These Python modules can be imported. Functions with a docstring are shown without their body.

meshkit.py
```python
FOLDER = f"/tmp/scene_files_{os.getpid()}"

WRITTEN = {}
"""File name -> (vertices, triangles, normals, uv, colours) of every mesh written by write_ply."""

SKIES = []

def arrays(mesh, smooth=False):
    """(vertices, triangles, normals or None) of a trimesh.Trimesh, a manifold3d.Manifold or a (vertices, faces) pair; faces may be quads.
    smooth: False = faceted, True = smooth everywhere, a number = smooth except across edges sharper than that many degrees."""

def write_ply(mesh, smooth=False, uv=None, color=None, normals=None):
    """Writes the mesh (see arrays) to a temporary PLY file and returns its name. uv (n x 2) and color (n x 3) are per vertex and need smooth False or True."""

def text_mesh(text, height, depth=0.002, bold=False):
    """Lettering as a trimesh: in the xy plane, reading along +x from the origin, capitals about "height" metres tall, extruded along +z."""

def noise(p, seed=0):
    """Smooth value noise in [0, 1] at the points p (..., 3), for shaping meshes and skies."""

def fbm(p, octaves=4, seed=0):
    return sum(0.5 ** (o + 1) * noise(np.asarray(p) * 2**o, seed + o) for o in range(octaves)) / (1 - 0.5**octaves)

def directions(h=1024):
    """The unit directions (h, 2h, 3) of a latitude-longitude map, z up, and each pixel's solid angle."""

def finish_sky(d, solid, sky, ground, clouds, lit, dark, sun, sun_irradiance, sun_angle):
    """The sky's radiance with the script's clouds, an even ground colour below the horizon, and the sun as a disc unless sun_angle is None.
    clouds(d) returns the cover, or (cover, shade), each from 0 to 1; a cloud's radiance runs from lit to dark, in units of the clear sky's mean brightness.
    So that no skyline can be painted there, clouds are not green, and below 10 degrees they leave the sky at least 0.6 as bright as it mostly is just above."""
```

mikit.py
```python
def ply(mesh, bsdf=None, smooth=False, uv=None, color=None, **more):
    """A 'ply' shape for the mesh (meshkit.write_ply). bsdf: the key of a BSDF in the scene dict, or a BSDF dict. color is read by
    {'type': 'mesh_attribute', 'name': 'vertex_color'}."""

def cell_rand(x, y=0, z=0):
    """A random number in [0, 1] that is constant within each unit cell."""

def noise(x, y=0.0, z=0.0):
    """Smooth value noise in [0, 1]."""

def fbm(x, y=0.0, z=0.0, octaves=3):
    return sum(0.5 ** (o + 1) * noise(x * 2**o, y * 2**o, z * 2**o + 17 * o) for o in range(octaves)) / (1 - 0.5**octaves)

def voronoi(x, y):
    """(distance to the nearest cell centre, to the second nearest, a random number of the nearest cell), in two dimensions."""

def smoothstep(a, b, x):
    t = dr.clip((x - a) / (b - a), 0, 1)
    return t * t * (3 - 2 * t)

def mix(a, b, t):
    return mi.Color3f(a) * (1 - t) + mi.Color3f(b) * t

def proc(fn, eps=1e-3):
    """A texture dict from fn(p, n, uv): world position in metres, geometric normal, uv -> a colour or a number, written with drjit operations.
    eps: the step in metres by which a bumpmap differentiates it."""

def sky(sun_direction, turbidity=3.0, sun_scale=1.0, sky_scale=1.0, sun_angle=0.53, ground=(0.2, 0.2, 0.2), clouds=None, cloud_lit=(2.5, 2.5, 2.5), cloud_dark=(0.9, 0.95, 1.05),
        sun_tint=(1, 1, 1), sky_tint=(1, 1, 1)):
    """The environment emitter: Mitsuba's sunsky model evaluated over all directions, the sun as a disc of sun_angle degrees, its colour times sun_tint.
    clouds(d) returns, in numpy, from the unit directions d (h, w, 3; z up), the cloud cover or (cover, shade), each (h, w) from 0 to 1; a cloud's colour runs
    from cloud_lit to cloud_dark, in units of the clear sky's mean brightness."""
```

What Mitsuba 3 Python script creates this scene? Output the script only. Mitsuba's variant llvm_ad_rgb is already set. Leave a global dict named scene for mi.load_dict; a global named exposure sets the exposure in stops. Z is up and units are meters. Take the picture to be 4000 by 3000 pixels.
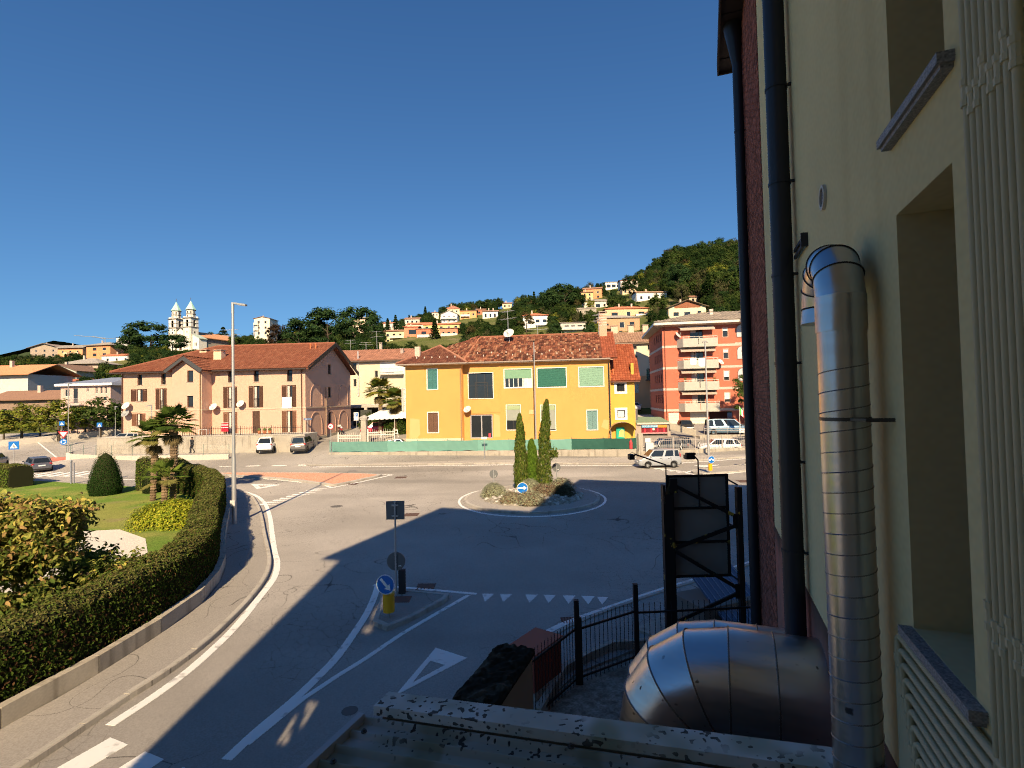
import math, random, numpy as np, mitsuba as mi, drjit as dr, mikit, meshkit
import manifold3d as mf
from shapely.geometry import LineString, Polygon, Point
T = mi.ScalarTransform4f
scene, labels = {'type': 'scene'}, {}

# ---------------------------------------------------------------- camera, sky, exposure
PITCH, ROLL, EYE = math.atan(57 / 2050), math.radians(1.26), (0, 0, 6.1)
FWD = (0, math.cos(PITCH), math.sin(PITCH))
UP = (math.sin(ROLL), -math.cos(ROLL) * math.sin(PITCH), math.cos(ROLL) * math.cos(PITCH))
scene['camera'] = {'type': 'perspective', 'fov_axis': 'x', 'fov': 2 * math.degrees(math.atan(2000 / 2050)), 'near_clip': 0.05, 'far_clip': 9000.0,
                   'to_world': T().look_at(origin=EYE, target=[EYE[k] + FWD[k] for k in range(3)], up=UP)}
scene['sky'] = mikit.sky((0.017, -0.874, 0.485), turbidity=2.2, sky_tint=(0.62, 0.98, 1.36), sky_scale=0.47, sun_tint=(1.0, 0.965, 0.90), ground=(0.16, 0.155, 0.145))
exposure = 2.6

# ---------------------------------------------------------------- kit
rng = np.random.default_rng(7)
used = {}


def uniq(k):
    n = used.get(k, 0)
    used[k] = n + 1
    return k if n == 0 else f'{k}_{n:03d}'


def thing(name, label, cat, group=None, kind=None):
    k = uniq(name)
    labels[k] = {'label': label, 'category': cat}
    if group:
        labels[k]['group'] = group
    if kind:
        labels[k]['kind'] = kind
    return k


mats = {}


def M(c, rough=0.75, spec=0.3, metal=0.0, cc=0.0):
    """A plain painted, metal or plastic surface; one BSDF for each look."""
    key = (tuple(round(float(x), 3) for x in c), rough, spec, metal, cc)
    if key not in mats:
        k = f'mat_{len(mats):03d}'
        b = {'type': 'principled', 'base_color': {'type': 'rgb', 'value': list(key[0])}, 'roughness': rough, 'metallic': metal, 'specular': spec}
        if cc:
            b['clearcoat'] = cc
            b['clearcoat_gloss'] = 0.9
        scene[k] = {'type': 'twosided', 'b': b}
        mats[key] = k
    return mats[key]


def procmat(name, fn, rough=0.85, spec=0.2, bump=None, bump_scale=0.01, metal=0.0, eps=2e-3, **more):
    b = {'type': 'principled', 'base_color': mikit.proc(fn), 'roughness': rough if not callable(rough) else mikit.proc(rough), 'specular': spec, 'metallic': metal, **more}
    if bump:
        b = {'type': 'bumpmap', 'arbitrary': mikit.proc(bump, eps), 'scale': bump_scale, 'b': b}
    scene[name] = {'type': 'twosided', 'b': b}
    return name


VC = 'vertex_paint'
scene[VC] = {'type': 'twosided', 'b': {'type': 'principled', 'base_color': {'type': 'mesh_attribute', 'name': 'vertex_color'}, 'roughness': 0.85, 'specular': 0.2}}
LEAF = 'leaf_surface'
scene[LEAF] = {'type': 'principledthin', 'base_color': {'type': 'mesh_attribute', 'name': 'vertex_color'}, 'roughness': 0.42, 'spec_trans': 0.0, 'diff_trans': 0.55, 'eta': 1.42}
LEAFM = 'leaf_matt'
scene[LEAFM] = {'type': 'principledthin', 'base_color': {'type': 'mesh_attribute', 'name': 'vertex_color'}, 'roughness': 0.8, 'spec_trans': 0.0, 'diff_trans': 0.5, 'eta': 1.3}
GLASS = M((0.02, 0.024, 0.03), 0.06, 0.6)
DARK = M((0.012, 0.012, 0.014), 0.5, 0.3)


class Fr:
    """A frame on a facade: s runs along it, d out of it, z up."""

    def __init__(self, o, ang, z=0.0, side=1):
        a = math.radians(ang)
        self.u, self.n, self.o = np.array([math.cos(a), math.sin(a), 0]), np.array([math.sin(a), -math.cos(a), 0]) * side, np.array([o[0], o[1], z], float)
        self.m = np.eye(4)
        self.m[:3, 0], self.m[:3, 1], self.m[:3, 2], self.m[:3, 3] = self.u, self.n, (0, 0, 1), self.o

    def p(self, s, d, z):
        return self.o + self.u * s + self.n * d + np.array([0, 0, z])


def place(x, y, z=0.0, rot=0.0, sc=1.0):
    a = math.radians(rot)
    m = np.eye(4)
    m[:3, :3] = np.array([[math.cos(a), -math.sin(a), 0], [math.sin(a), math.cos(a), 0], [0, 0, 1]]) * sc
    m[:3, 3] = (x, y, z)
    return m


class MB:
    """Collects pieces of one mesh in a local frame m."""

    def __init__(self, m=None):
        self.m, self.v, self.f, self.c, self.n = (m.m if isinstance(m, Fr) else m), [], [], [], 0

    def add(self, v, f, c=None):
        v, f = np.asarray(v, float), np.asarray(f, int)
        if f.shape[1] == 4:
            f = np.vstack([f[:, [0, 1, 2]], f[:, [0, 2, 3]]])
        if self.m is not None:
            v = v @ self.m[:3, :3].T + self.m[:3, 3]
            if np.linalg.det(self.m[:3, :3]) < 0:
                f = f[:, ::-1]
        self.v.append(v)
        self.f.append(f + self.n)
        self.n += len(v)
        self.c.append(np.broadcast_to(np.asarray(c if c is not None else (0.5, 0.5, 0.5), float), (len(v), 3)))
        return self

    BF = np.array([[0, 2, 3, 1], [4, 5, 7, 6], [0, 1, 5, 4], [2, 6, 7, 3], [0, 4, 6, 2], [1, 3, 7, 5]])

    def box(self, x0, x1, y0, y1, z0, z1, c=None):
        return self.add([[x, y, z] for x in (x0, x1) for y in (y0, y1) for z in (z0, z1)], self.BF[:, ::-1], c)

    def slantbox(self, p, a, b, h, c=None):
        """A box from corner p with edge vectors a, b, h."""
        p, a, b, h = (np.asarray(q, float) for q in (p, a, b, h))
        return self.add([p + i * a + j * b + k * h for i in (0, 1) for j in (0, 1) for k in (0, 1)], self.BF[:, ::-1], c)

    def man(self, mm, c=None):
        k = mm.to_mesh()
        return self.add(k.vert_properties[:, :3], k.tri_verts, c)

    def prism(self, polys, z0, z1, c=None):
        """Polygons in x, y (even-odd), from z0 up to z1."""
        polys = polys if isinstance(polys[0][0], (tuple, list, np.ndarray)) else [polys]
        k = mf.CrossSection([np.asarray(p, float) for p in polys], mf.FillRule.EvenOdd).extrude(z1 - z0).to_mesh()
        return self.add(k.vert_properties[:, :3] + [0, 0, z0], k.tri_verts, c)

    def wall(self, polys, d0, d1, c=None):
        """Polygons in s, z (even-odd), from depth d0 to d1."""
        polys = polys if isinstance(polys[0][0], (tuple, list, np.ndarray)) else [polys]
        k = mf.CrossSection([np.asarray(p, float) for p in polys], mf.FillRule.EvenOdd).extrude(d1 - d0).to_mesh()
        v = k.vert_properties[:, :3]
        return self.add(np.stack([v[:, 0], v[:, 2] + d0, v[:, 1]], 1), k.tri_verts[:, ::-1], c)

    def shp(self, g, z0, z1, c=None):
        for q in (g.geoms if hasattr(g, 'geoms') else [g]):
            if q.area > 1e-5:
                self.prism([list(q.exterior.coords)[:-1]] + [list(i.coords)[:-1] for i in q.interiors], z0, z1, c)
        return self

    def tube(self, pts, r, n=8, c=None, caps=True):
        pts = np.asarray(pts, float)
        r = np.broadcast_to(np.asarray(r, float), len(pts))
        t = np.gradient(pts, axis=0)
        t /= np.maximum(np.linalg.norm(t, axis=1, keepdims=True), 1e-9)
        x = np.cross(t[0], [0, 0, 1] if abs(t[0][2]) < 0.9 else [1, 0, 0])
        v = []
        for p, d, q in zip(pts, t, r):
            x = x - d * (x @ d)
            x /= np.linalg.norm(x)
            y = np.cross(d, x)
            a = np.arange(n) * 2 * np.pi / n
            v.append(p + q * (np.cos(a)[:, None] * x + np.sin(a)[:, None] * y))
        k = len(pts)
        i = np.arange(n)
        f = [np.stack([i + n * j, (i + 1) % n + n * j, (i + 1) % n + n * (j + 1), i + n * (j + 1)], 1) for j in range(k - 1)]
        self.add(np.vstack(v), np.vstack(f), c)
        if caps:
            for e, o in ((0, 1), (k - 1, 0)):
                fan = np.stack([np.zeros(n - 2, int), np.arange(1, n - 1), np.arange(2, n)], 1)
                self.add(v[e], fan[:, ::-1] if o else fan, c)
        return self

    def rod(self, a, b, r, n=8, c=None, r1=None):
        return self.tube([a, b], [r, r if r1 is None else r1], n, c)

    def bar(self, a, b, w, h=None, c=None):
        """A square bar from a to b."""
        a, b = np.asarray(a, float), np.asarray(b, float)
        d = b - a
        d /= np.linalg.norm(d)
        x = np.cross(d, [0, 0, 1] if abs(d[2]) < 0.95 else [1, 0, 0])
        x /= np.linalg.norm(x)
        y = np.cross(x, d)
        h = h or w
        return self.slantbox(a - x * w / 2 - y * h / 2, b - a, x * w, y * h, c)

    def lathe(self, prof, n=16, o=(0, 0, 0), c=None, axis='z'):
        prof = np.asarray(prof, float)
        a = np.arange(n) * 2 * np.pi / n
        v = np.stack([prof[:, None, 0] * np.cos(a), prof[:, None, 0] * np.sin(a), np.broadcast_to(prof[:, None, 1], (len(prof), n))], -1).reshape(-1, 3)
        if axis == 'y':
            v = v[:, [0, 2, 1]] * [1, 1, -1]
        i = np.arange(n)
        f = np.vstack([np.stack([i + n * j, (i + 1) % n + n * j, (i + 1) % n + n * (j + 1), i + n * (j + 1)], 1) for j in range(len(prof) - 1)])
        return self.add(v + np.asarray(o), f, c)

    def disc(self, o, r, th, n=24, c=None):
        """A disc facing -y (or out of a frame), th thick."""
        a = np.arange(n) * 2 * np.pi / n
        return self.wall([list(zip(o[0] + r * np.cos(a), o[2] + r * np.sin(a)))], o[1], o[1] + th, c)

    def ball(self, o, r, n=8, sc=(1, 1, 1), c=None):
        th = np.linspace(0, np.pi, n + 1)
        prof = np.stack([np.maximum(np.sin(th), 1e-4), -np.cos(th)], 1)
        a = np.arange(2 * n) * np.pi / n
        v = np.stack([prof[:, None, 0] * np.cos(a), prof[:, None, 0] * np.sin(a), np.broadcast_to(prof[:, None, 1], (n + 1, 2 * n))], -1).reshape(-1, 3)
        i, k = np.arange(2 * n), 2 * n
        f = np.vstack([np.stack([i + k * j, (i + 1) % k + k * j, (i + 1) % k + k * (j + 1), i + k * (j + 1)], 1) for j in range(n)])
        return self.add(v * r * np.asarray(sc) + np.asarray(o), f, c)

    def text(self, s, h, o, d0, th=0.01, c=None, squeeze=1.0):
        m = meshkit.text_mesh(s, h)
        v = np.array(m.vertices)
        v[:, :2] -= (v[:, :2].max(0) + v[:, :2].min(0)) / 2
        zz = v[:, 2] - v[:, 2].min()
        zz = zz / max(zz.max(), 1e-6) * th
        return self.add(np.stack([v[:, 0] * squeeze + o[0], d0 + zz, v[:, 1] + o[1]], 1), np.array(m.faces)[:, ::-1], c)

    def mesh(self):
        return np.vstack(self.v), np.vstack(self.f)

    def ply(self, mat, smooth=False):
        v, f = self.mesh()
        if mat in (VC, LEAF, LEAFM):
            return mikit.ply((v, f), mat, bool(smooth), color=np.vstack(self.c))
        return mikit.ply((v, f), mat, smooth)


def part(key, name, mb, mat, smooth=False, label=None, kind=None, group=None):
    k = uniq(key + '__' + name) if name else key
    scene[k] = mb.ply(mat, smooth)
    if label or kind or group:
        labels.setdefault(k, {})
        labels[k].update({a: b for a, b in (('label', label), ('kind', kind), ('group', group)) if b})
    return k


def solo(name, mb, mat, label, cat, smooth=False, group=None, kind=None):
    k = thing(name, label, cat, group, kind)
    scene[k] = mb.ply(mat, smooth)
    return k


def struct(name, mb, mat, smooth=False):
    k = uniq(name)
    scene[k] = mb.ply(mat, smooth)
    labels[k] = {'kind': 'structure'}
    return k


def stroke(pts, w):
    return LineString(pts).buffer(w / 2, cap_style=2, join_style=1)


def smooth_line(pts, n=8):
    """Catmull-Rom through the points."""
    p = np.asarray(pts, float)
    p = np.vstack([2 * p[0] - p[1], p, 2 * p[-1] - p[-2]])
    out = []
    for i in range(1, len(p) - 2):
        for t in np.linspace(0, 1, n, endpoint=False):
            a, b, c, d = p[i - 1:i + 3]
            out.append(0.5 * ((2 * b) + (c - a) * t + (2 * a - 5 * b + 4 * c - d) * t * t + (3 * b - a - 3 * c + d) * t ** 3))
    out.append(p[-2])
    return np.array(out)


def along(pts, step):
    """Points every step metres along a polyline, with tangents."""
    p = np.asarray(pts, float)
    s = np.concatenate([[0], np.cumsum(np.linalg.norm(np.diff(p, axis=0), axis=1))])
    q = np.linspace(0, s[-1], max(2, int(round(s[-1] / step)) + 1))
    r = np.stack([np.interp(q, s, p[:, k]) for k in range(p.shape[1])], 1)
    t = np.gradient(r, axis=0)
    return r, t / np.maximum(np.linalg.norm(t, axis=1, keepdims=True), 1e-9), q


def leaf_cards(pos, size, nrm, col, aspect=0.5, fold=0.25, droop=0.0, r=rng):
    """Folded four-corner leaves (two triangles each) at pos, facing roughly nrm."""
    n = len(pos)
    nrm = nrm / np.maximum(np.linalg.norm(nrm, axis=1, keepdims=True), 1e-9)
    a = r.normal(size=(n, 3))
    a -= nrm * (a * nrm).sum(1, keepdims=True)
    a[:, 2] -= droop
    a /= np.maximum(np.linalg.norm(a, axis=1, keepdims=True), 1e-9)
    b = np.cross(nrm, a)
    s = np.broadcast_to(np.asarray(size, float), n)[:, None]
    base, tip = pos - a * s / 2, pos + a * s / 2
    lo = nrm * s * fold * 0.5
    v = np.stack([base, pos + b * s * aspect / 2 + lo, tip, pos - b * s * aspect / 2 + lo], 1).reshape(-1, 3)
    i = np.arange(n) * 4
    f = np.vstack([np.stack([i, i + 1, i + 2], 1), np.stack([i, i + 2, i + 3], 1)])
    return v, f, np.repeat(col, 4, axis=0)


def tones(n, palette, weights=None, jit=0.12, r=rng):
    p = np.asarray(palette, float)
    c = p[r.choice(len(p), n, p=weights)]
    return np.clip(c * (1 + r.normal(0, jit, (n, 1))), 0.004, 0.9)

# ---------------------------------------------------------------- materials with grain
N, FB, SS, MX = mikit.noise, mikit.fbm, mikit.smoothstep, mikit.mix


def asphalt_colour(p, n, uv):
    big, mid, fine = FB(p.x * 0.11, p.y * 0.11), FB(p.x * 0.9 + 7, p.y * 0.9), N(p.x * 46, p.y * 46)
    w = N(p.x * 0.6 + 3, p.y * 0.6) * 1.4
    d1, d2, _ = mikit.voronoi(p.x * 0.42 + w, p.y * 0.34 + N(p.x * 0.7, p.y * 0.7 + 9) * 1.4)
    crack = (1 - SS(0.0, 0.022, d2 - d1)) * SS(0.5, 0.62, FB(p.x * 0.16 + 31, p.y * 0.16 + 5))
    e1, e2, _ = mikit.voronoi(p.x * 2.6 + w, p.y * 2.6)
    craze = (1 - SS(0.0, 0.06, e2 - e1)) * SS(0.60, 0.72, FB(p.x * 0.2 + 11, p.y * 0.2 + 45))
    c = MX((0.235, 0.222, 0.208), (0.32, 0.302, 0.284), SS(0.3, 0.7, big))
    c = c * (0.90 + 0.2 * mid) * (0.86 + 0.28 * fine)
    lane = SS(0.55, 0.75, FB(p.x * 0.05 + 90, p.y * 0.35))
    c = c * (1 - 0.18 * lane)
    return MX(c, (0.035, 0.033, 0.032), dr.clip(crack * 0.8 + craze * 0.5, 0, 0.85))


procmat('asphalt', asphalt_colour, 0.9, 0.15)


def pavement_colour(p, n, uv):
    d1, d2, _ = mikit.voronoi(p.x * 0.5 + N(p.x * 0.8, p.y * 0.8), p.y * 0.3 + N(p.x + 5, p.y))
    crack = 1 - SS(0.0, 0.016, d2 - d1)
    c = MX((0.245, 0.23, 0.215), (0.32, 0.30, 0.28), FB(p.x * 0.3, p.y * 0.3)) * (0.86 + 0.28 * N(p.x * 40, p.y * 40))
    return MX(c, (0.05, 0.048, 0.045), crack * 0.7)


procmat('pavement_asphalt', pavement_colour, 0.92, 0.12)
PAINT = procmat('road_paint', lambda p, n, uv: MX((0.74, 0.74, 0.73), (0.36, 0.35, 0.34), SS(0.66, 0.86, FB(p.x * 5, p.y * 5)) * 0.8), 0.6, 0.3)


def concrete_fn(a, b, dirt):
    def fn(p, n, uv):
        c = MX(a, b, FB(p.x * 1.3, p.y * 1.3, p.z * 1.3))
        streak = SS(0.5, 0.8, FB((p.x + p.y) * 3.1, (p.x - p.y) * 3.1, p.z * 0.5))
        return MX(c, dirt, streak * 0.55) * (0.92 + 0.16 * N(p.x * 30, p.y * 30, p.z * 30))
    return fn


CONC = procmat('old_concrete', concrete_fn((0.30, 0.275, 0.235), (0.42, 0.39, 0.34), (0.13, 0.115, 0.095)), 0.9, 0.15)
STONE = procmat('kerb_stone', concrete_fn((0.33, 0.31, 0.28), (0.42, 0.40, 0.37), (0.22, 0.20, 0.18)), 0.85, 0.2)


def plaster(name, rgb, vary=0.10, stain=(0.6, 0.55, 0.5), amount=0.18, grain=0.05):
    rgb = tuple(float(c) for c in rgb)
    low = tuple(c * q for c, q in zip(rgb, stain))

    def fn(p, n, uv):
        q = (p.x + p.y) * 0.7
        k = 1 + vary * (FB(q, p.z * 0.7) - 0.5) * 2 + grain * (N(p.x * 37, p.y * 37, p.z * 37) - 0.5)
        run = SS(0.55, 0.85, FB((p.x + p.y) * 2.2 + 3, (p.x - p.y) * 2.2, p.z * 0.22)) * amount
        return MX(rgb, low, run) * k
    return procmat(name, fn, 0.92, 0.1)


YEL = plaster('yellow_plaster', (0.60, 0.315, 0.105), 0.05, (0.85, 0.75, 0.6), 0.12)
PEACH = plaster('peach_plaster', (0.56, 0.365, 0.285), 0.05, (0.85, 0.75, 0.68), 0.2)
CORAL = plaster('coral_plaster', (0.47, 0.15, 0.10), 0.05, (0.85, 0.8, 0.78), 0.15)
CREAM = plaster('cream_plaster', (0.58, 0.52, 0.40), 0.06, (0.8, 0.75, 0.66), 0.25)
ROSE = plaster('rose_plaster', (0.56, 0.41, 0.365), 0.04)
OLIVE = plaster('olive_plaster', (0.50, 0.445, 0.255), 0.08, (0.72, 0.66, 0.55), 0.28, 0.10)


def dado_colour(p, n, uv):
    c = MX((0.36, 0.135, 0.10), (0.25, 0.13, 0.105), SS(0.35, 0.75, FB(p.y * 2.0, p.z * 0.5)))
    mould = SS(3.55, 3.98, p.z + 0.5 * (FB(p.y * 3.0, p.z * 0.8) - 0.5))
    return MX(c, (0.045, 0.042, 0.035), mould * 0.85) * (0.9 + 0.2 * N(p.x * 30, p.y * 30, p.z * 30))


procmat('dado_plaster', dado_colour, 0.9, 0.15)


def ground_colour(p, n, uv):
    c = MX((0.055, 0.075, 0.022), (0.10, 0.10, 0.04), FB(p.x * 0.05, p.y * 0.05))
    return MX(c, (0.14, 0.115, 0.075), SS(0.55, 0.8, FB(p.x * 0.2 + 5, p.y * 0.2)) * 0.6) * (0.8 + 0.4 * N(p.x * 3, p.y * 3))


procmat('earth_grass', ground_colour, 0.95, 0.05)


def lawn_colour(p, n, uv):
    c = MX((0.10, 0.165, 0.03), (0.19, 0.20, 0.055), SS(0.35, 0.7, FB(p.x * 0.4, p.y * 0.4)))
    return MX(c, (0.21, 0.17, 0.09), SS(0.62, 0.85, FB(p.x * 0.7 + 9, p.y * 0.7)) * 0.6) * (0.75 + 0.5 * N(p.x * 22, p.y * 22))


procmat('lawn_grass', lawn_colour, 0.95, 0.05)
procmat('red_gravel', lambda p, n, uv: MX((0.40, 0.17, 0.11), (0.55, 0.34, 0.25), N(p.x * 16, p.y * 16)) * (0.8 + 0.4 * N(p.x * 41, p.y * 41)), 0.9, 0.1)
procmat('red_paving', lambda p, n, uv: MX((0.40, 0.125, 0.095), (0.47, 0.20, 0.155), FB(p.x, p.y)) * (0.9 + 0.2 * N(p.x * 30, p.y * 30)), 0.85, 0.15)
procmat('planting_soil', lambda p, n, uv: MX((0.17, 0.15, 0.12), (0.36, 0.33, 0.28), N(p.x * 9, p.y * 9)) * (0.7 + 0.6 * N(p.x * 31, p.y * 31)), 0.95, 0.05)


def steel_rough(p, n, uv):
    return 0.20 + 0.22 * FB(p.x * 6, p.y * 6, p.z * 40)


def steel_colour(p, n, uv):
    c = MX((0.50, 0.50, 0.51), (0.64, 0.64, 0.65), FB(p.x * 3, p.y * 3, p.z * 9))
    spot = SS(0.76, 0.84, FB(p.x * 13, p.y * 13, p.z * 13)) * SS(0.45, 0.65, FB(p.x * 1.6 + 4, p.y * 1.6, p.z * 1.6))
    return MX(c, (0.05, 0.05, 0.055), spot)


procmat('sheet_steel', steel_colour, steel_rough, 0.5, metal=1.0)


def sheet_colour(p, n, uv):
    c = MX((0.42, 0.42, 0.42), (0.28, 0.285, 0.25), SS(0.35, 0.7, FB(p.x * 1.1, p.y * 2.4)))
    moss = SS(0.55, 0.75, FB(p.x * 3 + 8, p.y * 3))
    dot = SS(0.70, 0.76, N(p.x * 38, p.y * 38, p.z * 20)) * SS(0.42, 0.62, FB(p.x * 2.2, p.y * 2.2))
    return MX(MX(c, (0.13, 0.135, 0.075), moss * 0.6), (0.035, 0.035, 0.035), dot)


procmat('cement_sheet', sheet_colour, 0.9, 0.12)


def coping_colour(p, n, uv):
    c = MX((0.58, 0.58, 0.58), (0.42, 0.42, 0.39), SS(0.4, 0.7, FB(p.x * 2, p.y * 2)))
    green = SS(0.58, 0.75, FB(p.x * 1.7 + 20, p.y * 1.7))
    dot = SS(0.66, 0.72, N(p.x * 34, p.y * 34, p.z * 34)) * SS(0.40, 0.58, FB(p.x * 2.6 + 3, p.y * 2.6, p.z * 2))
    return MX(MX(c, (0.20, 0.215, 0.11), green * 0.6), (0.03, 0.03, 0.03), dot * 0.9)


procmat('lichen_coping', coping_colour, 0.9, 0.15)
procmat('black_moss', lambda p, n, uv: MX((0.018, 0.018, 0.014), (0.065, 0.06, 0.048), SS(0.5, 0.75, FB(p.x * 6, p.y * 6))) * (0.7 + 0.6 * N(p.x * 40, p.y * 40)), 0.95, 0.05)
procmat('peeling_black', lambda p, n, uv: MX((0.014, 0.014, 0.015), (0.42, 0.30, 0.05), SS(0.72, 0.75, FB(p.x * 7, p.y * 7, p.z * 4)) * SS(0.4, 0.5, N(p.x * 2, p.y * 2, p.z * 1.4))), 0.55, 0.3)
procmat('granite_sill', lambda p, n, uv: MX((0.10, 0.105, 0.115), (0.30, 0.30, 0.31), N(p.x * 140, p.y * 140, p.z * 140)), 0.6, 0.3)

# ---------------------------------------------------------------- ground, roads, markings


def hroad(x, y):
    x, y = np.asarray(x, float), np.asarray(y, float)
    a = 0.15 * np.clip(y - 51, 0, 10) + 0.06 * np.clip(y - 61, 0, 27)
    b = 0.10 * np.clip(y - 64, 0, 24)
    w = np.clip((-x - 44) / 8, 0, 1)
    return a * (1 - w) + b * w


def hill_slope(x):
    return np.interp(x, [-260, -200, -80, -43, 0, 110, 180], [0.115, 0.155, 0.19, 0.225, 0.245, 0.330, 0.345])


def hland(x, y):
    x, y = np.asarray(x, float), np.asarray(y, float)
    t = np.clip(y - 88, 0, None)
    cap = np.interp(x, [-300, -80, -43, 0, 75, 110, 180], [330, 300, 300, 257, 238, 300, 340])
    return hroad(x, np.minimum(y, 88)) + hill_slope(x) * np.minimum(t, cap) - 0.12 * np.clip(t - cap, 0, 500)


def grid_sheet(xs, ys, fn, dz=0.0):
    X, Yg = np.meshgrid(xs, ys, indexing='ij')
    v = np.stack([X, Yg, fn(X, Yg) + dz], -1).reshape(-1, 3)
    i, j = np.meshgrid(np.arange(len(xs) - 1), np.arange(len(ys) - 1), indexing='ij')
    k = (i * len(ys) + j).ravel()
    return v, np.stack([k, k + len(ys), k + len(ys) + 1, k + 1], 1)


xs = np.concatenate([[-2500, -1200, -700], np.arange(-420, -88, 12), np.arange(-88, 66, 4), np.arange(66, 340, 12), [500, 900, 1500, 2500]])
ys = np.concatenate([[-2000, -900, -300, -100, -40], np.arange(-12, 50, 8), [51, 53, 55, 57, 59, 61, 63, 64, 66, 70, 75, 80, 84, 88], np.arange(92, 430, 9), [460, 560, 800, 1400, 2500]])
m = MB()
m.add(*grid_sheet(xs, ys, lambda a, b: hland(a, b) - 0.10 - 0.0 * a))
struct('ground', m, 'earth_grass')
m = MB()
m.add(*grid_sheet(np.arange(-96, 60.1, 3), np.concatenate([np.arange(-14, 51, 4), np.arange(51, 86.1, 1)]), hroad))
struct('road', m, 'asphalt')

# left pavement, its kerb, the low garden wall and the garden
wallp = smooth_line([(-10.3, 4.0), (-9.9, 8.0), (-9.73, 10.0), (-9.51, 11.33), (-9.42, 12.9), (-9.41, 14.4), (-9.5, 15.8), (-9.9, 17.5), (-10.85, 19.8), (-12.4, 22.6), (-14.0, 25.7), (-15.64, 29.0), (-17.6, 32.4), (-20.2, 35.6), (-23.0, 38.1)])
kerbp = smooth_line([(-9.0, 4.0), (-8.5, 8.0), (-8.27, 9.6), (-8.12, 11.0), (-7.95, 12.0), (-7.88, 13.27), (-7.97, 14.6), (-8.25, 16.6), (-8.72, 18.6), (-9.35, 20.25), (-10.31, 22.16), (-11.6, 24.6), (-13.4, 28.1), (-15.19, 31.37), (-17.45, 35.0), (-19.5, 37.2), (-22.5, 39.2)])
m = MB()
m.prism([list(map(tuple, np.vstack([wallp, kerbp[::-1]])))], -0.05, 0.115)
pav = struct('pavement', m, 'pavement_asphalt')


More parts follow.
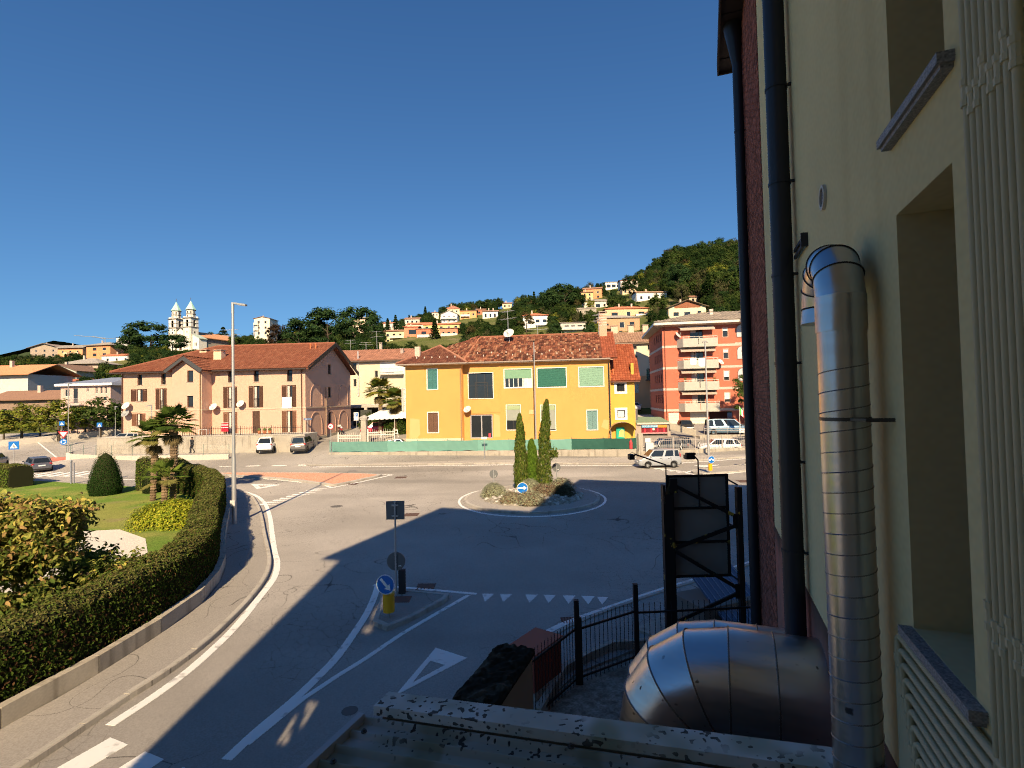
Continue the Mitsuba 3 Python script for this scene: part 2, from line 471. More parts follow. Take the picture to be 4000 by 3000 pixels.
def kerb(holder, pts, side, w=0.14, top=0.135, length=1.0, mat=STONE, gap=0.012):
    """Kerb stones laid one by one along pts; side = +1 puts them on the left of the direction of travel."""
    r, t, q = along(pts, length)
    for a, b in zip(r[:-1], r[1:]):
        d = b - a
        L = np.linalg.norm(d)
        d /= L
        nn = np.array([-d[1], d[0]]) * side * w
        dz = rng.uniform(-0.008, 0.008)
        k = MB()
        p0, p1 = a + d * gap, b - d * gap
        s = nn * 0.14
        v = [[*p0, -0.05], [*p1, -0.05], [*(p1 + nn), -0.05], [*(p0 + nn), -0.05], [*p0, top - 0.02 + dz], [*p1, top - 0.02 + dz], [*(p1 + s), top + dz], [*(p0 + s), top + dz], [*(p1 + nn), top + dz], [*(p0 + nn), top + dz]]
        k.add(v, [[0, 1, 5, 4], [4, 5, 6, 7], [7, 6, 8, 9]])
        k.add(v, [[0, 4, 7], [0, 7, 9], [0, 9, 3], [1, 6, 5], [1, 8, 6], [1, 2, 8], [3, 9, 8], [3, 8, 2]])
        part(holder, 'stone', k, mat)


kerb(pav, kerbp[4:], 1)
lw = [tuple(p) for p in wallp]
gw = thing('garden_wall', 'low weathered concrete wall along the foot of the long hedge', 'wall')
r, t, q = along(wallp, 2.0)
for a, b, ta, tb in zip(r[:-1], r[1:], t[:-1], t[1:]):
    m = MB()
    na, nb = np.array([-ta[1], ta[0]]) * 0.2, np.array([-tb[1], tb[0]]) * 0.2
    e = (b - a) / np.linalg.norm(b - a) * 0.012
    h = 0.50 + rng.uniform(-0.006, 0.006)
    m.prism([tuple(a + e), tuple(b - e), tuple(b + nb - e), tuple(a + na + e)], -0.05, h)
    part(gw, 'slab', m, CONC)
gard = [(-9.9, 4)] + [tuple(p + np.array([-0.12, 0.03])) for p in wallp[1:]] + [(-24.6, 39.0), (-27.5, 39.6), (-40, 44.5), (-52, 47), (-60, 40), (-45, 8), (-26, 4)]
m = MB()
m.prism([gard], -0.08, 0.03)
struct('lawn', m, 'lawn_grass')
m = MB()
m.prism([(-19.6, 26.2), (-17.0, 24.3), (-15.3, 22.0), (-14.6, 18.5), (-15.6, 17.8), (-20.2, 17.2), (-26, 20), (-34, 24), (-31, 27.5), (-23.5, 25.8)], 0.0, 0.045)
struct('garden_path', m, M((0.56, 0.52, 0.46), 0.85, 0.15))

# white lines
P = MB()
P.shp(stroke(smooth_line([(-7.86, 10.25), (-7.66, 11.4), (-7.60, 12.63), (-7.72, 14.4), (-8.07, 16.47), (-8.5, 18.6), (-9.15, 20.3), (-10.0, 21.95), (-11.6, 25.2), (-13.4, 28.85), (-15.45, 32.6), (-17.5, 35.5), (-20, 37.9)]), 0.21), -0.02, 0.008)
k = struct('line_marking', P, PAINT)
for x in (0, 1.02, 2.04, 3.06, 4.08, 5.1):                     # zebra at the foot of the picture
    m = MB()
    d, e = np.array([0.937, -0.42]) / 1.027, np.array([-0.36, -0.93])
    a = np.array([-7.56, 9.87]) + d * x
    m.prism([tuple(a), tuple(a + d * 0.52), tuple(a + d * 0.52 + e * 3), tuple(a + e * 3)], -0.02, 0.008)
    part('zebra_crossing', 'stripe', m, PAINT)
labels['zebra_crossing'] = {'kind': 'structure'}
m = MB()
m.shp(stroke(smooth_line([(-4.62, 17.7), (-4.45, 16.6), (-4.33, 15.3), (-4.31, 14.0), (-4.34, 12.76), (-4.46, 11.88), (-4.63, 10.98), (-4.90, 9.97), (-5.05, 9.2)]), 0.2), -0.02, 0.008)
m.shp(stroke([(-1.5, 16.55), (-2.33, 15.15), (-3.03, 13.93), (-3.65, 12.6), (-4.03, 11.9), (-4.46, 11.0), (-4.9, 9.6)], 0.13), -0.02, 0.0085)
m.shp(stroke([(-4.75, 17.65), (-1.26, 16.64)], 0.14), -0.02, 0.0078)
struct('line_marking', m, PAINT)
m = MB()
m.shp(stroke(smooth_line([(-0.6, 12.2), (0.23, 13.25), (1.08, 14.16), (1.73, 14.68), (2.84, 15.48), (4.62, 16.71), (5.9, 17.5), (9, 19.5), (14, 23)]), 0.19), -0.02, 0.008)
struct('line_marking', m, PAINT)
for q in [[(-1.08, 16.63), (-0.71, 16.6), (-0.96, 15.98)], [(-0.52, 16.56), (-0.14, 16.54), (-0.41, 15.93)], [(0.27, 16.49), (0.65, 16.45), (0.37, 15.84)], [(0.84, 16.42), (1.21, 16.39), (0.94, 15.78)], [(1.42, 16.35), (1.81, 16.31), (1.53, 15.69)], [(1.99, 16.27), (2.38, 16.23), (2.1, 15.61)], [(2.45, 16.16), (2.78, 16.13), (2.5, 15.57)]]:
    m = MB()
    m.prism(q, -0.02, 0.008)
    part('give_way_line', 'triangle', m, PAINT)
labels['give_way_line'] = {'kind': 'structure'}
for i, (x, y) in enumerate([(-14.86, 32.16), (-14.7, 32.79), (-14.55, 33.41), (-14.39, 34.05), (-14.27, 34.76), (-14.14, 35.37), (-13.97, 36.09), (-13.8, 36.74), (-13.65, 37.43)]):
    m = MB()
    m.prism([(x - 0.75, y + 0.13), (x - 0.65, y - 0.28), (x + 0.42, y - 0.05)], -0.02, 0.008)
    part('give_way_line_001', 'triangle', m, PAINT)
labels['give_way_line_001'] = {'kind': 'structure'}
for x, y in [(11.55, 44.6), (12.0, 43.85), (12.36, 43.15), (12.81, 42.45), (13.2, 41.74)]:
    m = MB()
    m.prism([(x - 0.35, y + 0.25), (x - 0.3, y - 0.25), (x + 0.6, y + 0.05)], -0.02, 0.008)
    part('give_way_line_002', 'triangle', m, PAINT)
labels['give_way_line_002'] = {'kind': 'structure'}
for o, i in (([(-2.02, 13.11), (-1.2, 12.57), (-2.56, 11.05)], [(-2.06, 12.48), (-1.68, 12.26), (-2.3, 11.52)]), ([(-20.1, 40.3), (-17.6, 39.7), (-18.5, 37.9)], [(-19.3, 39.7), (-18.2, 39.45), (-18.55, 38.6)]), ([(15.5, 45.4), (17.7, 45.4), (15.9, 44.1)], [(15.9, 45.1), (16.8, 45.1), (16.05, 44.6)])):
    m = MB()
    m.prism([o, i], -0.02, 0.008)
    struct('give_way_marking', m, PAINT)
far = smooth_line([(-19.1, 50.2), (-15, 49.7), (-10, 49.35), (-5, 49.0), (0.5, 48.45), (4.5, 47.4), (8.0, 46.4), (10.6, 46.2), (14.2, 46.9), (18, 48.2), (23, 49.6), (30, 51)])
m = MB()
m.shp(stroke(far, 0.2), -0.02, 0.008)
for x in np.arange(-34, -20, 2.6):
    m.shp(stroke([(x, 51.4 + (-x - 20) * 0.02), (x + 1.4, 51.4 + (-x - 21) * 0.02)], 0.18), -0.02, 0.09)
m.shp(stroke([(-20, 37.9), (-24, 40.6), (-30, 43.4), (-38, 46.6), (-48, 50)], 0.15), -0.02, 0.008)
m.shp(stroke([(-15.4, 40.95), (-13.1, 37.75), (-11.7, 40.2), (-10.1, 43.7), (-12.2, 44.4)], 0.17), -0.02, 0.0082)
m.shp(stroke([(-24.2, 44.9), (-19.5, 42.6), (-16.5, 40.75), (-15.4, 40.95)], 0.15), -0.02, 0.0081)
m.shp(stroke([(13.4, 41.2), (14.2, 39.2), (19.4, 41.9)], 0.18), -0.02, 0.008)
m.shp(stroke([(13.4, 41.2), (14.3, 42.3)], 0.18), -0.02, 0.0079)
struct('line_marking', m, PAINT)
m = MB()
for a, b in (((-54, 57), (-78, 77)), ((-51, 60), (-73, 80)), ((-49, 50.2), (-64, 58))):
    r, t, q = along([a, b], 1.5)
    for p0, p1 in zip(r[:-1], r[1:]):
        g = list(stroke([tuple(p0), tuple(p1)], 0.16).exterior.coords)[:-1]
        z = [float(hroad(*c)) + 0.03 for c in g]
        m.add([[c[0], c[1], h] for c, h in zip(g, z)], [[0, 1, 2, 3]])
for i in range(7):
    a = np.array([-46.6 + 1.15 * i, 46.9 + 0.1 * i])
    m.prism([tuple(a), tuple(a + [0.55, 0.05]), tuple(a + [0.1, 3.4]), tuple(a + [-0.45, 3.35])], -0.02, 0.0083)
struct('line_marking', m, PAINT)

# far pavement in front of the yellow house and the coral block
fk = smooth_line([(-20.3, 54.2), (-21.0, 52.6), (-20.2, 51.3), (-18.0, 50.75), (-15, 50.4), (-10, 50.0), (-5, 49.65), (0.5, 49.1), (4.5, 48.1), (8.0, 47.1), (10.6, 46.9), (14.2, 47.5), (18, 48.8), (23, 50.2), (30, 51.6), (40, 53)])
m = MB()
m.prism([[tuple(p) for p in fk] + [(40, 57), (24, 53.6), (12.2, 51.9), (-13.4, 54.7), (-19.6, 55.5)]], -0.05, 0.115)
pv = struct('pavement', m, 'pavement_asphalt')
kerb(pv, fk[6:], 1, length=1.1)

# near splitter island
isl = [(-4.24, 16.73), (-3.69, 16.85), (-1.87, 16.35), (-2.77, 14.98), (-3.24, 14.18), (-3.51, 14.08), (-3.84, 14.16), (-3.95, 14.55), (-4.1, 15.74)]
g = Polygon(isl)
m = MB()
m.shp(g.buffer(-0.13), -0.05, 0.12)
i1 = struct('traffic_island', m, 'pavement_asphalt')
kerb(i1, np.array(isl + isl[:1]), -1, length=0.75)
m = MB()
m.box(-3.75, -3.2, 15.75, 16.25, 0.1, 0.126)
solo('manhole_cover', m, M((0.12, 0.06, 0.05), 0.7), 'rusty square inspection cover set in the near traffic island', 'manhole cover')
for (x, y, w, kk, lab) in ((-9.03, 42.11, 0.45, 0, 'dark rectangular road gully beside the tip of the red gravel island'), (-12.1, 39.29, 0.42, 0, 'brown road gully at the kerb corner of the red gravel island'), (-5.54, 28.3, 0.38, 0, 'worn brown drain cover at the edge of the building shadow'), (-2.97, 17.37, 0.3, 0, 'rusty drain cover above the white island line'), (16.04, 36.66, 0.5, 0, 'brown drain cover on the sunlit road right of the billboard'), (-10.45, 31.0, 0.35, 1, 'round manhole lid in the crazed road between hedge and roundabout'), (-3.35, 10.55, 0.16, 1, 'small round valve cover on the long crack near the big white triangle')):
    m = MB()
    if kk:
        a = np.arange(16) * np.pi / 8
        m.prism(list(zip(x + w * np.cos(a), y + w * np.sin(a))), -0.02, 0.006)
    else:
        m.box(x - w, x + w, y - w, y + w, -0.02, 0.006)
        for q in np.linspace(-0.8, 0.8, 5):
            m.box(x + q * w - 0.02, x + q * w + 0.02, y - w * 0.8, y + w * 0.8, 0, 0.012)
    solo('manhole_cover', m, M((0.10, 0.065, 0.055), 0.75) if not kk else M((0.11, 0.105, 0.10), 0.7), lab, 'manhole cover')
m = MB()
m.prism([(-2.35, 10.35), (-1.75, 10.3), (-1.6, 9.75), (-2.2, 9.7)], -0.02, 0.006)
solo('manhole_cover', m, M((0.14, 0.08, 0.075), 0.8), 'square reddish manhole cover in a dark patch below the white triangle', 'manhole cover')
gr = thing('road_grating', 'rectangular iron grating crossed by the white line near the railing', 'drain grating')
m = MB()
m.box(1.2, 1.95, 14.3, 14.75, -0.02, 0.004)
part(gr, 'frame', m, M((0.05, 0.025, 0.022), 0.7))
m = MB()
for k in range(9):
    m.box(1.25 + k * 0.08, 1.28 + k * 0.08, 14.33, 14.72, 0.0, 0.012)
part(gr, 'bars', m, M((0.16, 0.10, 0.09), 0.6, metal=0.3))

# red gravel island far left
ri = [(-27, 46.6), (-23.31, 44.4), (-19.48, 42.6), (-16.5, 40.8), (-13.1, 38.2), (-11.84, 40.5), (-10.6, 43.2), (-12.53, 44.2), (-18.2, 45.6), (-24.2, 46.6)]
g = Polygon(ri)
m = MB()
m.shp(g.buffer(-0.3), -0.05, 0.14)
i2 = struct('gravel_island', m, 'red_gravel')
kerb(i2, np.array(ri + ri[:1]), 1, w=0.32, length=1.1)
# right island
m = MB()
ro = [(14.3, 39.9), (15.6, 40.2), (19.6, 41.7), (24, 43.5), (24, 46), (19.5, 44.6), (14.2, 42.0), (13.7, 41.2)]
m.shp(Polygon(ro).buffer(-0.13), -0.05, 0.12)
i3 = struct('traffic_island', m, 'pavement_asphalt')
kerb(i3, np.array(ro + ro[:1]), 1, length=1.1)

# roundabout
an = np.linspace(0, 2 * np.pi, 65)
ring = lambda rx, ry, cx=1.05, cy=32.1, a=an: np.stack([cx + rx * np.cos(a), cy + ry * np.sin(a)], 1)
m = MB()
m.prism([[tuple(p) for p in ring(4.47, 5.0)[:-1]], [tuple(p) for p in ring(4.33, 4.82)[:-1]]], -0.02, 0.008)
struct('line_marking', m, PAINT)
m = MB()
m.prism([tuple(p) for p in ring(3.97, 4.23)[:-1]], -0.05, 0.12)
rb = struct('roundabout_apron', m, 'pavement_asphalt')
kerb(rb, ring(4.1, 4.36), 1, length=1.0, w=0.16)
m = MB()
v, f = [[1.1, 32.15, 0.42]], []
for j, (s, z) in enumerate(((0.5, 0.38), (0.85, 0.26), (1.0, 0.10))):
    rr = ring(3.15 * s, 3.05 * s, 1.1, 32.15)[:-1]
    v += [[p[0] + rng.normal(0, 0.04), p[1] + rng.normal(0, 0.04), z + rng.normal(0, 0.02)] for p in rr]
for i in range(64):
    i2_ = (i + 1) % 64
    f.append([0, 1 + i, 1 + i2_])
    for j in range(2):
        a, b, c, d = 1 + 64 * j + i, 1 + 64 * j + i2_, 65 + 64 * j + i2_, 65 + 64 * j + i
        f += [[a, d, c], [a, c, b]]
m.add(v, f)
struct('planting_bed', m, 'planting_soil')
m = MB()
ico = mf.Manifold.sphere(1.0, 8).to_mesh()
iv, itr = ico.vert_properties[:, :3], ico.tri_verts
for k in range(420):
    a, q = rng.uniform(0, 6.28), math.sqrt(rng.uniform(0.02, 0.97))
    s = rng.uniform(0.05, 0.14)
    g_ = rng.uniform(0.2, 0.55)
    m.add(iv * s * rng.uniform(0.5, 1.2, 3) + [1.1 + 3.1 * q * math.cos(a), 32.15 + 2.95 * q * math.sin(a), 0.42 - 0.31 * q * q + 0.02], itr, (g_, g_ * 0.96, g_ * 0.9))
k = uniq('bed_stones')
scene[k] = m.ply(VC)
labels[k] = {'label': 'loose grey stones covering the roundabout planting bed', 'category': 'stones', 'kind': 'stuff'}

# ---------------------------------------------------------------- the photographer's own building and what hangs on it
WF = Fr((1.0, 0.0), math.degrees(math.atan2(1, 0.3725)), side=-1)       # s runs away along the wall, d out of it (towards the road)
own = thing('apartment_block', 'shaded olive yellow plastered block with deep window recesses filling the right side', 'building')
rect_ = lambda a, c, b, e: [(a, c), (b, c), (b, e), (a, e)]
WIN = [(2.2, 2.86, 4.9, 7.0), (2.22, 2.88, 7.42, 9.6), (6.3, 6.96, 7.42, 9.6), (6.3, 6.96, 10.5, 12.6), (2.22, 2.88, 10.5, 12.6)]
SEND = 13.1
m = MB(WF)
holes = [[(a, c), (b, c), (b, d), (a, d)] for a, b, c, d in WIN]
m.wall([[(-1.0, 3.98), (9.0, 3.98), (9.0, 14.2), (-1.0, 14.2)]] + holes, -0.30, 0.0)
part(own, 'wall', m, OLIVE)
m = MB(WF)
m.wall([[(-1.0, -0.1), (9.0, -0.1), (9.0, 3.98), (-1.0, 3.98)]], -0.3, 0.004)
part(own, 'plinth', m, 'dado_plaster', label='stained reddish lower part of the wall with black mould')
m = MB(WF)
m.box(9.0, SEND, -0.3, -0.004, -0.1, 14.2)
part(own, 'mortar', m, M((0.10, 0.075, 0.065), 0.9))
m = MB(WF)
r_ = np.random.default_rng(3)
row = 0
z = 0.0
while z < 14.1:
    s = 9.01 + (0.13 if row % 2 else 0.0)
    while s < SEND - 0.02:
        b = min(s + 0.25, SEND)
        c = np.array([0.235, 0.085, 0.06]) * r_.uniform(0.6, 1.25)
        m.box(s, b - 0.012, -0.02, 0.004 + r_.uniform(0, 0.006), z, z + 0.052, c)
        s += 0.262
    z += 0.066
    row += 1
part(own, 'brickwork', m, VC, kind='stuff')
for a, b, c, d in WIN:                                           # recesses: shutter box, shutter slats, jambs, sill
    w = MB(WF)
    w.box(a - 0.02, b + 0.02, -0.34, -0.28, c, d)
    wk = part(own, 'window', w, M((0.03, 0.028, 0.026), 0.6))
    sl = MB(WF)
    for zz in np.arange(c + 0.02, d - 0.03, 0.055):
        sl.box(a, b, -0.28, -0.262, zz, zz + 0.045)
    part(wk, 'shutter', sl, M((0.045, 0.042, 0.038), 0.6))
    s_ = MB(WF)
    s_.box(a - 0.09, b - 0.04 + 0.07, -0.26, 0.06, c - 0.045, c - 0.002)
    s_.box(a - 0.075, b + 0.015, 0.0, 0.045, c - 0.066, c - 0.045)
    part(own, 'sill', s_, 'granite_sill')
    l_ = MB(WF)
    for jx in (a, b):
        pass
for s, z in ((4.51, 7.68), (7.19, 10.15)):
    m = MB(WF)
    v_ = np.arange(20) * np.pi / 10
    m.wall([[(s + 0.1 * math.cos(t), z + 0.1 * math.sin(t)) for t in v_], [(s + 0.075 * math.cos(t), z + 0.075 * math.sin(t)) for t in v_]], 0.0, 0.025)
    k = part(own, 'vent', m, M((0.45, 0.44, 0.40), 0.6))
    m = MB(WF)
    m.wall([[(s + 0.076 * math.cos(t), z + 0.076 * math.sin(t)) for t in v_]], 0.0, 0.012)
    part(k, 'grille', m, M((0.10, 0.10, 0.10), 0.6))
# rest of the block: end wall, roof slab and eaves, the wing the photographer stands in
E1 = WF.p(SEND, 0, 0)
m = MB(WF)
m.box(-12, SEND, -16, -0.3, -0.1, 14.1)
part(own, 'body', m, OLIVE)
m = MB(WF)
m.box(-12, 13.75, -16.5, 0.43, 14.22, 14.42)
m.box(-12, 13.78, 0.43, 0.47, 14.15, 14.47)
m.box(13.75, 13.79, -16.5, 0.47, 14.15, 14.47)
rf = part(own, 'eaves', m, M((0.035, 0.025, 0.022), 0.7))
m = MB(WF)
for s in np.arange(0.4, 13.6, 1.6):
    m.box(s, s + 0.02, 0.0, 0.42, 14.205, 14.22)
part(rf, 'joint', m, M((0.015, 0.012, 0.011), 0.7))
m = MB(WF)
m.add([[-12, 0.4, 14.42], [13.7, 0.4, 14.42], [13.7, -16.4, 14.42], [-12, -16.4, 14.42], [-4, -8, 16.2], [6, -8, 16.2]], [[0, 1, 5, 4], [2, 3, 4, 5], [1, 2, 5, 5], [3, 0, 4, 4]])
part(own, 'roof', m, M((0.28, 0.10, 0.06), 0.85))
# wing behind the camera: facade line runs out to the left, with an open stair tower at its corner
w0, al = np.array([1.3, 2.0]), np.array([-0.937, 0.349])
wing = thing('stair_wing', 'wing of the shaded block behind the viewpoint with open stair landings', 'building')
WG = Fr((1.7, -1.25), math.degrees(math.atan2(-0.349, 0.937)) + 180, side=-1)   # s to the left (away from the wall), d backwards
OPEN = [(4.85, 7.75, 5.68, 10.3), (5.2, 5.2, 6.05, 6.75)]
m = MB(WG)
m.wall([rect_(-1.0, -0.1, 6.3, 15.2)] + [rect_(*w) for w in OPEN], 0.6, 2.0)
m.box(-1.0, 2.3, 2.0, 7.6, -0.1, 15.2)
part(wing, 'body', m, OLIVE)
m = MB(WG)
m.box(3.7, 5.72, 7.3, 7.6, -0.1, 15.2)
part(wing, 'stair_wall', m, OLIVE)
m = MB(WG)
for w in OPEN:
    for q in np.linspace(w[0] + 0.09, w[2] - 0.09, 6):
        m.bar((q, 1.3, w[1]), (q, 1.3, w[1] + (w[3] - w[1]) * 0.75), 0.03)
    m.box(w[0], w[2], 1.27, 1.33, w[1] + (w[3] - w[1]) * 0.75, w[1] + (w[3] - w[1]) * 0.75 + 0.06)
    m.bar((w[0] + 0.1, 1.3, w[1]), (w[2] - 0.1, 1.3, w[3]), 0.12)
part(wing, 'railing', m, DARK)
m = MB(WG)
m.box(-1.2, 6.25, -1.55, 8.2, 15.2, 15.38)
part(wing, 'eaves', m, M((0.035, 0.025, 0.022), 0.7))
m = MB(WG)
m.add([[-1, -1.5, 15.38], [6.2, -1.5, 15.38], [6.2, 8.1, 15.38], [-1, 8.1, 15.38], [1, 3.2, 16.6], [4, 3.2, 16.6]], [[0, 1, 5, 4], [2, 3, 4, 5], [1, 2, 5, 5], [3, 0, 4, 4]])
part(wing, 'roof', m, M((0.28, 0.10, 0.06), 0.85))

# downpipes
PIPE = M((0.018, 0.02, 0.028), 0.45, 0.4)
dp = thing('downpipe', 'thick dark rainwater downpipe with clamps running the full height of the olive wall', 'downpipe')
m = MB(WF)
m.rod((5.96, 0.14, 0.3), (5.96, 0.14, 14.2), 0.105, 20)
part(dp, 'pipe', m, PIPE, 40)
for z in (4.4, 5.35, 6.4, 7.35, 8.35, 9.4, 10.6, 12.0):
    m = MB(WF)
    m.rod((5.96, 0.14, z), (5.96, 0.14, z + 0.03), 0.113, 20)
    m.box(5.9, 5.93, 0.0, 0.05, z, z + 0.025)
    m.box(6.08, 6.12, 0.10, 0.16, z - 0.005, z + 0.035)
    part(dp, 'clamp', m, PIPE)
m = MB(WF)
m.box(5.3, 5.85, 0.02, 0.045, 7.50, 7.53)
m.box(5.3, 5.85, 0.02, 0.045, 7.57, 7.60)
m.box(5.28, 5.31, 0.0, 0.06, 7.49, 7.62)
part(dp, 'bracket', m, PIPE)
dp = thing('downpipe', 'slimmer dark downpipe with a funnel at the far brick corner of the shaded block', 'downpipe')
m = MB(WF)
m.rod((12.0, 0.12, 0.3), (12.0, 0.12, 13.3), 0.10, 16)
m.rod((12.0, 0.12, 13.3), (12.0, 0.20, 14.2), 0.10, 16, r1=0.19)
part(dp, 'pipe', m, PIPE, 40)
for z in (2.2, 4.6, 7.0, 9.4, 11.8):
    m = MB(WF)
    m.rod((12.0, 0.12, z), (12.0, 0.12, z + 0.03), 0.107, 16)
    part(dp, 'clamp', m, PIPE)
# conduits
CND = M((0.42, 0.385, 0.25), 0.6, 0.3)
cg = 'painted conduits clipped to the olive wall beside the window recesses'
for i in range(8):
    s = 1.985 - 0.046 * i
    k = thing('conduit', 'olive painted vertical conduit in the bundle at the right edge, right of the window recesses', 'conduit', 'vertical wall conduits')
    m = MB(WF)
    m.rod((s, 0.024, 2.0), (s, 0.024, 13.0), 0.0165, 10)
    part(k, 'tube', m, CND, 50)
    for z in (7.12, 4.95 + 0.3, 10.0):
        z2 = z + (0.05 if i % 3 == 0 else 0)
        m = MB(WF)
        m.lathe([(0.0165, -0.05), (0.0225, -0.05), (0.0225, -0.025), (0.0195, -0.022), (0.0195, 0.022), (0.0225, 0.025), (0.0225, 0.05), (0.0165, 0.05)], 10, (s, 0.024, z2))
        part(k, 'coupling', m, CND)
for i in range(13):
    z = 4.80 - 0.062 * i
    s = 3.02 - 0.030 * i
    k = thing('conduit', 'olive painted conduit running below the lower window sill and turning down in an elbow', 'conduit', 'conduits turning down below the sill')
    m = MB(WF)
    a = np.linspace(0, np.pi / 2, 5)
    arc = [(s - 0.05 + 0.05 * math.sin(t), 0.026, z - 0.05 + 0.05 * math.cos(t)) for t in a]
    m.tube([(0.5, 0.026, z)] + arc + [(s, 0.026, 2.2)], 0.0175, 8)
    part(k, 'tube', m, CND, 50)
    m = MB(WF)
    m.rod((s, 0.026, z - 0.10), (s, 0.026, z - 0.14), 0.023, 8)
    part(k, 'coupling', m, CND)

# spiral exhaust duct with gooseneck
du = thing('exhaust_duct', 'upright spiral seam steel exhaust pipe with a gooseneck elbow on the olive wall', 'exhaust pipe')
DS, DD, DR = 2.62 * 1.0671 + 0.42, 0.19, 0.127
m = MB(WF)
m.rod((DS, DD, 3.0), (DS, DD, 6.62), DR, 40)
part(du, 'pipe', m, 'sheet_steel', 40)
m = MB(WF)
turns, pitch = 26, 0.117
tt = np.linspace(0, turns * 2 * np.pi, turns * 30)
m.tube(np.stack([DS + (DR + 0.001) * np.cos(tt), DD + (DR + 0.001) * np.sin(tt), 3.25 + tt / (2 * np.pi) * pitch], 1), 0.0035, 5)
part(du, 'seam', m, M((0.22, 0.22, 0.23), 0.4, 0.5, 0.8))
m = MB(WF)
m.rod((DS, DD, 6.45), (DS, DD, 6.66), DR + 0.006, 40)
part(du, 'collar', m, 'sheet_steel', 40)
R_ = 0.235
seg = 6
aa = np.linspace(0, np.pi, seg + 1)
cen = lambda a: np.array([DS + R_ - R_ * math.cos(a), DD, 6.66 + R_ * math.sin(a)])
for i in range(seg):
    m = MB(WF)
    a, b = aa[i], aa[i + 1]
    v = []
    for t in (a, b):
        rad = np.array([-math.cos(t), 0, math.sin(t)])
        al_ = np.arange(36) * 2 * np.pi / 36
        v.append(cen(t) + (DR + 0.003) * (np.cos(al_)[:, None] * rad + np.sin(al_)[:, None] * np.array([0, 1, 0])))
    ii = np.arange(36)
    m.add(np.vstack(v), np.stack([ii, (ii + 1) % 36, (ii + 1) % 36 + 36, ii + 36], 1))
    sg = part(du, 'elbow_segment', m, 'sheet_steel', 40)
    m = MB(WF)
    rad = np.array([-math.cos(b), 0, math.sin(b)])
    al_ = np.linspace(0, 2 * np.pi, 37)
    m.tube(cen(b) + (DR + 0.005) * (np.cos(al_)[:, None] * rad + np.sin(al_)[:, None] * np.array([0, 1, 0])), 0.005, 5)
    part(sg, 'bead', m, M((0.03, 0.03, 0.033), 0.5, 0.4, 0.4))
m = MB(WF)
m.rod((DS + 2 * R_, DD, 6.66), (DS + 2 * R_, DD, 6.56), DR + 0.002, 36, r1=DR + 0.012)
part(du, 'outlet', m, 'sheet_steel', 40)
m = MB(WF)
m.rod((DS, DD, 5.93), (DS, DD, 5.95), DR + 0.005, 36)
m.bar((DS - 0.2, DD - 0.06, 5.94), (DS - 0.2, 0.0, 5.94), 0.02)
m.bar((DS - 0.12, DD, 5.94), (DS - 0.21, DD - 0.06, 5.94), 0.016)
part(du, 'clamp', m, M((0.08, 0.08, 0.085), 0.4, 0.5, 0.7))

# two big sheet-steel ducts with lobster-back bends
def big_duct(name, label, y0, zc, rad, xoff, x_bend):
    """Runs out of the wall along its normal, then bends down in segments."""
    kk = thing(name, label, 'ventilation duct')
    F = Fr((1.0 + 0.3725 * y0, y0), math.degrees(math.atan2(0.3725, -0.937)))   # s runs out of the wall
    n = 44
    al_ = np.arange(n) * 2 * np.pi / n
    rb_ = rad * 1.25
    cents, dirs = [(0.0, zc), (x_bend * 0.5, zc), (x_bend, zc)], [0, 0, 0]
    angs = np.linspace(0, np.pi / 2, 5)
    for t in angs[1:]:
        cents.append((x_bend + rb_ * math.sin(t), zc - rb_ + rb_ * math.cos(t)))
        dirs.append(t)
    cents.append((cents[-1][0], cents[-1][1] - 1.6))
    dirs.append(np.pi / 2)
    rings = []
    for (s, z), t in zip(cents, dirs):
        e1 = np.array([math.sin(t), 0, math.cos(t)])
        rings.append(np.array([s, 0, z]) + rad * (np.cos(al_)[:, None] * e1 + np.sin(al_)[:, None] * np.array([0, 1, 0])))
    ii = np.arange(n)
    q = np.stack([ii, (ii + 1) % n, (ii + 1) % n + n, ii + n], 1)
    for i in range(len(rings) - 1):
        m = MB(F)
        m.add(np.vstack([rings[i], rings[i + 1]]), q)
        sgk = part(kk, 'segment', m, 'sheet_steel', 25)
        if i >= 1:
            m = MB(F)
            c = np.vstack([rings[i], rings[i][:1]])
            ce = np.array([cents[i][0], 0, cents[i][1]])
            m.tube(ce + (c - ce) * 1.006, 0.008, 6)
            part(sgk, 'seam', m, M((0.20, 0.19, 0.19), 0.35, 0.5, 0.9))
    sm = MB(F)
    for i in range(2, len(rings) - 1):
        j = int(n * 0.40)
        sm.bar(rings[i][j] * 1.0, rings[i + 1][j] * 1.0, 0.016)
    part(kk, 'rivet_strip', sm, M((0.20, 0.19, 0.19), 0.35, 0.5, 0.9))
    return kk


# (placed with big_duct below)
big_duct('big_duct', 'large shiny steel duct with segmented bend in front of the railing', 5.05, 3.22, 0.50, 0, 0.82)
big_duct('big_duct', 'second steel duct whose back shows behind the large shiny one', 6.1, 2.83, 0.50, 0, 0.95)

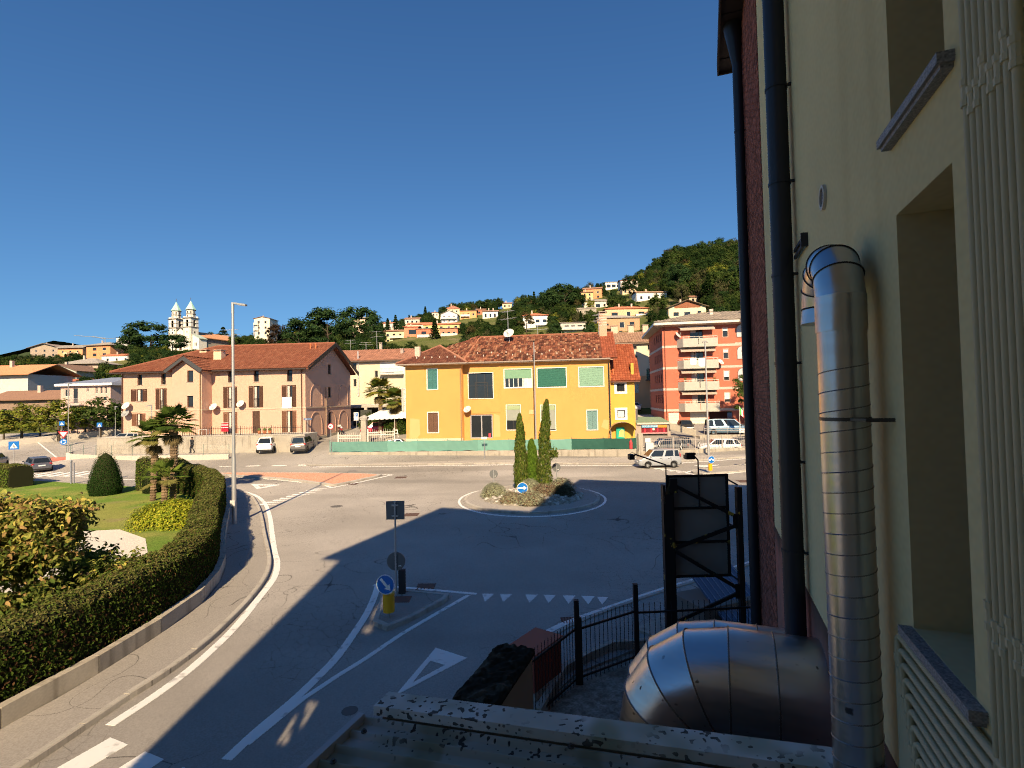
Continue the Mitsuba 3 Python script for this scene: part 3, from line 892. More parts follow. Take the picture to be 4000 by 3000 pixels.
# corrugated shed roof in the lower foreground
SF = Fr((2.45, 3.06), math.degrees(math.atan2(0.349, -0.937)), side=-1)     # s out from the wall to the left, d towards the camera
sh = thing('shed', 'low shed with a mossy corrugated roof under the viewpoint', 'shed')
m = MB(SF)
zr = lambda s: 3.80 - 0.066 * s
m.slantbox((-0.3, -0.16, zr(-0.3) + 0.0), (4.16, 0, -0.066 * 4.16), (0, 0.22, 0), (0, 0, 0.075))
part(sh, 'coping', m, 'lichen_coping')
m = MB(SF)
m.slantbox((-0.3, -0.10, zr(-0.3) - 0.9), (4.1, 0, -0.066 * 4.1), (0, 0.12, 0), (0, 0, 0.9))
m.box(-0.3, 3.82, -0.09, 0.02, -0.1, 2.6)
part(sh, 'wall', m, M((0.24, 0.20, 0.15), 0.9))
m = MB(SF)
nD, pitch = 640, 0.178
dd = np.linspace(0.02, 6.0, nD)
ph_ = (dd / pitch) % 1.0
prof = 0.042 * np.clip(np.where(ph_ < 0.5, ph_, 1 - ph_) * 9 - 3.0, 0, 1)
ss = np.linspace(-0.3, 3.92, 9)
S_, D_ = np.meshgrid(ss, dd, indexing='ij')
v = np.stack([S_, D_, zr(S_) - 0.045 + prof[None, :]], -1).reshape(-1, 3)
i, j = np.meshgrid(np.arange(8), np.arange(nD - 1), indexing='ij')
kx = (i * nD + j).ravel()
m.add(v, np.stack([kx, kx + nD, kx + nD + 1, kx + 1], 1))
part(sh, 'roof_sheet', m, 'cement_sheet', 30)
m = MB(SF)
for q in np.arange(0.089, 5.9, 0.178):
    for s in (3.80, 2.2, 0.7):
        if (int(q / 0.178) + int(s)) % 2 == 0:
            m.rod((s, q, zr(s) - 0.01), (s, q, zr(s) + 0.02), 0.012, 8)
            m.rod((s, q, zr(s) - 0.004), (s, q, zr(s) + 0.004), 0.024, 10)
part(sh, 'fixing_bolt', m, M((0.05, 0.05, 0.05), 0.6), kind='stuff')
m = MB(SF)
m.box(3.93, 3.985, 0.08, 6.2, zr(3.95) - 0.13, zr(3.95) + 0.02)
part(sh, 'fascia', m, M((0.36, 0.37, 0.40), 0.6))
m = MB(SF)
m.box(3.70, 3.82, 0.0, 6.2, -0.1, 3.4)
part(sh, 'wall', m, M((0.24, 0.20, 0.15), 0.9))

# moss-topped wall, yard, railing, red bin, billboard frame, lean-to sheet
mw = thing('mossy_wall', 'short thick rendered wall with a black mossy top beside the railing', 'wall')
WM = Fr((-0.33, 8.55), math.degrees(math.atan2(-1, -0.3725)))       # s towards the camera, d to the left (road) side is negative
m = MB(WM)
m.box(0.02, 4.6, -0.60, -0.02, -0.1, 2.1)
part(mw, 'render', m, M((0.25, 0.205, 0.15), 0.9))
m = MB(WM)
n1, n2 = 60, 12
ga, gb = np.meshgrid(np.linspace(-0.03, 4.6, n1), np.linspace(-0.64, 0.02, n2), indexing='ij')
gz = 2.17 + rng.normal(0, 0.016, ga.shape)
ed = np.minimum(np.minimum(gb + 0.64, 0.02 - gb), 0.15)
gz -= np.where(ed < 0.03, 0.05, 0)
i, j = np.meshgrid(np.arange(n1 - 1), np.arange(n2 - 1), indexing='ij')
kx = (i * n2 + j).ravel()
m.add(np.stack([ga + rng.normal(0, 0.006, ga.shape), gb + rng.normal(0, 0.008, gb.shape), gz], -1).reshape(-1, 3), np.stack([kx, kx + n2, kx + n2 + 1, kx + 1], 1))
m.box(-0.02, 4.6, -0.63, 0.01, 2.08, 2.13)
part(mw, 'moss', m, 'black_moss')
m = MB()
m.prism([(-0.35, 8.9), (1.2, 12.2), (5.4, 13.8), (5.6, 12.0), (2.6, 4.0), (-1.6, 5.2)], -0.05, 0.05)
struct('yard_floor', m, 'planting_soil')
m = MB()
m.prism([(0.6, 13.2), (2.2, 14.75), (4.9, 16.6), (6.5, 17.6), (13.5, 22.2), (16, 22), (9, 14), (5.5, 13.2), (2.9, 12.7), (1.25, 11.6), (0.1, 9.9)], -0.05, 0.10)
fk2 = struct('pavement', m, 'asphalt')
kerb(fk2, [(0.6, 13.2), (1.3, 14.0), (2.2, 14.75), (3.6, 15.75), (4.9, 16.6), (6.5, 17.6), (10, 19.8)], -1, length=1.0)
m = MB()
m.prism([(3.0, 13.6), (4.6, 14.9), (6.0, 15.6), (6.1, 13.0), (3.6, 12.9)], 0.1, 0.16)
struct('concrete_pad', m, CONC)
m = MB()
r, t, q = along([(0.35, 10.0), (1.0, 11.6), (2.1, 12.6), (2.6, 12.75), (3.1, 12.7)], 0.9)
kk = thing('yard_kerb', 'low concrete kerb curving through the yard behind the railing', 'kerb')
for a, b in zip(r[:-1], r[1:]):
    m = MB()
    m.bar((*a, 0.16), (*b, 0.16), 0.13, 0.26)
    part(kk, 'stone', m, CONC)


def railing(key, a, b, z0, z1, step, mat, r=0.008, posts=(), rails=(0.12, None), pw=0.10, ph=None):
    a, b = np.asarray(a, float), np.asarray(b, float)
    L = np.linalg.norm(b - a)
    n = max(2, int(round(L / step)))
    for zr_ in rails:
        zz = z1 - 0.22 if zr_ is None else z0 + zr_
        m = MB()
        m.bar((*a, zz), (*b, zz), 0.03, 0.045)
        part(key, 'rail', m, mat)
    for i in range(n + 1):
        p = a + (b - a) * i / n
        m = MB()
        m.rod((*p, z0), (*p, z1), r, 6)
        part(key, 'bar', m, mat)
    for q in posts:
        p = a + (b - a) * q
        m = MB()
        m.box(p[0] - pw / 2, p[0] + pw / 2, p[1] - pw / 2, p[1] + pw / 2, z0 - 0.1, ph or z1 + 0.2)
        part(key, 'post', m, mat)


IRON = M((0.016, 0.016, 0.018), 0.55, 0.3)
ra = thing('iron_railing', 'black iron railing with square posts around the yard behind the shed', 'railing')
railing(ra, (0.10, 9.7), (1.22, 11.23), 0.05, 1.42, 0.115, IRON, posts=())
railing(ra, (1.26, 11.26), (2.72, 12.15), 0.05, 1.40, 0.125, IRON, posts=(0.0, 1.0), ph=1.80)
railing(ra, (2.78, 12.18), (5.5, 12.35), 0.05, 1.35, 0.13, IRON, posts=(), )
m = MB()
m.box(1.29, 1.36, 11.2, 11.27, 0.0, 1.45)
part(ra, 'post', m, IRON)
rbx = thing('red_bin', 'dull red metal bin standing on legs behind the railing', 'bin')
BX = Fr((0.62, 10.75), math.degrees(math.atan2(1.53, 1.12)))
m = MB(BX)
m.box(-0.42, 0.62, -0.72, -0.08, 0.30, 1.0)
part(rbx, 'body', m, M((0.23, 0.05, 0.032), 0.6))
m = MB(BX)
m.slantbox((-0.45, -0.75, 1.0), (1.1, 0, 0), (0, 0.70, 0), (0, 0, 0.05))
part(rbx, 'lid', m, M((0.36, 0.09, 0.055), 0.6))
for a in (-0.3, 0.5):
    for b in (-0.66, -0.14):
        m = MB(BX)
        m.box(a - 0.03, a + 0.03, b - 0.03, b + 0.03, 0.0, 0.30)
        part(rbx, 'leg', m, M((0.30, 0.28, 0.26), 0.6))

bb = thing('billboard_frame', 'black peeling steel billboard seen from behind with three milky panels', 'billboard')
BP = 'peeling_black'
Bf = Fr((3.58, 12.62), 1.0)
m = MB(Bf)
m.box(-0.02, 0.20, -0.02, 0.02, 0.0, 3.72)
m.box(-0.03, 0.03, -0.16, 0.02, 0.0, 3.95)
m.box(0.17, 0.23, -0.12, 0.0, 0.0, 4.02)
part(bb, 'post', m, BP)
m = MB(Bf)
m.add([[-0.02, 0.03, 3.70], [0.20, -0.1, 4.08], [0.20, -0.1, 3.6], [0.0, 0.03, 3.5]], [[0, 1, 2, 3]])
part(bb, 'cap_plate', m, M((0.16, 0.145, 0.09), 0.6))
m = MB(Bf)
m.box(1.74, 1.80, -0.10, 0.04, 0.0, 3.86)
m.box(1.80, 1.87, -0.04, 0.02, 0.0, 3.86)
part(bb, 'post', m, BP)
PN = procmat('milky_panel', lambda p, n, uv: MX((0.27, 0.275, 0.255), (0.20, 0.20, 0.18), FB(p.x * 2, p.z * 2)), 0.5, 0.3)
zs = [1.70, 2.52, 3.34, 4.12]
for i in range(3):
    m = MB(Bf)
    m.box(0.2, 1.60, -0.26, -0.245, zs[i] + 0.01, zs[i + 1] - 0.01)
    part(bb, 'panel', m, PN)
for i, z in enumerate(zs):
    m = MB(Bf)
    m.box(0.16, 1.64, -0.25, -0.205, z - 0.028, z + 0.028)
    part(bb, 'frame_bar', m, BP)
for s in (0.17, 1.61):
    m = MB(Bf)
    m.box(s - 0.03, s + 0.03, -0.262, -0.205, 1.68, 4.15)
    part(bb, 'frame_bar', m, BP)
for a, b in (((0.22, 3.95), (1.76, 3.14)), ((0.25, 2.45), (1.76, 2.96)), ((0.25, 2.36), (1.76, 1.42)), ((0.25, 0.72), (1.76, 1.36)), ((0.25, 0.66), (1.2, 0.1))):
    m = MB(Bf)
    m.bar((a[0], -0.02, a[1]), (b[0], -0.02, b[1]), 0.045, 0.085)
    part(bb, 'brace', m, BP)
for s, z in ((1.74, 3.05), (1.74, 1.39), (0.24, 3.93)):
    m = MB(Bf)
    m.box(s - 0.10, s + 0.08, -0.012, 0.012, z - 0.17, z + 0.17)
    part(bb, 'gusset', m, BP)
for z in (4.02, 2.95, 1.72):
    m = MB(Bf)
    m.bar((1.62, -0.23, z), (1.80, -0.04, z - 0.12), 0.03)
    part(bb, 'tie', m, BP)
fl = thing('floodlight', 'small floodlight on a long bent arm above the billboard, its head over the grey car', 'floodlight')
m = MB(Bf)
m.tube([(0.09, -0.1, 3.7), (0.09, -0.1, 4.42), (-0.72, 0.15, 4.72)], 0.019, 8)
part(fl, 'arm', m, IRON)
m = MB(Bf)
m.box(-0.86, -0.74, 0.04, 0.24, 4.60, 4.72)
part(fl, 'head', m, IRON)
m = MB(Bf)
a = np.linspace(0, 2 * np.pi, 14)
m.tube(np.stack([-0.78 + 0.07 * np.cos(a), np.full(14, 0.15), 4.70 + 0.06 * np.sin(a)], 1), 0.006, 5)
part(fl, 'cable', m, IRON)
fl = thing('floodlight', 'small floodlight on a bent arm above the middle of the billboard top', 'floodlight')
m = MB(Bf)
m.tube([(0.92, -0.22, 3.32), (0.92, -0.22, 4.50), (0.60, 0.25, 4.72)], 0.019, 8)
part(fl, 'arm', m, IRON)
m = MB(Bf)
m.box(0.42, 0.62, 0.2, 0.42, 4.60, 4.69)
m.box(0.45, 0.66, 0.24, 0.36, 4.69, 4.74)
part(fl, 'head', m, IRON)
ls = thing('lean_to', 'small lean-to with a blue grey ribbed metal sheet between billboard and shaded wall', 'lean-to')
Lf = Fr((5.0, 12.9), 21)
m = MB(Lf)
m.box(-0.55, 1.4, -1.2, -0.02, 0.0, 0.95)
part(ls, 'wall', m, M((0.20, 0.18, 0.16), 0.9))
m = MB(Lf)
top = np.array([[-0.15, -1.3, 1.62], [1.3, -1.3, 1.62], [1.3, 0.55, 0.42], [-0.15, 0.55, 0.42]])
m.slantbox(top[3], top[2] - top[3], top[0] - top[3], (0, 0.01, 0.02))
part(ls, 'sheet', m, M((0.12, 0.16, 0.25), 0.4, 0.5, 0.3))
for q in np.linspace(0.03, 0.97, 9):
    m = MB(Lf)
    a, b = top[3] + (top[2] - top[3]) * q, top[0] + (top[1] - top[0]) * q
    m.bar(a + [0, 0, 0.03], b + [0, 0, 0.03], 0.022, 0.02)
    part(ls, 'rib', m, M((0.28, 0.33, 0.42), 0.4, 0.5, 0.3))

# ---------------------------------------------------------------- the main buildings across the road
WHITE = M((0.72, 0.71, 0.69), 0.6, 0.3)
BROWNW = M((0.075, 0.035, 0.022), 0.6, 0.25)
WOOD = M((0.16, 0.075, 0.045), 0.7, 0.2)
GREENW = M((0.035, 0.13, 0.115), 0.6, 0.3)
GREENS = M((0.17, 0.32, 0.22), 0.7, 0.2)
LEAD = M((0.16, 0.165, 0.17), 0.5, 0.4, 0.3)
COPPER = M((0.12, 0.05, 0.035), 0.5, 0.4, 0.2)
CURT = M((0.55, 0.53, 0.50), 0.9, 0.1)
ALU = M((0.55, 0.56, 0.57), 0.4, 0.5, 0.5)
ROOFB = M((0.16, 0.06, 0.04), 0.9)


def rect(a, c, b, d):
    return [(a, c), (b, c), (b, d), (a, d)]


def window(key, F, w, d=0.0, deep=0.14, frame=None, fw=0.07, mull=1, pane=GLASS, sill=True, surround=None, sw=0.10, curtain=False, bars=0):
    """A window as a part of key: frame, panes, sill and surround; w = (s0, z0, s1, z1)."""
    a, c, b, e = w
    m = MB(F)
    m.wall([rect(a, c, b, e), rect(a + fw, c + fw, b - fw, e - fw)], d - deep, d - deep + 0.05)
    for i in range(1, mull):
        s = a + (b - a) * i / mull
        m.box(s - fw / 2, s + fw / 2, d - deep, d - deep + 0.05, c + fw, e - fw)
    for i in range(1, bars + 1):
        z = c + (e - c) * i / (bars + 1)
        m.box(a + fw, b - fw, d - deep, d - deep + 0.045, z - 0.02, z + 0.02)
    k = part(key, 'window', m, frame or BROWNW)
    for i in range(mull):
        m = MB(F)
        m.box(a + (b - a) * i / mull + fw * 0.6, a + (b - a) * (i + 1) / mull - fw * 0.6, d - deep - 0.02, d - deep + 0.012, c + fw * 0.6, e - fw * 0.6)
        part(k, 'pane', m, pane)
    if curtain:
        m = MB(F)
        n = 14
        for i in range(n):
            s = a + fw + (b - a - 2 * fw) * 0.45 * i / n
            m.box(s, s + (b - a) * 0.45 / n * 0.8, d - deep + 0.013, d - deep + 0.02 + 0.008 * (i % 2), c + fw, e - fw)
        part(k, 'curtain', m, CURT)
    if sill:
        m = MB(F)
        m.box(a - 0.08, b + 0.08, d - deep, d + 0.07, c - 0.06, c - 0.002)
        part(k, 'sill', m, STONE if not surround else surround)
    if surround:
        m = MB(F)
        m.wall([rect(a - sw, c - sw, b + sw, e + sw), rect(a, c, b, e)], d - 0.02, d + 0.035)
        part(k, 'surround', m, surround)
    return k


def shutter(key, F, a, b, c, e, d, mat, slats=True, ajar=0.0):
    """One louvred shutter leaf from s = a to b on depth d."""
    m = MB(F)
    m.wall([rect(a, c, b, e), rect(a + 0.06, c + 0.08, b - 0.06, (c + e) / 2 - 0.03), rect(a + 0.06, (c + e) / 2 + 0.03, b - 0.06, e - 0.08)], d, d + 0.04)
    n = max(4, int((e - c) / 0.11))
    for i in range(n):
        z = c + 0.08 + (e - c - 0.16) * i / n
        m.slantbox((a + 0.05, d + 0.004, z), (b - a - 0.1, 0, 0), (0, 0.024, -0.03), (0, 0, 0.055))
    return part(key, 'shutter', m, mat)


def dish(label, F, s, d, z, r=0.45, col=(0.62, 0.62, 0.60), yaw=0.0, group=None):
    """A satellite dish held off the wall of frame F."""
    k = thing('satellite_dish', label, 'satellite dish', group)
    c = F.p(s, d, z)
    el, az = math.radians(35), math.radians(yaw)
    ax = np.array([math.cos(el) * math.sin(az), -math.cos(el) * math.cos(az), math.sin(el)])
    x = np.cross([0, 0, 1], ax)
    x /= np.linalg.norm(x)
    y = np.cross(ax, x)
    mm = np.eye(4)
    mm[:3, 0], mm[:3, 1], mm[:3, 2], mm[:3, 3] = x, y, ax, c
    m = MB(mm)
    m.lathe([(0.001, 0), (r * 0.5, 0.035), (r, 0.14), (r * 1.01, 0.13), (r * 0.5, 0.02), (0.001, -0.02)], 24)
    part(k, 'reflector', m, M(col, 0.5, 0.4), 40)
    m = MB(mm)
    m.rod((0, -r * 0.9, 0.10), (0, -r * 0.1, r * 1.1), 0.018, 6)
    part(k, 'arm', m, ALU)
    m = MB(mm)
    m.rod((0, -r * 0.12, r * 1.02), (0, -r * 0.05, r * 1.25), 0.05, 8)
    part(k, 'receiver', m, ALU)
    m = MB()
    m.tube([c - ax * 0.02, c - ax * 0.15, F.p(s, 0.0, z - 0.1)], 0.028, 6)
    part(k, 'bracket', m, LEAD)
    return k


def tile_roof(key, poly, up, tile=(0.26, 0.40), pal=((0.22, 0.08, 0.05), (0.19, 0.07, 0.04), (0.26, 0.11, 0.07)), jit=0.12, seed=1, name='tiles', lift=0.05):
    """Barrel tiles over a planar roof polygon (3-D corners); up = unit vector up the slope."""
    r = np.random.default_rng(seed)
    poly = np.asarray(poly, float)
    up = np.asarray(up, float) / np.linalg.norm(up)
    nn = np.cross(poly[1] - poly[0], poly[2] - poly[0])
    nn /= np.linalg.norm(nn)
    nn = nn if nn[2] > 0 else -nn
    ac = np.cross(up, nn)
    o = poly[0]
    P2 = Polygon([((p - o) @ ac, (p - o) @ up) for p in poly])
    x0, y0, x1, y1 = P2.bounds
    w, l = tile
    th = np.linspace(0, np.pi, 5)
    cs, sn = -np.cos(th) * w * 0.56, np.sin(th) * w * 0.34
    V, Fc, C, n = [], [], [], 0
    xs_, ys_ = np.arange(x0 + w / 2, x1, w), np.arange(y0 + l * 0.35, y1 - l * 0.1, l)
    import shapely
    gx, gy = np.meshgrid(xs_, ys_)
    ok = shapely.contains_xy(P2, gx.ravel(), gy.ravel())
    for cx, cy in zip(gx.ravel()[ok], gy.ravel()[ok]):
        cx += r.normal(0, 0.006)
        k_ = 1 + r.normal(0, 0.03)
        a, b = cy - l * 0.55 + r.normal(0, 0.008), cy + l * 0.55
        lo = o + ac * cx + up * a + nn * lift
        hi = o + ac * cx + up * b + nn * (lift - 0.045)
        V.append(np.vstack([lo + np.outer(cs * k_, ac) + np.outer(sn * k_, nn), hi + np.outer(cs * 0.86, ac) + np.outer(sn * 0.86, nn)]))
        i = np.arange(4)
        Fc.append(np.vstack([np.stack([i, i + 1, i + 6, i + 5], 1), [[0, 1, 2, 3], [0, 3, 4, 4]]]) + n)
        n += 10
        C.append(np.broadcast_to(np.clip(np.asarray(pal[r.integers(len(pal))]) * (1 + r.normal(0, jit)), 0.01, 0.9), (10, 3)))
    m = MB()
    if V:
        m.add(np.vstack(V), np.vstack(Fc), np.vstack(C))
        part(key, name, m, VC, kind='stuff')


def slab(key, name, poly, th, mat, label=None):
    """A thin slab under a planar polygon of 3-D corners."""
    p = np.asarray(poly, float)
    q = p - [0, 0, th]
    n = len(p)
    m = MB()
    f = [[0, i, i + 1] for i in range(1, n - 1)] + [[n, n + i + 1, n + i] for i in range(1, n - 1)]
    f += [[i, i + n, (i + 1) % n + n] for i in range(n)] + [[i, (i + 1) % n + n, (i + 1) % n] for i in range(n)]
    m.add(np.vstack([p, q]), f)
    return part(key, name, m, mat, label=label)


def ridge(key, a, b, mat, r=0.14, name='ridge'):
    a, b = np.asarray(a, float), np.asarray(b, float)
    L = np.linalg.norm(b - a)
    n = max(1, int(L / 0.45))
    m = MB()
    for i in range(n):
        p, q = a + (b - a) * i / n, a + (b - a) * ((i + 1.08) / n)
        m.tube([p + [0, 0, 0.0], q + [0, 0, 0.02]], [r, r * 0.88], 8)
    part(key, name, m, mat, kind='stuff')


def chimney(key, F, s, d, z0, z1, w=0.5, dp=0.5, mat=None, cap=True):
    m = MB(F)
    m.box(s - w / 2, s + w / 2, d - dp / 2, d + dp / 2, z0, z1)
    k = part(key, 'chimney', m, mat or M((0.55, 0.42, 0.32), 0.9))
    if cap:
        m = MB(F)
        m.box(s - w / 2 - 0.06, s + w / 2 + 0.06, d - dp / 2 - 0.06, d + dp / 2 + 0.06, z1 + 0.14, z1 + 0.22)
        for i in (-1, 1):
            for j in (-1, 1):
                m.box(s + i * w * 0.4 - 0.04, s + i * w * 0.4 + 0.04, d + j * dp * 0.4 - 0.04, d + j * dp * 0.4 + 0.04, z1, z1 + 0.14)
        part(k, 'cap', m, M((0.35, 0.30, 0.26), 0.9))
    return k


def pot(key, F, s, d, z0):
    m = MB(F)
    m.lathe([(0.09, 0), (0.09, 0.5), (0.13, 0.5), (0.13, 0.56), (0.09, 0.56), (0.09, 0.62), (0.13, 0.62), (0.13, 0.68), (0.02, 0.74)], 10, (s, d, z0))
    return part(key, 'chimney_pot', m, M((0.55, 0.16, 0.07), 0.8))


def downpipe(key, F, s, d, z0, z1, mat, r=0.06):
    m = MB(F)
    m.rod((s, d, z0), (s, d, z1), r, 8)
    part(key, 'downpipe', m, mat)


def antenna(F, s, d, z, h, label, n=9, turn=0.0, group=None):
    k = thing('roof_antenna', label, 'antenna', group)
    m = MB(F)
    m.rod((s, d, z), (s, d, z + h), 0.03, 6)
    part(k, 'mast', m, ALU)
    ct, st = math.cos(turn), math.sin(turn)
    for j in range(2):
        m = MB(F)
        zz = z + h - 0.1 - j * 0.55 * (h / 2)
        L = 0.9 + 0.3 * j
        m.rod((s - L * ct, d - L * st, zz), (s + L * ct, d + L * st, zz), 0.018, 5)
        for q in np.linspace(-L, L, n):
            e = 0.28 + 0.12 * (q < 0)
            m.rod((s + q * ct + e * st, d + q * st - e * ct, zz), (s + q * ct - e * st, d + q * st + e * ct, zz), 0.011, 4)
        part(k, 'array', m, ALU)


# ---- yellow house
yh = thing('yellow_house', 'long yellow two storey house with mottled tile roof behind the green netting', 'house')
YL = Fr((-11.57, 57.0), -7)
m = MB(YL)
w1, w2 = (2.46, 7.3, 3.55, 9.46), (2.44, 2.65, 3.56, 4.78)
m.wall([rect(0, 2.0, 6.2, 9.98)] + [rect(*w) for w in (w1, w2)], -0.35, 0)
m.box(5.85, 6.2, -1.0, -0.35, 1.5, 9.98)
m.box(0, 0.35, -12, -0.35, 1.5, 9.98)
part(yh, 'wall', m, YEL)
MW = [(6.76, 6.21, 9.44, 8.95), (10.72, 7.28, 13.67, 9.25), (14.29, 7.23, 17.34, 9.26), (18.72, 7.21, 21.27, 9.24), (6.86, 1.86, 9.34, 4.45), (10.88, 2.75, 12.36, 5.39), (14.6, 2.63, 16.1, 5.31), (19.46, 2.63, 20.52, 4.68)]
m = MB(YL)
m.wall([rect(6.2, 1.5, 22.0, 9.98)] + [rect(*w) for w in MW], -1.35, -1.0)
m.box(21.65, 22.0, -12, -1.35, 1.5, 9.98)
m.box(0.35, 21.65, -12, -11.7, 1.5, 9.98)
part(yh, 'wall', m, YEL)
m = MB(YL)
m.box(-0.03, 6.23, -0.3, 0.025, 1.5, 2.0)
part(yh, 'plinth', m, M((0.55, 0.47, 0.36), 0.9))
m = MB(YL)
for s, z0, z1 in ((10.2, 5.6, 9.9), (17.81, 1.7, 9.9)):
    m.box(s - 0.06, s + 0.06, -1.0, -0.94, z0, z1)
m.box(6.3, 10.2, -1.0, -0.95, 4.62, 4.72)
part(yh, 'rib', m, YEL)
m = MB(YL)
for w in MW[:7] + [w1, w2]:
    pass
m.box(0.4, 21.6, -6, -5.8, 1.6, 9.9)
part(yh, 'inner_wall', m, DARK)
k = window(yh, YL, w1, 0, 0.12, M((0.3, 0.28, 0.25)), surround=WHITE, sw=0.09)
for a, b in ((w1[0], 3.0), (3.01, w1[2])):
    shutter(k, YL, a + 0.02, b, w1[1] + 0.02, w1[3] - 0.02, -0.06, M((0.05, 0.17, 0.17), 0.6))
k = window(yh, YL, w2, 0, 0.12, M((0.3, 0.28, 0.25)), surround=WHITE, sw=0.09)
for a, b in ((w2[0], 2.99), (3.0, w2[2])):
    shutter(k, YL, a + 0.02, b, w2[1] + 0.02, w2[3] - 0.02, -0.06, M((0.14, 0.075, 0.05), 0.8))
k = window(yh, YL, MW[0], -1, 0.2, M((0.03, 0.03, 0.035), 0.4, 0.4), mull=3, bars=1, surround=WHITE, sw=0.07)
m = MB(YL)
m.wall([rect(7.45, 6.25, 8.85, 7.95), rect(7.53, 6.3, 8.77, 7.87)], -1.15, -1.12)
part(k, 'inner_frame', m, M((0.03, 0.03, 0.035), 0.4, 0.4))
k = window(yh, YL, MW[1], -1, 0.16, WHITE, mull=6, surround=WHITE, sw=0.08, curtain=False)
m = MB(YL)
m.box(10.74, 13.65, -1.10, -1.06, 8.28, 9.23)
part(k, 'roller_blind', m, GREENS)
m = MB(YL)
m.box(12.75, 13.6, -1.15, -1.12, 7.33, 8.28)
part(k, 'curtain', m, M((0.62, 0.62, 0.62), 0.9))
for w, mat in ((MW[2], M((0.008, 0.115, 0.085), 0.45, 0.4)), (MW[3], M((0.20, 0.36, 0.27), 0.6, 0.3))):
    k = window(yh, YL, w, -1, 0.16, WHITE, mull=2, surround=WHITE, sw=0.08)
    m = MB(YL)
    n = 26
    for i in range(n):
        z = w[1] + 0.06 + (w[3] - w[1] - 0.1) * i / n
        m.box(w[0] + 0.02, w[2] - 0.02, -1.08, -1.05, z, z + 0.066)
    part(k, 'roller_blind', m, mat)
k = window(yh, YL, MW[4], -1, 0.14, M((0.30, 0.29, 0.31), 0.5), mull=2, bars=0, fw=0.13, sill=False)
m = MB(YL)
m.box(8.85, 9.1, -1.12, -1.08, 1.95, 2.4)
part(k, 'sticker', m, M((0.6, 0.05, 0.08)))
for w, z in ((MW[5], 3.75), (MW[6], 2.75)):
    k = window(yh, YL, w, -1, 0.16, M((0.04, 0.04, 0.045)), mull=2, surround=WHITE, sw=0.07)
    m = MB(YL)
    m.box(w[0] + 0.02, w[2] - 0.02, -1.09, -1.06, z, w[3] - 0.5)
    part(k, 'roller_blind', m, M((0.27, 0.29, 0.26), 0.8))
    m = MB(YL)
    m.box(w[0] + 0.02, w[2] - 0.02, -1.07, -1.03, w[3] - 0.5, w[3])
    part(k, 'blind_box', m, M((0.30, 0.37, 0.22), 0.8))
k = window(yh, YL, MW[7], -1, 0.12, M((0.3, 0.3, 0.28)), surround=WHITE, sw=0.07)
for a, b in ((MW[7][0], 19.98), (19.99, MW[7][2])):
    shutter(k, YL, a + 0.02, b, MW[7][1] + 0.02, MW[7][3] - 0.02, -1.06, M((0.15, 0.27, 0.27), 0.6))
# patches of bare render and drainpipes
m = MB(YL)
m.wall([[(0.35, 2.05), (0.45, 4.2), (1.5, 4.1), (1.55, 2.5), (1.2, 2.05)]], 0.0, 0.004)
part(yh, 'repair_patch', m, M((0.60, 0.38, 0.17), 0.9))
for q in ([(9.45, 2.0), (10.15, 2.0), (10.1, 4.3), (9.5, 4.5)], [(20.9, 2.9), (21.6, 2.6), (21.7, 3.6), (21.2, 3.7)]):
    m = MB(YL)
    m.wall([q], -1.0, -0.996)
    part(yh, 'repair_patch', m, M((0.60, 0.37, 0.16), 0.9))
downpipe(yh, YL, 6.12, 0.1, 1.6, 9.5, M((0.32, 0.20, 0.11), 0.6))
downpipe(yh, YL, 21.85, -0.9, 1.6, 9.6, M((0.03, 0.028, 0.028), 0.6), 0.08)
m = MB(YL)
m.box(13.3, 13.95, -0.995, -0.96, 4.4, 4.85)
part(yh, 'wall_plate', m, M((0.62, 0.40, 0.20)))
# roofs
Pn = YL.p
EV = 10.05
A_, B_, C_, D_ = Pn(-0.75, 0.75, EV), Pn(6.95, 0.75, EV), Pn(6.95, -11, EV), Pn(-0.75, -12.5, EV)
apex = Pn(2.6, -5.0, 12.45)
MR = ((0.186, 0.068, 0.043), (0.124, 0.046, 0.031), (0.248, 0.105, 0.062), (0.285, 0.155, 0.099), (0.087, 0.037, 0.028), (0.205, 0.081, 0.050))
slab(yh, 'roof', [A_, B_, apex], 0.12, ROOFB)
slab(yh, 'roof', [D_, A_, apex], 0.12, ROOFB)
slab(yh, 'roof', [B_, Pn(6.95, -5.5, EV), apex], 0.12, ROOFB)
PL = ((0.143, 0.056, 0.038), (0.116, 0.045, 0.034), (0.173, 0.075, 0.049))
tile_roof(yh, [A_, B_, apex], (apex - (A_ + B_) / 2) - YL.u * ((apex - (A_ + B_) / 2) @ YL.u), pal=PL, seed=2)
lp = (apex - (A_ + D_) / 2)
tile_roof(yh, [A_, D_, apex], lp - YL.n * (lp @ YL.n), pal=PL, seed=3)
R0, R1 = Pn(7.2, -6.2, 13.40), Pn(22.75, -6.2, 13.40)
E0, E1_ = Pn(6.3, -0.35, EV + 0.1), Pn(22.75, -0.35, EV + 0.1)
HB = Pn(-1.0, -6.2, EV + 0.9)
slab(yh, 'roof', [E0, E1_, R1, R0], 0.14, ROOFB)
slab(yh, 'roof', [E0, R0, HB], 0.14, ROOFB)
slab(yh, 'roof', [R0, R1, Pn(22.75, -12.4, EV), Pn(6.3, -12.4, EV)], 0.14, ROOFB)
up = (R0 + R1) / 2 - (E0 + E1_) / 2
up = up - YL.u * (up @ YL.u)
N0, N1 = Pn(21.2, -6.2, 13.40), Pn(21.2, -0.35, EV + 0.1)
tile_roof(yh, [E0, N1, N0, R0], up, pal=MR, jit=0.2, seed=4)
tile_roof(yh, [N1, E1_, R1, N0], up, pal=((0.27, 0.08, 0.045), (0.30, 0.09, 0.05), (0.25, 0.075, 0.042)), jit=0.06, seed=5)
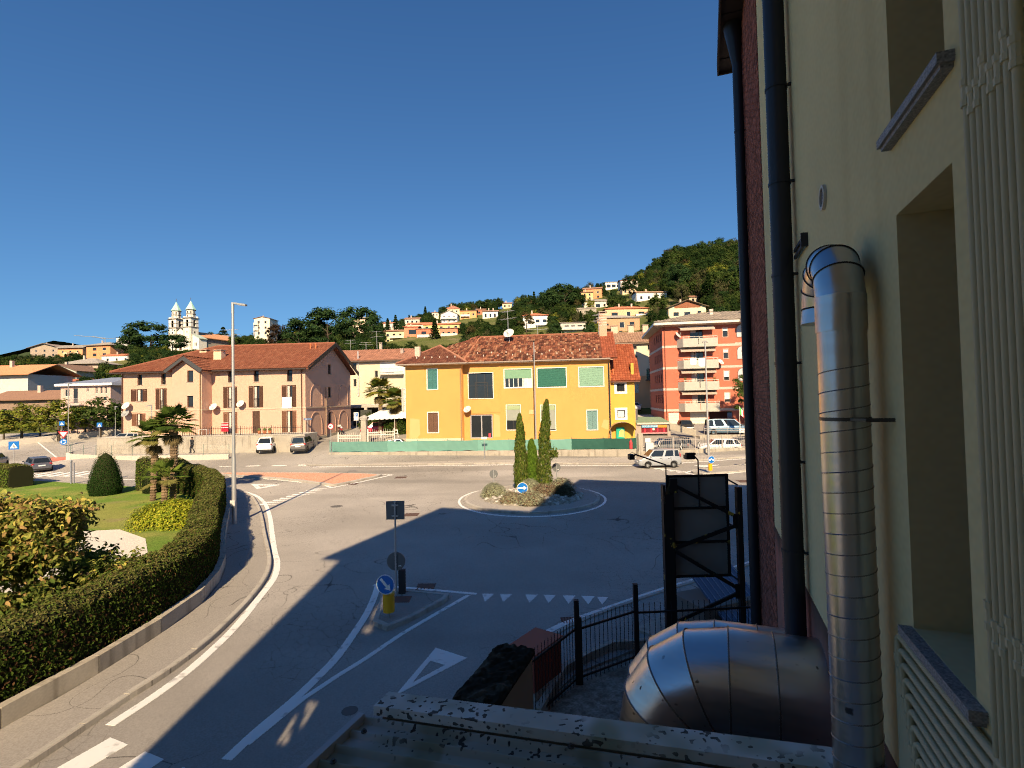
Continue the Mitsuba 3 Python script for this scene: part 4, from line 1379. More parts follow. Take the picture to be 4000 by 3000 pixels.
tile_roof(yh, [E0, R0, HB], up, pal=MR, jit=0.2, seed=6)
ridge(yh, R0 + [0, 0, 0.05], R1 + [0, 0, 0.05], M((0.27, 0.11, 0.07), 0.9))
ridge(yh, E0 + [0, 0, 0.08], R0 + [0, 0, 0.05], M((0.36, 0.15, 0.09), 0.9), name='hip')
ridge(yh, B_ + [0, 0, 0.05], apex + [0, 0, 0.05], M((0.36, 0.17, 0.11), 0.9), name='hip')
ridge(yh, A_ + [0, 0, 0.05], apex + [0, 0, 0.05], M((0.30, 0.13, 0.09), 0.9), name='hip')
m = MB(YL)                                                           # snow catchers, small pale tabs on the tiles
for s in np.arange(1.2, 5.6, 0.85):
    m.box(s, s + 0.07, -0.35, -0.2, 10.68, 10.86)
for i, s in enumerate(np.arange(7.6, 21.2, 0.8)):
    q = 0.9 if i % 2 else 1.6
    m.box(s, s + 0.07, -0.35 - q - 0.1, -0.35 - q, EV + 0.22 + q * 0.55, EV + 0.40 + q * 0.55)
part(yh, 'snow_guard', m, M((0.62, 0.56, 0.50)), kind='stuff')
m = MB()
m.bar(Pn(-0.8, 0.82, EV - 0.06), Pn(7.0, 0.82, EV - 0.06), 0.14, 0.12)
m.bar(Pn(6.98, 0.8, EV - 0.06), Pn(6.98, -0.4, EV - 0.06), 0.12, 0.12)
m.bar(Pn(6.9, -0.28, EV + 0.02), Pn(22.0, -0.28, EV + 0.02), 0.14, 0.12)
part(yh, 'gutter', m, M((0.30, 0.24, 0.21), 0.5))
m = MB(YL)
m.box(-0.5, 6.8, 0, 0.7, EV - 0.16, EV - 0.12)
m.box(6.5, 22.3, -1.0, -0.4, EV - 0.10, EV - 0.06)
part(yh, 'soffit', m, M((0.62, 0.52, 0.40)))
chimney(yh, YL, 0.95, -1.6, 10.4, 12.1, 0.55, 0.5, M((0.52, 0.44, 0.37), 0.9), cap=False)
chimney(yh, YL, 21.6, -5.6, 12.9, 15.6, 0.85, 0.8, M((0.52, 0.33, 0.24), 0.9))
m = MB(YL)
for i in range(5):
    m.box(21.6 - 0.45, 21.6 + 0.45, -6.03, -5.17, 14.2 + 0.3 * i, 14.26 + 0.3 * i)
part(yh, 'chimney_band', m, M((0.62, 0.58, 0.53)), kind='stuff')
# lean-to extension on the right
ex = thing('house_extension', 'narrow yellow annexe with steep bright red roof and two white framed windows', 'house')
EX = [(22.64, 6.59, 23.48, 7.45), (22.63, 3.84, 23.44, 4.64)]
m = MB(YL)
m.wall([rect(22.0, 1.2, 24.5, 7.75)] + [rect(*w) for w in EX], -1.6, -1.3)
m.box(24.2, 24.5, -7, -1.6, 1.2, 9.6)
part(ex, 'wall', m, plaster('bright_yellow', (0.60, 0.36, 0.08), 0.04))
for i, w in enumerate(EX):
    k = window(ex, YL, w, -1.3, 0.15, M((0.05, 0.05, 0.05)), bars=0, surround=M((0.82, 0.81, 0.78), 0.8), sw=0.24, pane=GLASS if i == 0 else M((0.45, 0.50, 0.56), 0.3))
    m = MB(YL)
    for q in np.linspace(w[0] + 0.12, w[2] - 0.12, 5):
        m.box(q - 0.012, q + 0.012, -1.38, -1.36, w[1], w[3])
    if i == 0:
        part(k, 'grille', m, DARK)
T0, T1, T2, T3 = Pn(22.0, -0.95, 7.75), Pn(25.05, -0.95, 7.75), Pn(24.95, -6.2, 12.05), Pn(22.3, -6.2, 12.05)
slab(ex, 'roof', [T0, T1, T2, T3], 0.16, M((0.30, 0.09, 0.05), 0.9))
up = T3 - T0
tile_roof(ex, [T0, T1, T2, T3], up - YL.u * (up @ YL.u), pal=((0.30, 0.085, 0.042), (0.27, 0.075, 0.038), (0.33, 0.10, 0.05)), jit=0.07, seed=8)
m = MB()
m.bar(Pn(22.0, -0.85, 7.62), Pn(25.05, -0.85, 7.62), 0.12)
part(ex, 'gutter', m, M((0.14, 0.06, 0.04)))
pot(ex, YL, 22.35, -1.7, 8.3)
cn = thing('arched_canopy', 'translucent brown barrel canopy against the annexe over a green poster', 'canopy')
a = np.linspace(0.12, np.pi - 0.12, 14)
m = MB(YL)
v = [[23.05 + 1.3 * math.cos(t), d, 2.45 + 0.95 * math.sin(t)] for d in (-1.28, 0.3) for t in a]
i = np.arange(13)
m.add(v, np.stack([i, i + 1, i + 15, i + 14], 1))
m.add(np.array(v) + [0, 0, 0.03], np.stack([i, i + 1, i + 15, i + 14], 1))
part(cn, 'sheet', m, M((0.34, 0.24, 0.13), 0.4, 0.4))
for s in (21.82, 24.28):
    m = MB(YL)
    m.rod((s, 0.25, 1.5), (s, 0.25, 2.6), 0.03, 6)
    part(cn, 'post', m, ALU)
sp = thing('poster_board', 'green and orange advertising board leaning under the arched canopy', 'poster')
m = MB(YL)
m.box(22.45, 23.3, -1.0, -0.96, 1.55, 2.85)
part(sp, 'board', m, M((0.02, 0.36, 0.25)))
m = MB(YL)
m.wall([[(22.7, 1.85), (23.22, 1.8), (23.26, 2.5), (23.0, 2.62), (22.75, 2.4)]], -0.96, -0.955)
part(sp, 'print', m, M((0.75, 0.45, 0.18)))
vs = thing('blade_sign', 'tall narrow white sign with red lettering on the left corner of the yellow house', 'sign')
m = MB(YL)
m.box(-0.28, -0.22, -0.5, 0.5, 4.9, 7.5)
m.box(-0.24, 0.0, -0.5, 0.0, 4.9, 7.5)
part(vs, 'panel', m, M((0.70, 0.66, 0.64)))
m = MB(YL)
for i, ch in enumerate('RISTORANTE'):
    m.text(ch, 0.19, (-0.12, 7.36 - 0.255 * i), 0.0, 0.01)
part(vs, 'lettering', m, M((0.40, 0.04, 0.05)))
dish('white satellite dish beside the glazed entrance of the yellow house', YL, 6.75, -0.35, 5.0, 0.42, yaw=-25)
k = dish('big white satellite dish standing on the mottled roof of the yellow house', YL, 10.9, -4.4, 13.55, 0.62, yaw=-20)
m = MB(YL)
m.rod((10.9, -4.5, 12.2), (10.9, -4.45, 13.5), 0.03)
part(k, 'mast', m, ALU)
antenna(YL, 10.6, -6.0, 13.3, 3.2, 'tall roof antenna behind the big rooftop dish', turn=0.6)
antenna(YL, 21.1, -5.4, 13.2, 2.4, 'small antenna mast beside the banded chimney of the yellow house', turn=1.2)
antenna(YL, 14.0, -7.0, 13.2, 1.6, 'low antenna at mid ridge of the yellow house', turn=0.1)

# ---- peach house
ph = thing('peach_house', 'long peach three storey house with brown shutters and a shaded arched gable end', 'house')
PH = Fr((-45.41, 61.0), -3)
Pp = PH.p
at = [(1.92, 8.63, 2.49, 9.84), (4.78, 8.63, 5.34, 9.88), (12.77, 8.69, 13.39, 10.0), (15.8, 8.68, 16.41, 10.0), (19.72, 8.65, 20.35, 9.98)]
f1 = [(1.78, 6.73, 2.58, 8.14), (4.55, 5.76, 5.1, 8.18), (12.72, 5.76, 13.4, 8.18), (15.75, 5.76, 16.45, 8.19), (19.63, 5.72, 20.33, 8.19)]
g0 = [(1.78, 3.91, 2.45, 5.32), (4.55, 3.93, 5.1, 5.31), (12.72, 2.84, 13.4, 5.26), (15.65, 2.81, 16.5, 5.32), (19.63, 2.78, 20.33, 5.28)]
sl = [(6.69, 6.69, 6.94, 8.14)]
m = MB(PH)
m.wall([rect(0, 1.0, 21.85, 10.15)] + [rect(*w) for w in at + f1 + g0 + sl], -0.35, 0)
m.box(0, 0.3, -13.3, -0.35, 1.0, 10.15)
m.box(0.3, 21.5, -13.4, -13.1, 1.0, 10.15)
part(ph, 'wall', m, PEACH)
m = MB(PH)
m.box(0.35, 21.3, -4.2, -4, 1.1, 10)
part(ph, 'inner_wall', m, DARK)
for w in at:
    k = window(ph, PH, w, 0, 0.3, BROWNW, fw=0.05)
    m = MB(PH)
    for q in np.linspace(w[0] + 0.05, w[2] - 0.05, 6):
        m.rod((q, -0.05, w[1]), (q, -0.05, w[1] + 0.85), 0.012, 5)
    m.box(w[0], w[2], -0.07, -0.03, w[1] + 0.85, w[1] + 0.89)
    part(k, 'railing', m, DARK)
for row, mat in ((f1, BROWNW), (g0, WOOD)):
    for w in row:
        if w[2] - w[0] > 0.8 and row is g0:
            k = window(ph, PH, w, 0, 0.1, BROWNW)
            shutter(k, PH, w[0], (w[0] + w[2]) / 2, w[1], w[3], 0.0, M((0.09, 0.05, 0.035), 0.7))
            shutter(k, PH, (w[0] + w[2]) / 2 + 0.01, w[2], w[1], w[3], 0.0, M((0.09, 0.05, 0.035), 0.7))
            continue
        k = window(ph, PH, w, 0, 0.2, BROWNW, mull=2, fw=0.06, curtain=True)
        hw = (w[2] - w[0]) * 0.74
        shutter(k, PH, w[0] - hw, w[0] - 0.02, w[1], w[3], 0.02, mat)
        shutter(k, PH, w[2] + 0.02, w[2] + hw * 0.85, w[1], w[3], 0.02, mat)
        if w[3] - w[1] > 2 and row is f1:
            m = MB(PH)
            for q in np.linspace(w[0] + 0.03, w[2] - 0.03, 7):
                m.rod((q, -0.02, w[1]), (q, -0.02, w[1] + 1.0), 0.011, 5)
            m.box(w[0], w[2], -0.04, 0.0, w[1] + 1.0, w[1] + 1.04)
            part(k, 'railing', m, DARK)
window(ph, PH, sl[0], 0, 0.15, BROWNW, fw=0.03)
# projecting bay with its own little gable
BW = [(9.15, 8.74, 9.84, 10.04), (9.14, 5.93, 9.82, 7.19)]
m = MB(PH)
m.wall([[(8.05, 1.0), (10.85, 1.0), (10.85, 10.15), (9.1, 11.35), (7.4, 10.15), (7.4, 1.0)]] + [rect(*w) for w in BW], 1.5, 1.8)
m.box(10.55, 10.85, 0, 1.5, 1.0, 10.15)
m.box(7.4, 7.7, 0, 1.5, 1.0, 10.15)
part(ph, 'bay', m, PEACH)
for w in BW:
    window(ph, PH, w, 1.8, 0.2, BROWNW, mull=1)
m = MB(PH)
m.box(-0.02, 21.9, 0, 0.06, 5.52, 5.64)
m.box(7.38, 10.9, 1.8, 1.86, 5.54, 5.66)
m.box(10.85, 10.91, 0, 1.86, 5.54, 5.66)
part(ph, 'string_course', m, M((0.52, 0.42, 0.33), 0.9))
RT = ((0.206, 0.078, 0.048), (0.189, 0.068, 0.042), (0.223, 0.090, 0.055))
RG, EVp = 13.62, 10.12
e0, e1 = Pp(-0.8, 0.75, EVp), Pp(22.6, 0.75, EVp)
r0, r1 = Pp(7.2, -6.9, RG), Pp(22.6, -6.9, RG)
b0, b1 = Pp(-0.8, -14.4, EVp), Pp(22.6, -14.4, EVp)
for poly in ([e0, e1, r1, r0], [b0, b1, r1, r0], [e0, b0, r0]):
    slab(ph, 'roof', poly, 0.2, ROOFB)
up = Pp(0, -7.65, RG - EVp) - Pp(0, 0, 0)
tile_roof(ph, [e0, e1, r1, r0], up, tile=(0.27, 0.42), pal=RT, jit=0.07, seed=11)
up2 = Pp(8, 0, RG - EVp) - Pp(0, 0, 0)
tile_roof(ph, [e0, b0, r0], up2, tile=(0.3, 0.45), pal=RT, jit=0.07, seed=12)
ridge(ph, r0 + [0, 0, 0.05], r1 + [0, 0, 0.05], M((0.25, 0.095, 0.06), 0.9))
ridge(ph, e0 + [0, 0, 0.05], r0 + [0, 0, 0.05], M((0.25, 0.095, 0.06), 0.9), name='hip')
m = MB(PH)
m.bar((-0.8, 0.82, EVp - 0.12), (7.0, 0.82, EVp - 0.12), 0.13)
m.bar((11.2, 0.82, EVp - 0.12), (22.3, 0.82, EVp - 0.12), 0.13)
part(ph, 'gutter', m, M((0.04, 0.03, 0.03), 0.5), kind='stuff')
m = MB(PH)
for s in np.arange(0.3, 21.8, 0.62):
    if not 7.2 < s < 11:
        m.box(s, s + 0.12, 0, 0.7, EVp - 0.2, EVp - 0.05)
part(ph, 'rafter_ends', m, M((0.10, 0.06, 0.045)), kind='stuff')
gb = [(7.0, 2.5, 10.05), (9.1, 2.5, 11.55), (11.25, 2.5, 10.05)]
gq = [(7.0, -1.0, 10.05), (9.1, -2.6, 11.55), (11.25, -1.0, 10.05)]
for a, b in ((0, 1), (1, 2)):
    poly = [Pp(*gb[a]), Pp(*gb[b]), Pp(*gq[b]), Pp(*gq[a])]
    slab(ph, 'bay_roof', poly, 0.12, ROOFB)
    u_ = (np.array(gb[1]) - np.array(gb[a if a != 1 else b])) * [1, 0, 1]
    tile_roof(ph, poly, Pp(*u_) - Pp(0, 0, 0), pal=RT, jit=0.07, seed=13 + a)
m = MB(PH)
for a, b in ((gb[0], gb[1]), (gb[1], gb[2])):
    m.bar(np.array(a) + [0, 0.02, -0.12], np.array(b) + [0, 0.02, -0.12], 0.06, 0.42)
part(ph, 'barge_board', m, M((0.055, 0.058, 0.065), 0.5), kind='stuff')
chimney(ph, PH, 10.15, -2.6, 10.9, 12.5, 0.95, 0.9, M((0.72, 0.52, 0.36), 0.9))
chimney(ph, PH, 6.75, -5.0, 12.2, 12.85, 0.9, 0.8, M((0.70, 0.50, 0.35), 0.9))
for s in (20.3, 20.95):
    pot(ph, PH, s, -5.0, 12.75)
pot(ph, PH, 8.6, -4.2, 12.3)
m = MB(PH)
m.slantbox((9.1, -3.9, 12.27), (0.9, 0, 0), (0, -0.9, 0.42), (0, 0, 0.05))
part(ph, 'skylight', m, M((0.03, 0.04, 0.06), 0.1, 0.5))
for s, zt in ((0.15, 9.9), (21.45, 9.9)):
    downpipe(ph, PH, s, 0.1, 1.2, zt, M((0.10, 0.05, 0.035), 0.5))
downpipe(ph, PH, 10.7, 1.9, 1.2, 9.9, M((0.30, 0.21, 0.12), 0.5))
# gable end
GE = Fr(tuple(Pp(21.85, 0, 0)[:2]), 85.6)
gw_ = [(6.15, 9.7, 7.03, 10.95), (6.07, 6.77, 7.0, 8.06), (6.04, 3.34, 6.95, 5.09)]
m = MB(GE)
m.wall([[(0, 1.0), (13.4, 1.0), (13.4, 10.15), (6.9, 13.35), (0, 10.15)]] + [rect(*w) for w in gw_], -0.3, 0.0)
part(ph, 'gable_wall', m, PEACH)
for w in gw_:
    window(ph, GE, w, 0.0, 0.2, BROWNW)


def arch_strip(F, a, b, z0, z1, w, d0, d1, mb):
    r_a, c = (b - a) / 2, (a + b) / 2
    t = np.linspace(0, np.pi, 15)
    out = [(a, z0)] + [(c - r_a * math.cos(x), z1 - r_a + r_a * math.sin(x)) for x in t] + [(b, z0)]
    inn = [(a + w, z0)] + [(c - (r_a - w) * math.cos(x), z1 - r_a + (r_a - w) * math.sin(x)) for x in t] + [(b - w, z0)]
    mb.wall([out + inn[::-1]], d0, d1)


for a, b, z0, z1 in ((1.13, 4.38, 5.73, 8.42), (9.34, 12.45, 5.7, 8.5), (1.05, 4.28, 2.3, 5.1), (9.24, 12.33, 2.5, 5.1), (5.3, 8.3, 2.4, 5.1)):
    m = MB(GE)
    arch_strip(GE, a, b, z0, z1, 0.12, 0.0, 0.05, m)
    part(ph, 'blind_arch', m, PEACH)
m = MB(GE)
m.box(-0.02, 13.42, 0, 0.07, 5.5, 5.66)
part(ph, 'string_course', m, M((0.45, 0.35, 0.28), 0.9))
m = MB(GE)
m.wall([[(-0.05, 1.0), (13.45, 1.2), (13.45, 2.45), (-0.05, 1.95)]], 0.0, 0.06)
part(ph, 'plinth', m, CONC)
m = MB(GE)
for s, z in ((3.2, 1.25), (8.6, 1.55)):
    m.box(s, s + 0.8, 0.0, 0.07, z, z + 0.6)
part(ph, 'cellar_opening', m, DARK, kind='stuff')
downpipe(ph, GE, 5.2, 0.12, 2.0, 8.0, M((0.30, 0.22, 0.16), 0.5))
m = MB(GE)
for a, b in (((-0.85, EVp + 0.02), (6.9, 13.6)), ((6.9, 13.6), (14.5, EVp + 0.02))):
    m.bar((a[0], 0.8, a[1] - 0.12), (b[0], 0.8, b[1] - 0.12), 0.06, 0.5)
part(ph, 'barge_board', m, M((0.035, 0.03, 0.03), 0.5), kind='stuff')
dish('white satellite dish high on the left corner of the peach house', PH, 0.99, 0.5, 6.2, 0.47, yaw=-10)
dish('grey satellite dish below another at the left corner of the peach house', PH, 0.92, 0.5, 5.3, 0.46, (0.30, 0.31, 0.32), yaw=-10)
dish('white satellite dish right of the projecting bay of the peach house', PH, 11.5, 0.7, 5.85, 0.46, yaw=-12)
dish('white satellite dish between two shuttered windows of the peach house', PH, 14.5, 0.4, 6.15, 0.45, yaw=-10)
antenna(PH, 9.2, -6.6, 13.4, 2.4, 'thin roof antenna rising before the church aisle')
lau = thing('laundry', 'white cloth hung out of an upper window of the peach house', 'cloth')
m = MB(PH)
g_s, g_z = np.meshgrid(np.linspace(19.15, 20.3, 14), np.linspace(5.55, 6.85, 12), indexing='ij')
gd = 0.10 + 0.02 * np.sin(g_s * 14) + (6.85 - g_z) * 0.02
i, j = np.meshgrid(np.arange(13), np.arange(11), indexing='ij')
kx = (i * 12 + j).ravel()
m.add(np.stack([g_s, gd, g_z], -1).reshape(-1, 3), np.stack([kx, kx + 12, kx + 13, kx + 1], 1))
scene[lau] = m.ply(M((0.82, 0.82, 0.82), 0.9), True)
# terrace in front of the peach house
tr = thing('terrace', 'raised concrete terrace with railing along the front of the peach house', 'terrace')
m = MB(PH)
m.box(-0.2, 23.2, 0.02, 3.2, 0.2, 2.72)
part(tr, 'retaining_wall', m, CONC)
m = MB(PH)
m.box(-0.2, 23.2, 0.02, 3.24, 2.72, 2.80)
part(tr, 'slab', m, STONE)
for a, b in ((9.5, 16.0), (16.0, 22.9)):
    rr = thing('terrace_railing', 'thin dark railing on the terrace edge, ' + ('nearer the bay' if a < 10 else 'nearer the gable corner'), 'railing')
    p, q = Pp(a, 3.1, 0), Pp(b, 3.1, 0)
    railing(rr, p[:2], q[:2], 2.8, 3.75, 0.25, DARK, r=0.014, posts=(0, 0.5, 1), pw=0.05, ph=3.8, rails=(0.08, None))

# ---------------------------------------------------------------- coral block and its forecourt
FC = MB()
FC.prism([(21.0, 58.6), (30, 57.3), (58, 58), (58, 90), (20, 90), (19.0, 75), (18.4, 66)], -0.2, 1.45)
struct('forecourt', FC, M((0.30, 0.26, 0.225), 0.9))
FC = MB()
FC.prism([(27.5, 57.2), (58, 56.5), (58, 60.0), (29.5, 60.3)], 0.0, 1.5)
struct('grass_bank', FC, 'lawn_grass')
FC = MB()
FC.prism([(-13.0, 56.2), (12.3, 52.8), (12.6, 56.5), (13.4, 60), (15, 75), (-14, 78), (-13.4, 63)], -0.2, 1.62)
struct('yard', FC, M((0.34, 0.31, 0.27), 0.9))
fw_ = thing('forecourt_wall', 'stained concrete retaining wall below the parked cars of the coral block', 'wall')
m = MB()
m.prism([(20.7, 58.4), (29.6, 56.9), (58, 56.2), (58, 56.5), (29.7, 57.2), (20.9, 58.7)], -0.1, 1.60)
part(fw_, 'wall', m, CONC)
cb = thing('coral_block', 'five storey coral apartment block with grey balconies and pale bands', 'apartment block')
CB = Fr((20.79, 72.0), -8.5)
WB = [(3.68, 13.2, 5.38, 15.07), (3.67, 10.3, 5.41, 11.95), (3.7, 7.4, 5.4, 9.04), (3.69, 4.5, 5.42, 6.1)]
WS = [(7.96, 13.81, 8.6, 15.04), (7.95, 10.9, 8.6, 12.15), (7.93, 7.96, 8.61, 9.24), (7.94, 5.02, 8.62, 6.31)]
GA = [(0.55, 1.45, 1.95, 3.72), (3.37, 1.45, 5.62, 3.72), (5.86, 1.45, 8.9, 3.75)]
m = MB(CB)
m.wall([rect(0, 1.3, 11.2, 15.5)] + [rect(*w) for w in WB + WS + GA], -0.35, 0)
m.wall([rect(11.2, 1.3, 22, 15.7)], -0.35 + 1.2, 1.2)
m.box(11.2, 11.5, 0, 0.9, 1.3, 15.6)
part(cb, 'wall', m, CORAL)
CS = Fr((20.79, 72.0), 82.5, side=-1)
ws = [(a, z, b, z + 1.15) for z in (13.7, 10.8, 7.9, 5.0) for a, b in ((0.99, 2.27), (3.0, 4.36), (4.76, 5.82), (6.61, 8.11))]
ws = [((a + b) / 2 - 0.42, z, (a + b) / 2 + 0.42, z2) for a, z, b, z2 in ws]
m = MB(CS)
m.wall([rect(0, 1.3, 14, 15.5)] + [rect(*w) for w in ws], -0.3, 0)
part(cb, 'side_wall', m, CORAL)
for w in ws:
    window(cb, CS, w, 0, 0.15, BROWNW, fw=0.05, sill=False)
BAND = M((0.50, 0.42, 0.375), 0.85)
for z in (12.56, 9.63, 6.73, 3.86):
    m = MB(CB)
    m.box(-0.03, 11.2, 0.0, 0.035, z, z + 0.32)
    m.box(11.4, 22, 1.2, 1.235, z + 0.1, z + 0.42)
    part(cb, 'band', m, BAND)
    m = MB(CS)
    m.box(0.02, 14, 0.0, 0.035, z, z + 0.32)
    part(cb, 'band', m, BAND)
m = MB(CS)
m.box(0, 14, 0, 0.05, 1.3, 1.9)
part(cb, 'plinth', m, BAND)
BALC = M((0.43, 0.42, 0.385), 0.85)
AWN = M((0.42, 0.335, 0.285), 0.9)
for i, z in enumerate((12.5, 9.59, 6.68, 3.80)):
    m = MB(CB)
    for a, b in (((1.95, 0.0), (2.55, 1.3)), ((2.55, 1.3), (6.95, 1.3)), ((6.95, 1.3), (6.95, 0.0))):
        m.bar((*a, z + 0.575), (*b, z + 0.575), 0.10, 1.15)
    m.prism([(1.95, 0), (2.55, 1.3), (6.95, 1.3), (6.95, 0)], z, z + 0.14)
    k = part(cb, 'balcony', m, BALC)
    m = MB(CB)
    m.bar((1.95, 0.0, z + 1.36), (2.55, 1.3, z + 1.36), 0.05)
    m.bar((2.5, 1.3, z + 1.36), (6.95, 1.3, z + 1.36), 0.05)
    m.bar((6.95, 1.3, z + 1.36), (6.95, 0.0, z + 1.36), 0.05)
    for s in (2.55, 3.2, 4.7, 6.4, 6.93):
        m.box(s - 0.02, s + 0.02, 1.28, 1.32, z + 1.15, z + 1.36)
    part(k, 'rail', m, M((0.66, 0.60, 0.56), 0.6))
    m = MB(CB)
    m.box(4.5, 4.58, 1.35, 1.37, z + 0.3, z + 1.1)
    part(k, 'scupper', m, DARK if i < 3 else M((0.42, 0.15, 0.10)))
    za = z + 2.5
    m = MB(CB)
    n = 24
    ss_ = np.linspace(2.25, 6.75, n * 2 + 1)
    v = np.concatenate([[[s, 0.05, za + 0.32] for s in ss_], [[s, 1.05, za + 0.02] for s in ss_], [[s, 1.07, za - 0.20 - 0.05 * (j % 2)] for j, s in enumerate(ss_)]])
    q = np.arange(2 * n)
    L = 2 * n + 1
    m.add(v, np.vstack([np.stack([q, q + 1, q + L + 1, q + L], 1), np.stack([q + L, q + L + 1, q + 2 * L + 1, q + 2 * L], 1)]))
    aw = thing('awning', ('topmost', 'second highest', 'third highest', 'lowest')[i] + ' scalloped brownish awning over a balcony of the coral block', 'awning')
    part(aw, 'fabric', m, AWN)
    m = MB(CB)
    m.rod((2.2, 0.1, za + 0.33), (6.8, 0.1, za + 0.33), 0.06, 8)
    part(aw, 'roller', m, WHITE)
for i, w in enumerate(WB):
    k = window(cb, CB, w, 0, 0.16, M((0.10, 0.085, 0.08)), mull=3, curtain=i > 0, sill=False)
    m = MB(CB)
    m.box(w[0] + 0.03, w[0] + 0.78, -0.09, -0.06, w[3] - (0.55, 0.0, 0.7, 0.75)[i] - 0.02, w[3])
    part(k, 'roller_blind', m, M((0.50, 0.43, 0.40)))
for i, w in enumerate(WS):
    k = window(cb, CB, w, 0, 0.16, M((0.10, 0.085, 0.08)), mull=1, surround=M((0.62, 0.42, 0.36)), sw=0.05)
    m = MB(CB)
    m.box(w[0] + 0.02, w[2] - 0.02, -0.09, -0.06, w[3] - (0.42, 0.45, 0.86, 0.92)[i], w[3])
    part(k, 'roller_blind', m, M((0.72, 0.66, 0.64)))
for i, w in enumerate(GA):
    m = MB(CB)
    if i < 2:
        for q in range(6):
            m.box(w[0], w[2], -0.16, -0.12, w[1] + (w[3] - w[1]) * q / 6 + 0.01, w[1] + (w[3] - w[1]) * (q + 1) / 6 - 0.01)
        part(cb, 'garage_door', m, M((0.62, 0.59, 0.53), 0.7))
    else:
        m.box(w[0], w[2], -3.0, -2.9, w[1], w[3])
        part(cb, 'porch_recess', m, M((0.16, 0.06, 0.05)))
for i, (z0, z1) in enumerate(((13.74, 15.37), (10.79, 12.45), (7.85, 9.5))):       # arched glazed loggias in the corner
    m = MB(CB)
    t = np.linspace(0, np.pi, 13)
    a, b = 9.75, 10.98
    arc = [(a, z0)] + [((a + b) / 2 - (b - a) / 2 * math.cos(x), z1 - 0.6 + 0.6 * math.sin(x)) for x in t] + [(b, z0)]
    m.wall([arc], 0.0, 0.05)
    k = part(cb, 'arched_window', m, M((0.46, 0.48, 0.52), 0.25, 0.5))
    m = MB(CB)
    arc2 = [(a - 0.06, z0 - 0.06)] + [((a + b) / 2 - (b - a + 0.12) / 2 * math.cos(x), z1 - 0.6 + 0.68 * math.sin(x)) for x in t] + [(b + 0.06, z0 - 0.06)]
    m.wall([arc2, arc], 0.0, 0.07)
    part(k, 'frame', m, M((0.16, 0.13, 0.12)))
m = MB(CB)
m.wall([rect(9.5, 12.6, 11.2, 13.0)], 0, 0.03)
part(cb, 'lintel', m, BAND)
m = MB(CB)
m.add([[-1.15, 1.2, 15.62], [10.2, 1.2, 15.62], [10.2, 1.2, 15.95], [-1.15, 1.2, 15.95], [-1.15, -16, 15.62], [-1.15, -16, 15.95], [0, 0, 15.45], [10.2, 0, 15.45]], [[0, 1, 2, 3], [0, 3, 5, 4]])
m.slantbox((-1.15, 1.2, 15.62), (11.35, 0, 0), (0, 0.06, 0), (0, 0, 0.34))
m.slantbox((-1.18, 1.2, 15.62), (0, -17, 0), (-0.05, 0, 0), (0, 0, 0.34))
m.slantbox((10.0, 2.5, 15.8), (13, 0, 0), (0, 0.06, 0), (0, 0, 0.34))
m.slantbox((10.0, 1.2, 15.8), (0, 1.3, 0), (-0.05, 0, 0), (0, 0, 0.34))
part(cb, 'fascia', m, M((0.66, 0.62, 0.58)))
m = MB(CB)
m.slantbox((-1.15, 1.2, 15.60), (11.4, 0, 0), (0, -1.25, -0.14), (0, 0, 0.03))
m.slantbox((-1.15, 1.2, 15.60), (0, -17, 0), (1.2, 0, -0.14), (0, 0, 0.03))
m.box(10, 23, 1.2, 2.5, 15.72, 15.76)
part(cb, 'soffit', m, M((0.36, 0.30, 0.26)))
SLT = ((0.26, 0.225, 0.20), (0.22, 0.195, 0.175), (0.29, 0.25, 0.22))
q0, q1, q2, q3 = CB.p(-1.2, 1.25, 15.98), CB.p(23, 1.25, 15.98), CB.p(23, -7, 18.2), CB.p(6.6, -7, 18.2)
slab(cb, 'roof', [q0, q1, q2, q3], 0.2, M((0.2, 0.17, 0.15), 0.9))
slab(cb, 'roof', [q0, q3, CB.p(-1.2, -16, 15.98)], 0.2, M((0.2, 0.17, 0.15), 0.9))
up = CB.p(0, -8.25, 2.22) - CB.p(0, 0, 0)
tile_roof(cb, [q0, q1, q2, q3], up, tile=(0.5, 0.6), pal=SLT, jit=0.06, seed=21)
for s in (7.4, 11.75):
    m = MB(CB)
    m.box(s - 0.22, s + 0.22, -4.2, -3.7, 16.8, 17.7)
    for i in range(3):
        m.box(s - 0.25, s + 0.25, -4.23, -3.67, 17.75 + 0.2 * i, 17.85 + 0.2 * i)
        m.box(s - 0.18, s + 0.18, -4.15, -3.75, 17.70 + 0.2 * i, 17.76 + 0.2 * i)
    part(cb, 'chimney', m, M((0.62, 0.54, 0.49), 0.9))
downpipe(cb, CB, 0.3, 0.08, 1.4, 15.4, M((0.20, 0.07, 0.05), 0.5))
downpipe(cb, CB, 11.7, 1.3, 1.4, 15.6, M((0.20, 0.07, 0.05), 0.5))
dish('white satellite dish beside the top balcony of the coral block', CB, 1.95, 0.5, 14.2, 0.45, yaw=45)
dish('white satellite dish at the right end of the second highest balcony', CB, 7.3, 0.9, 10.35, 0.45, yaw=30)
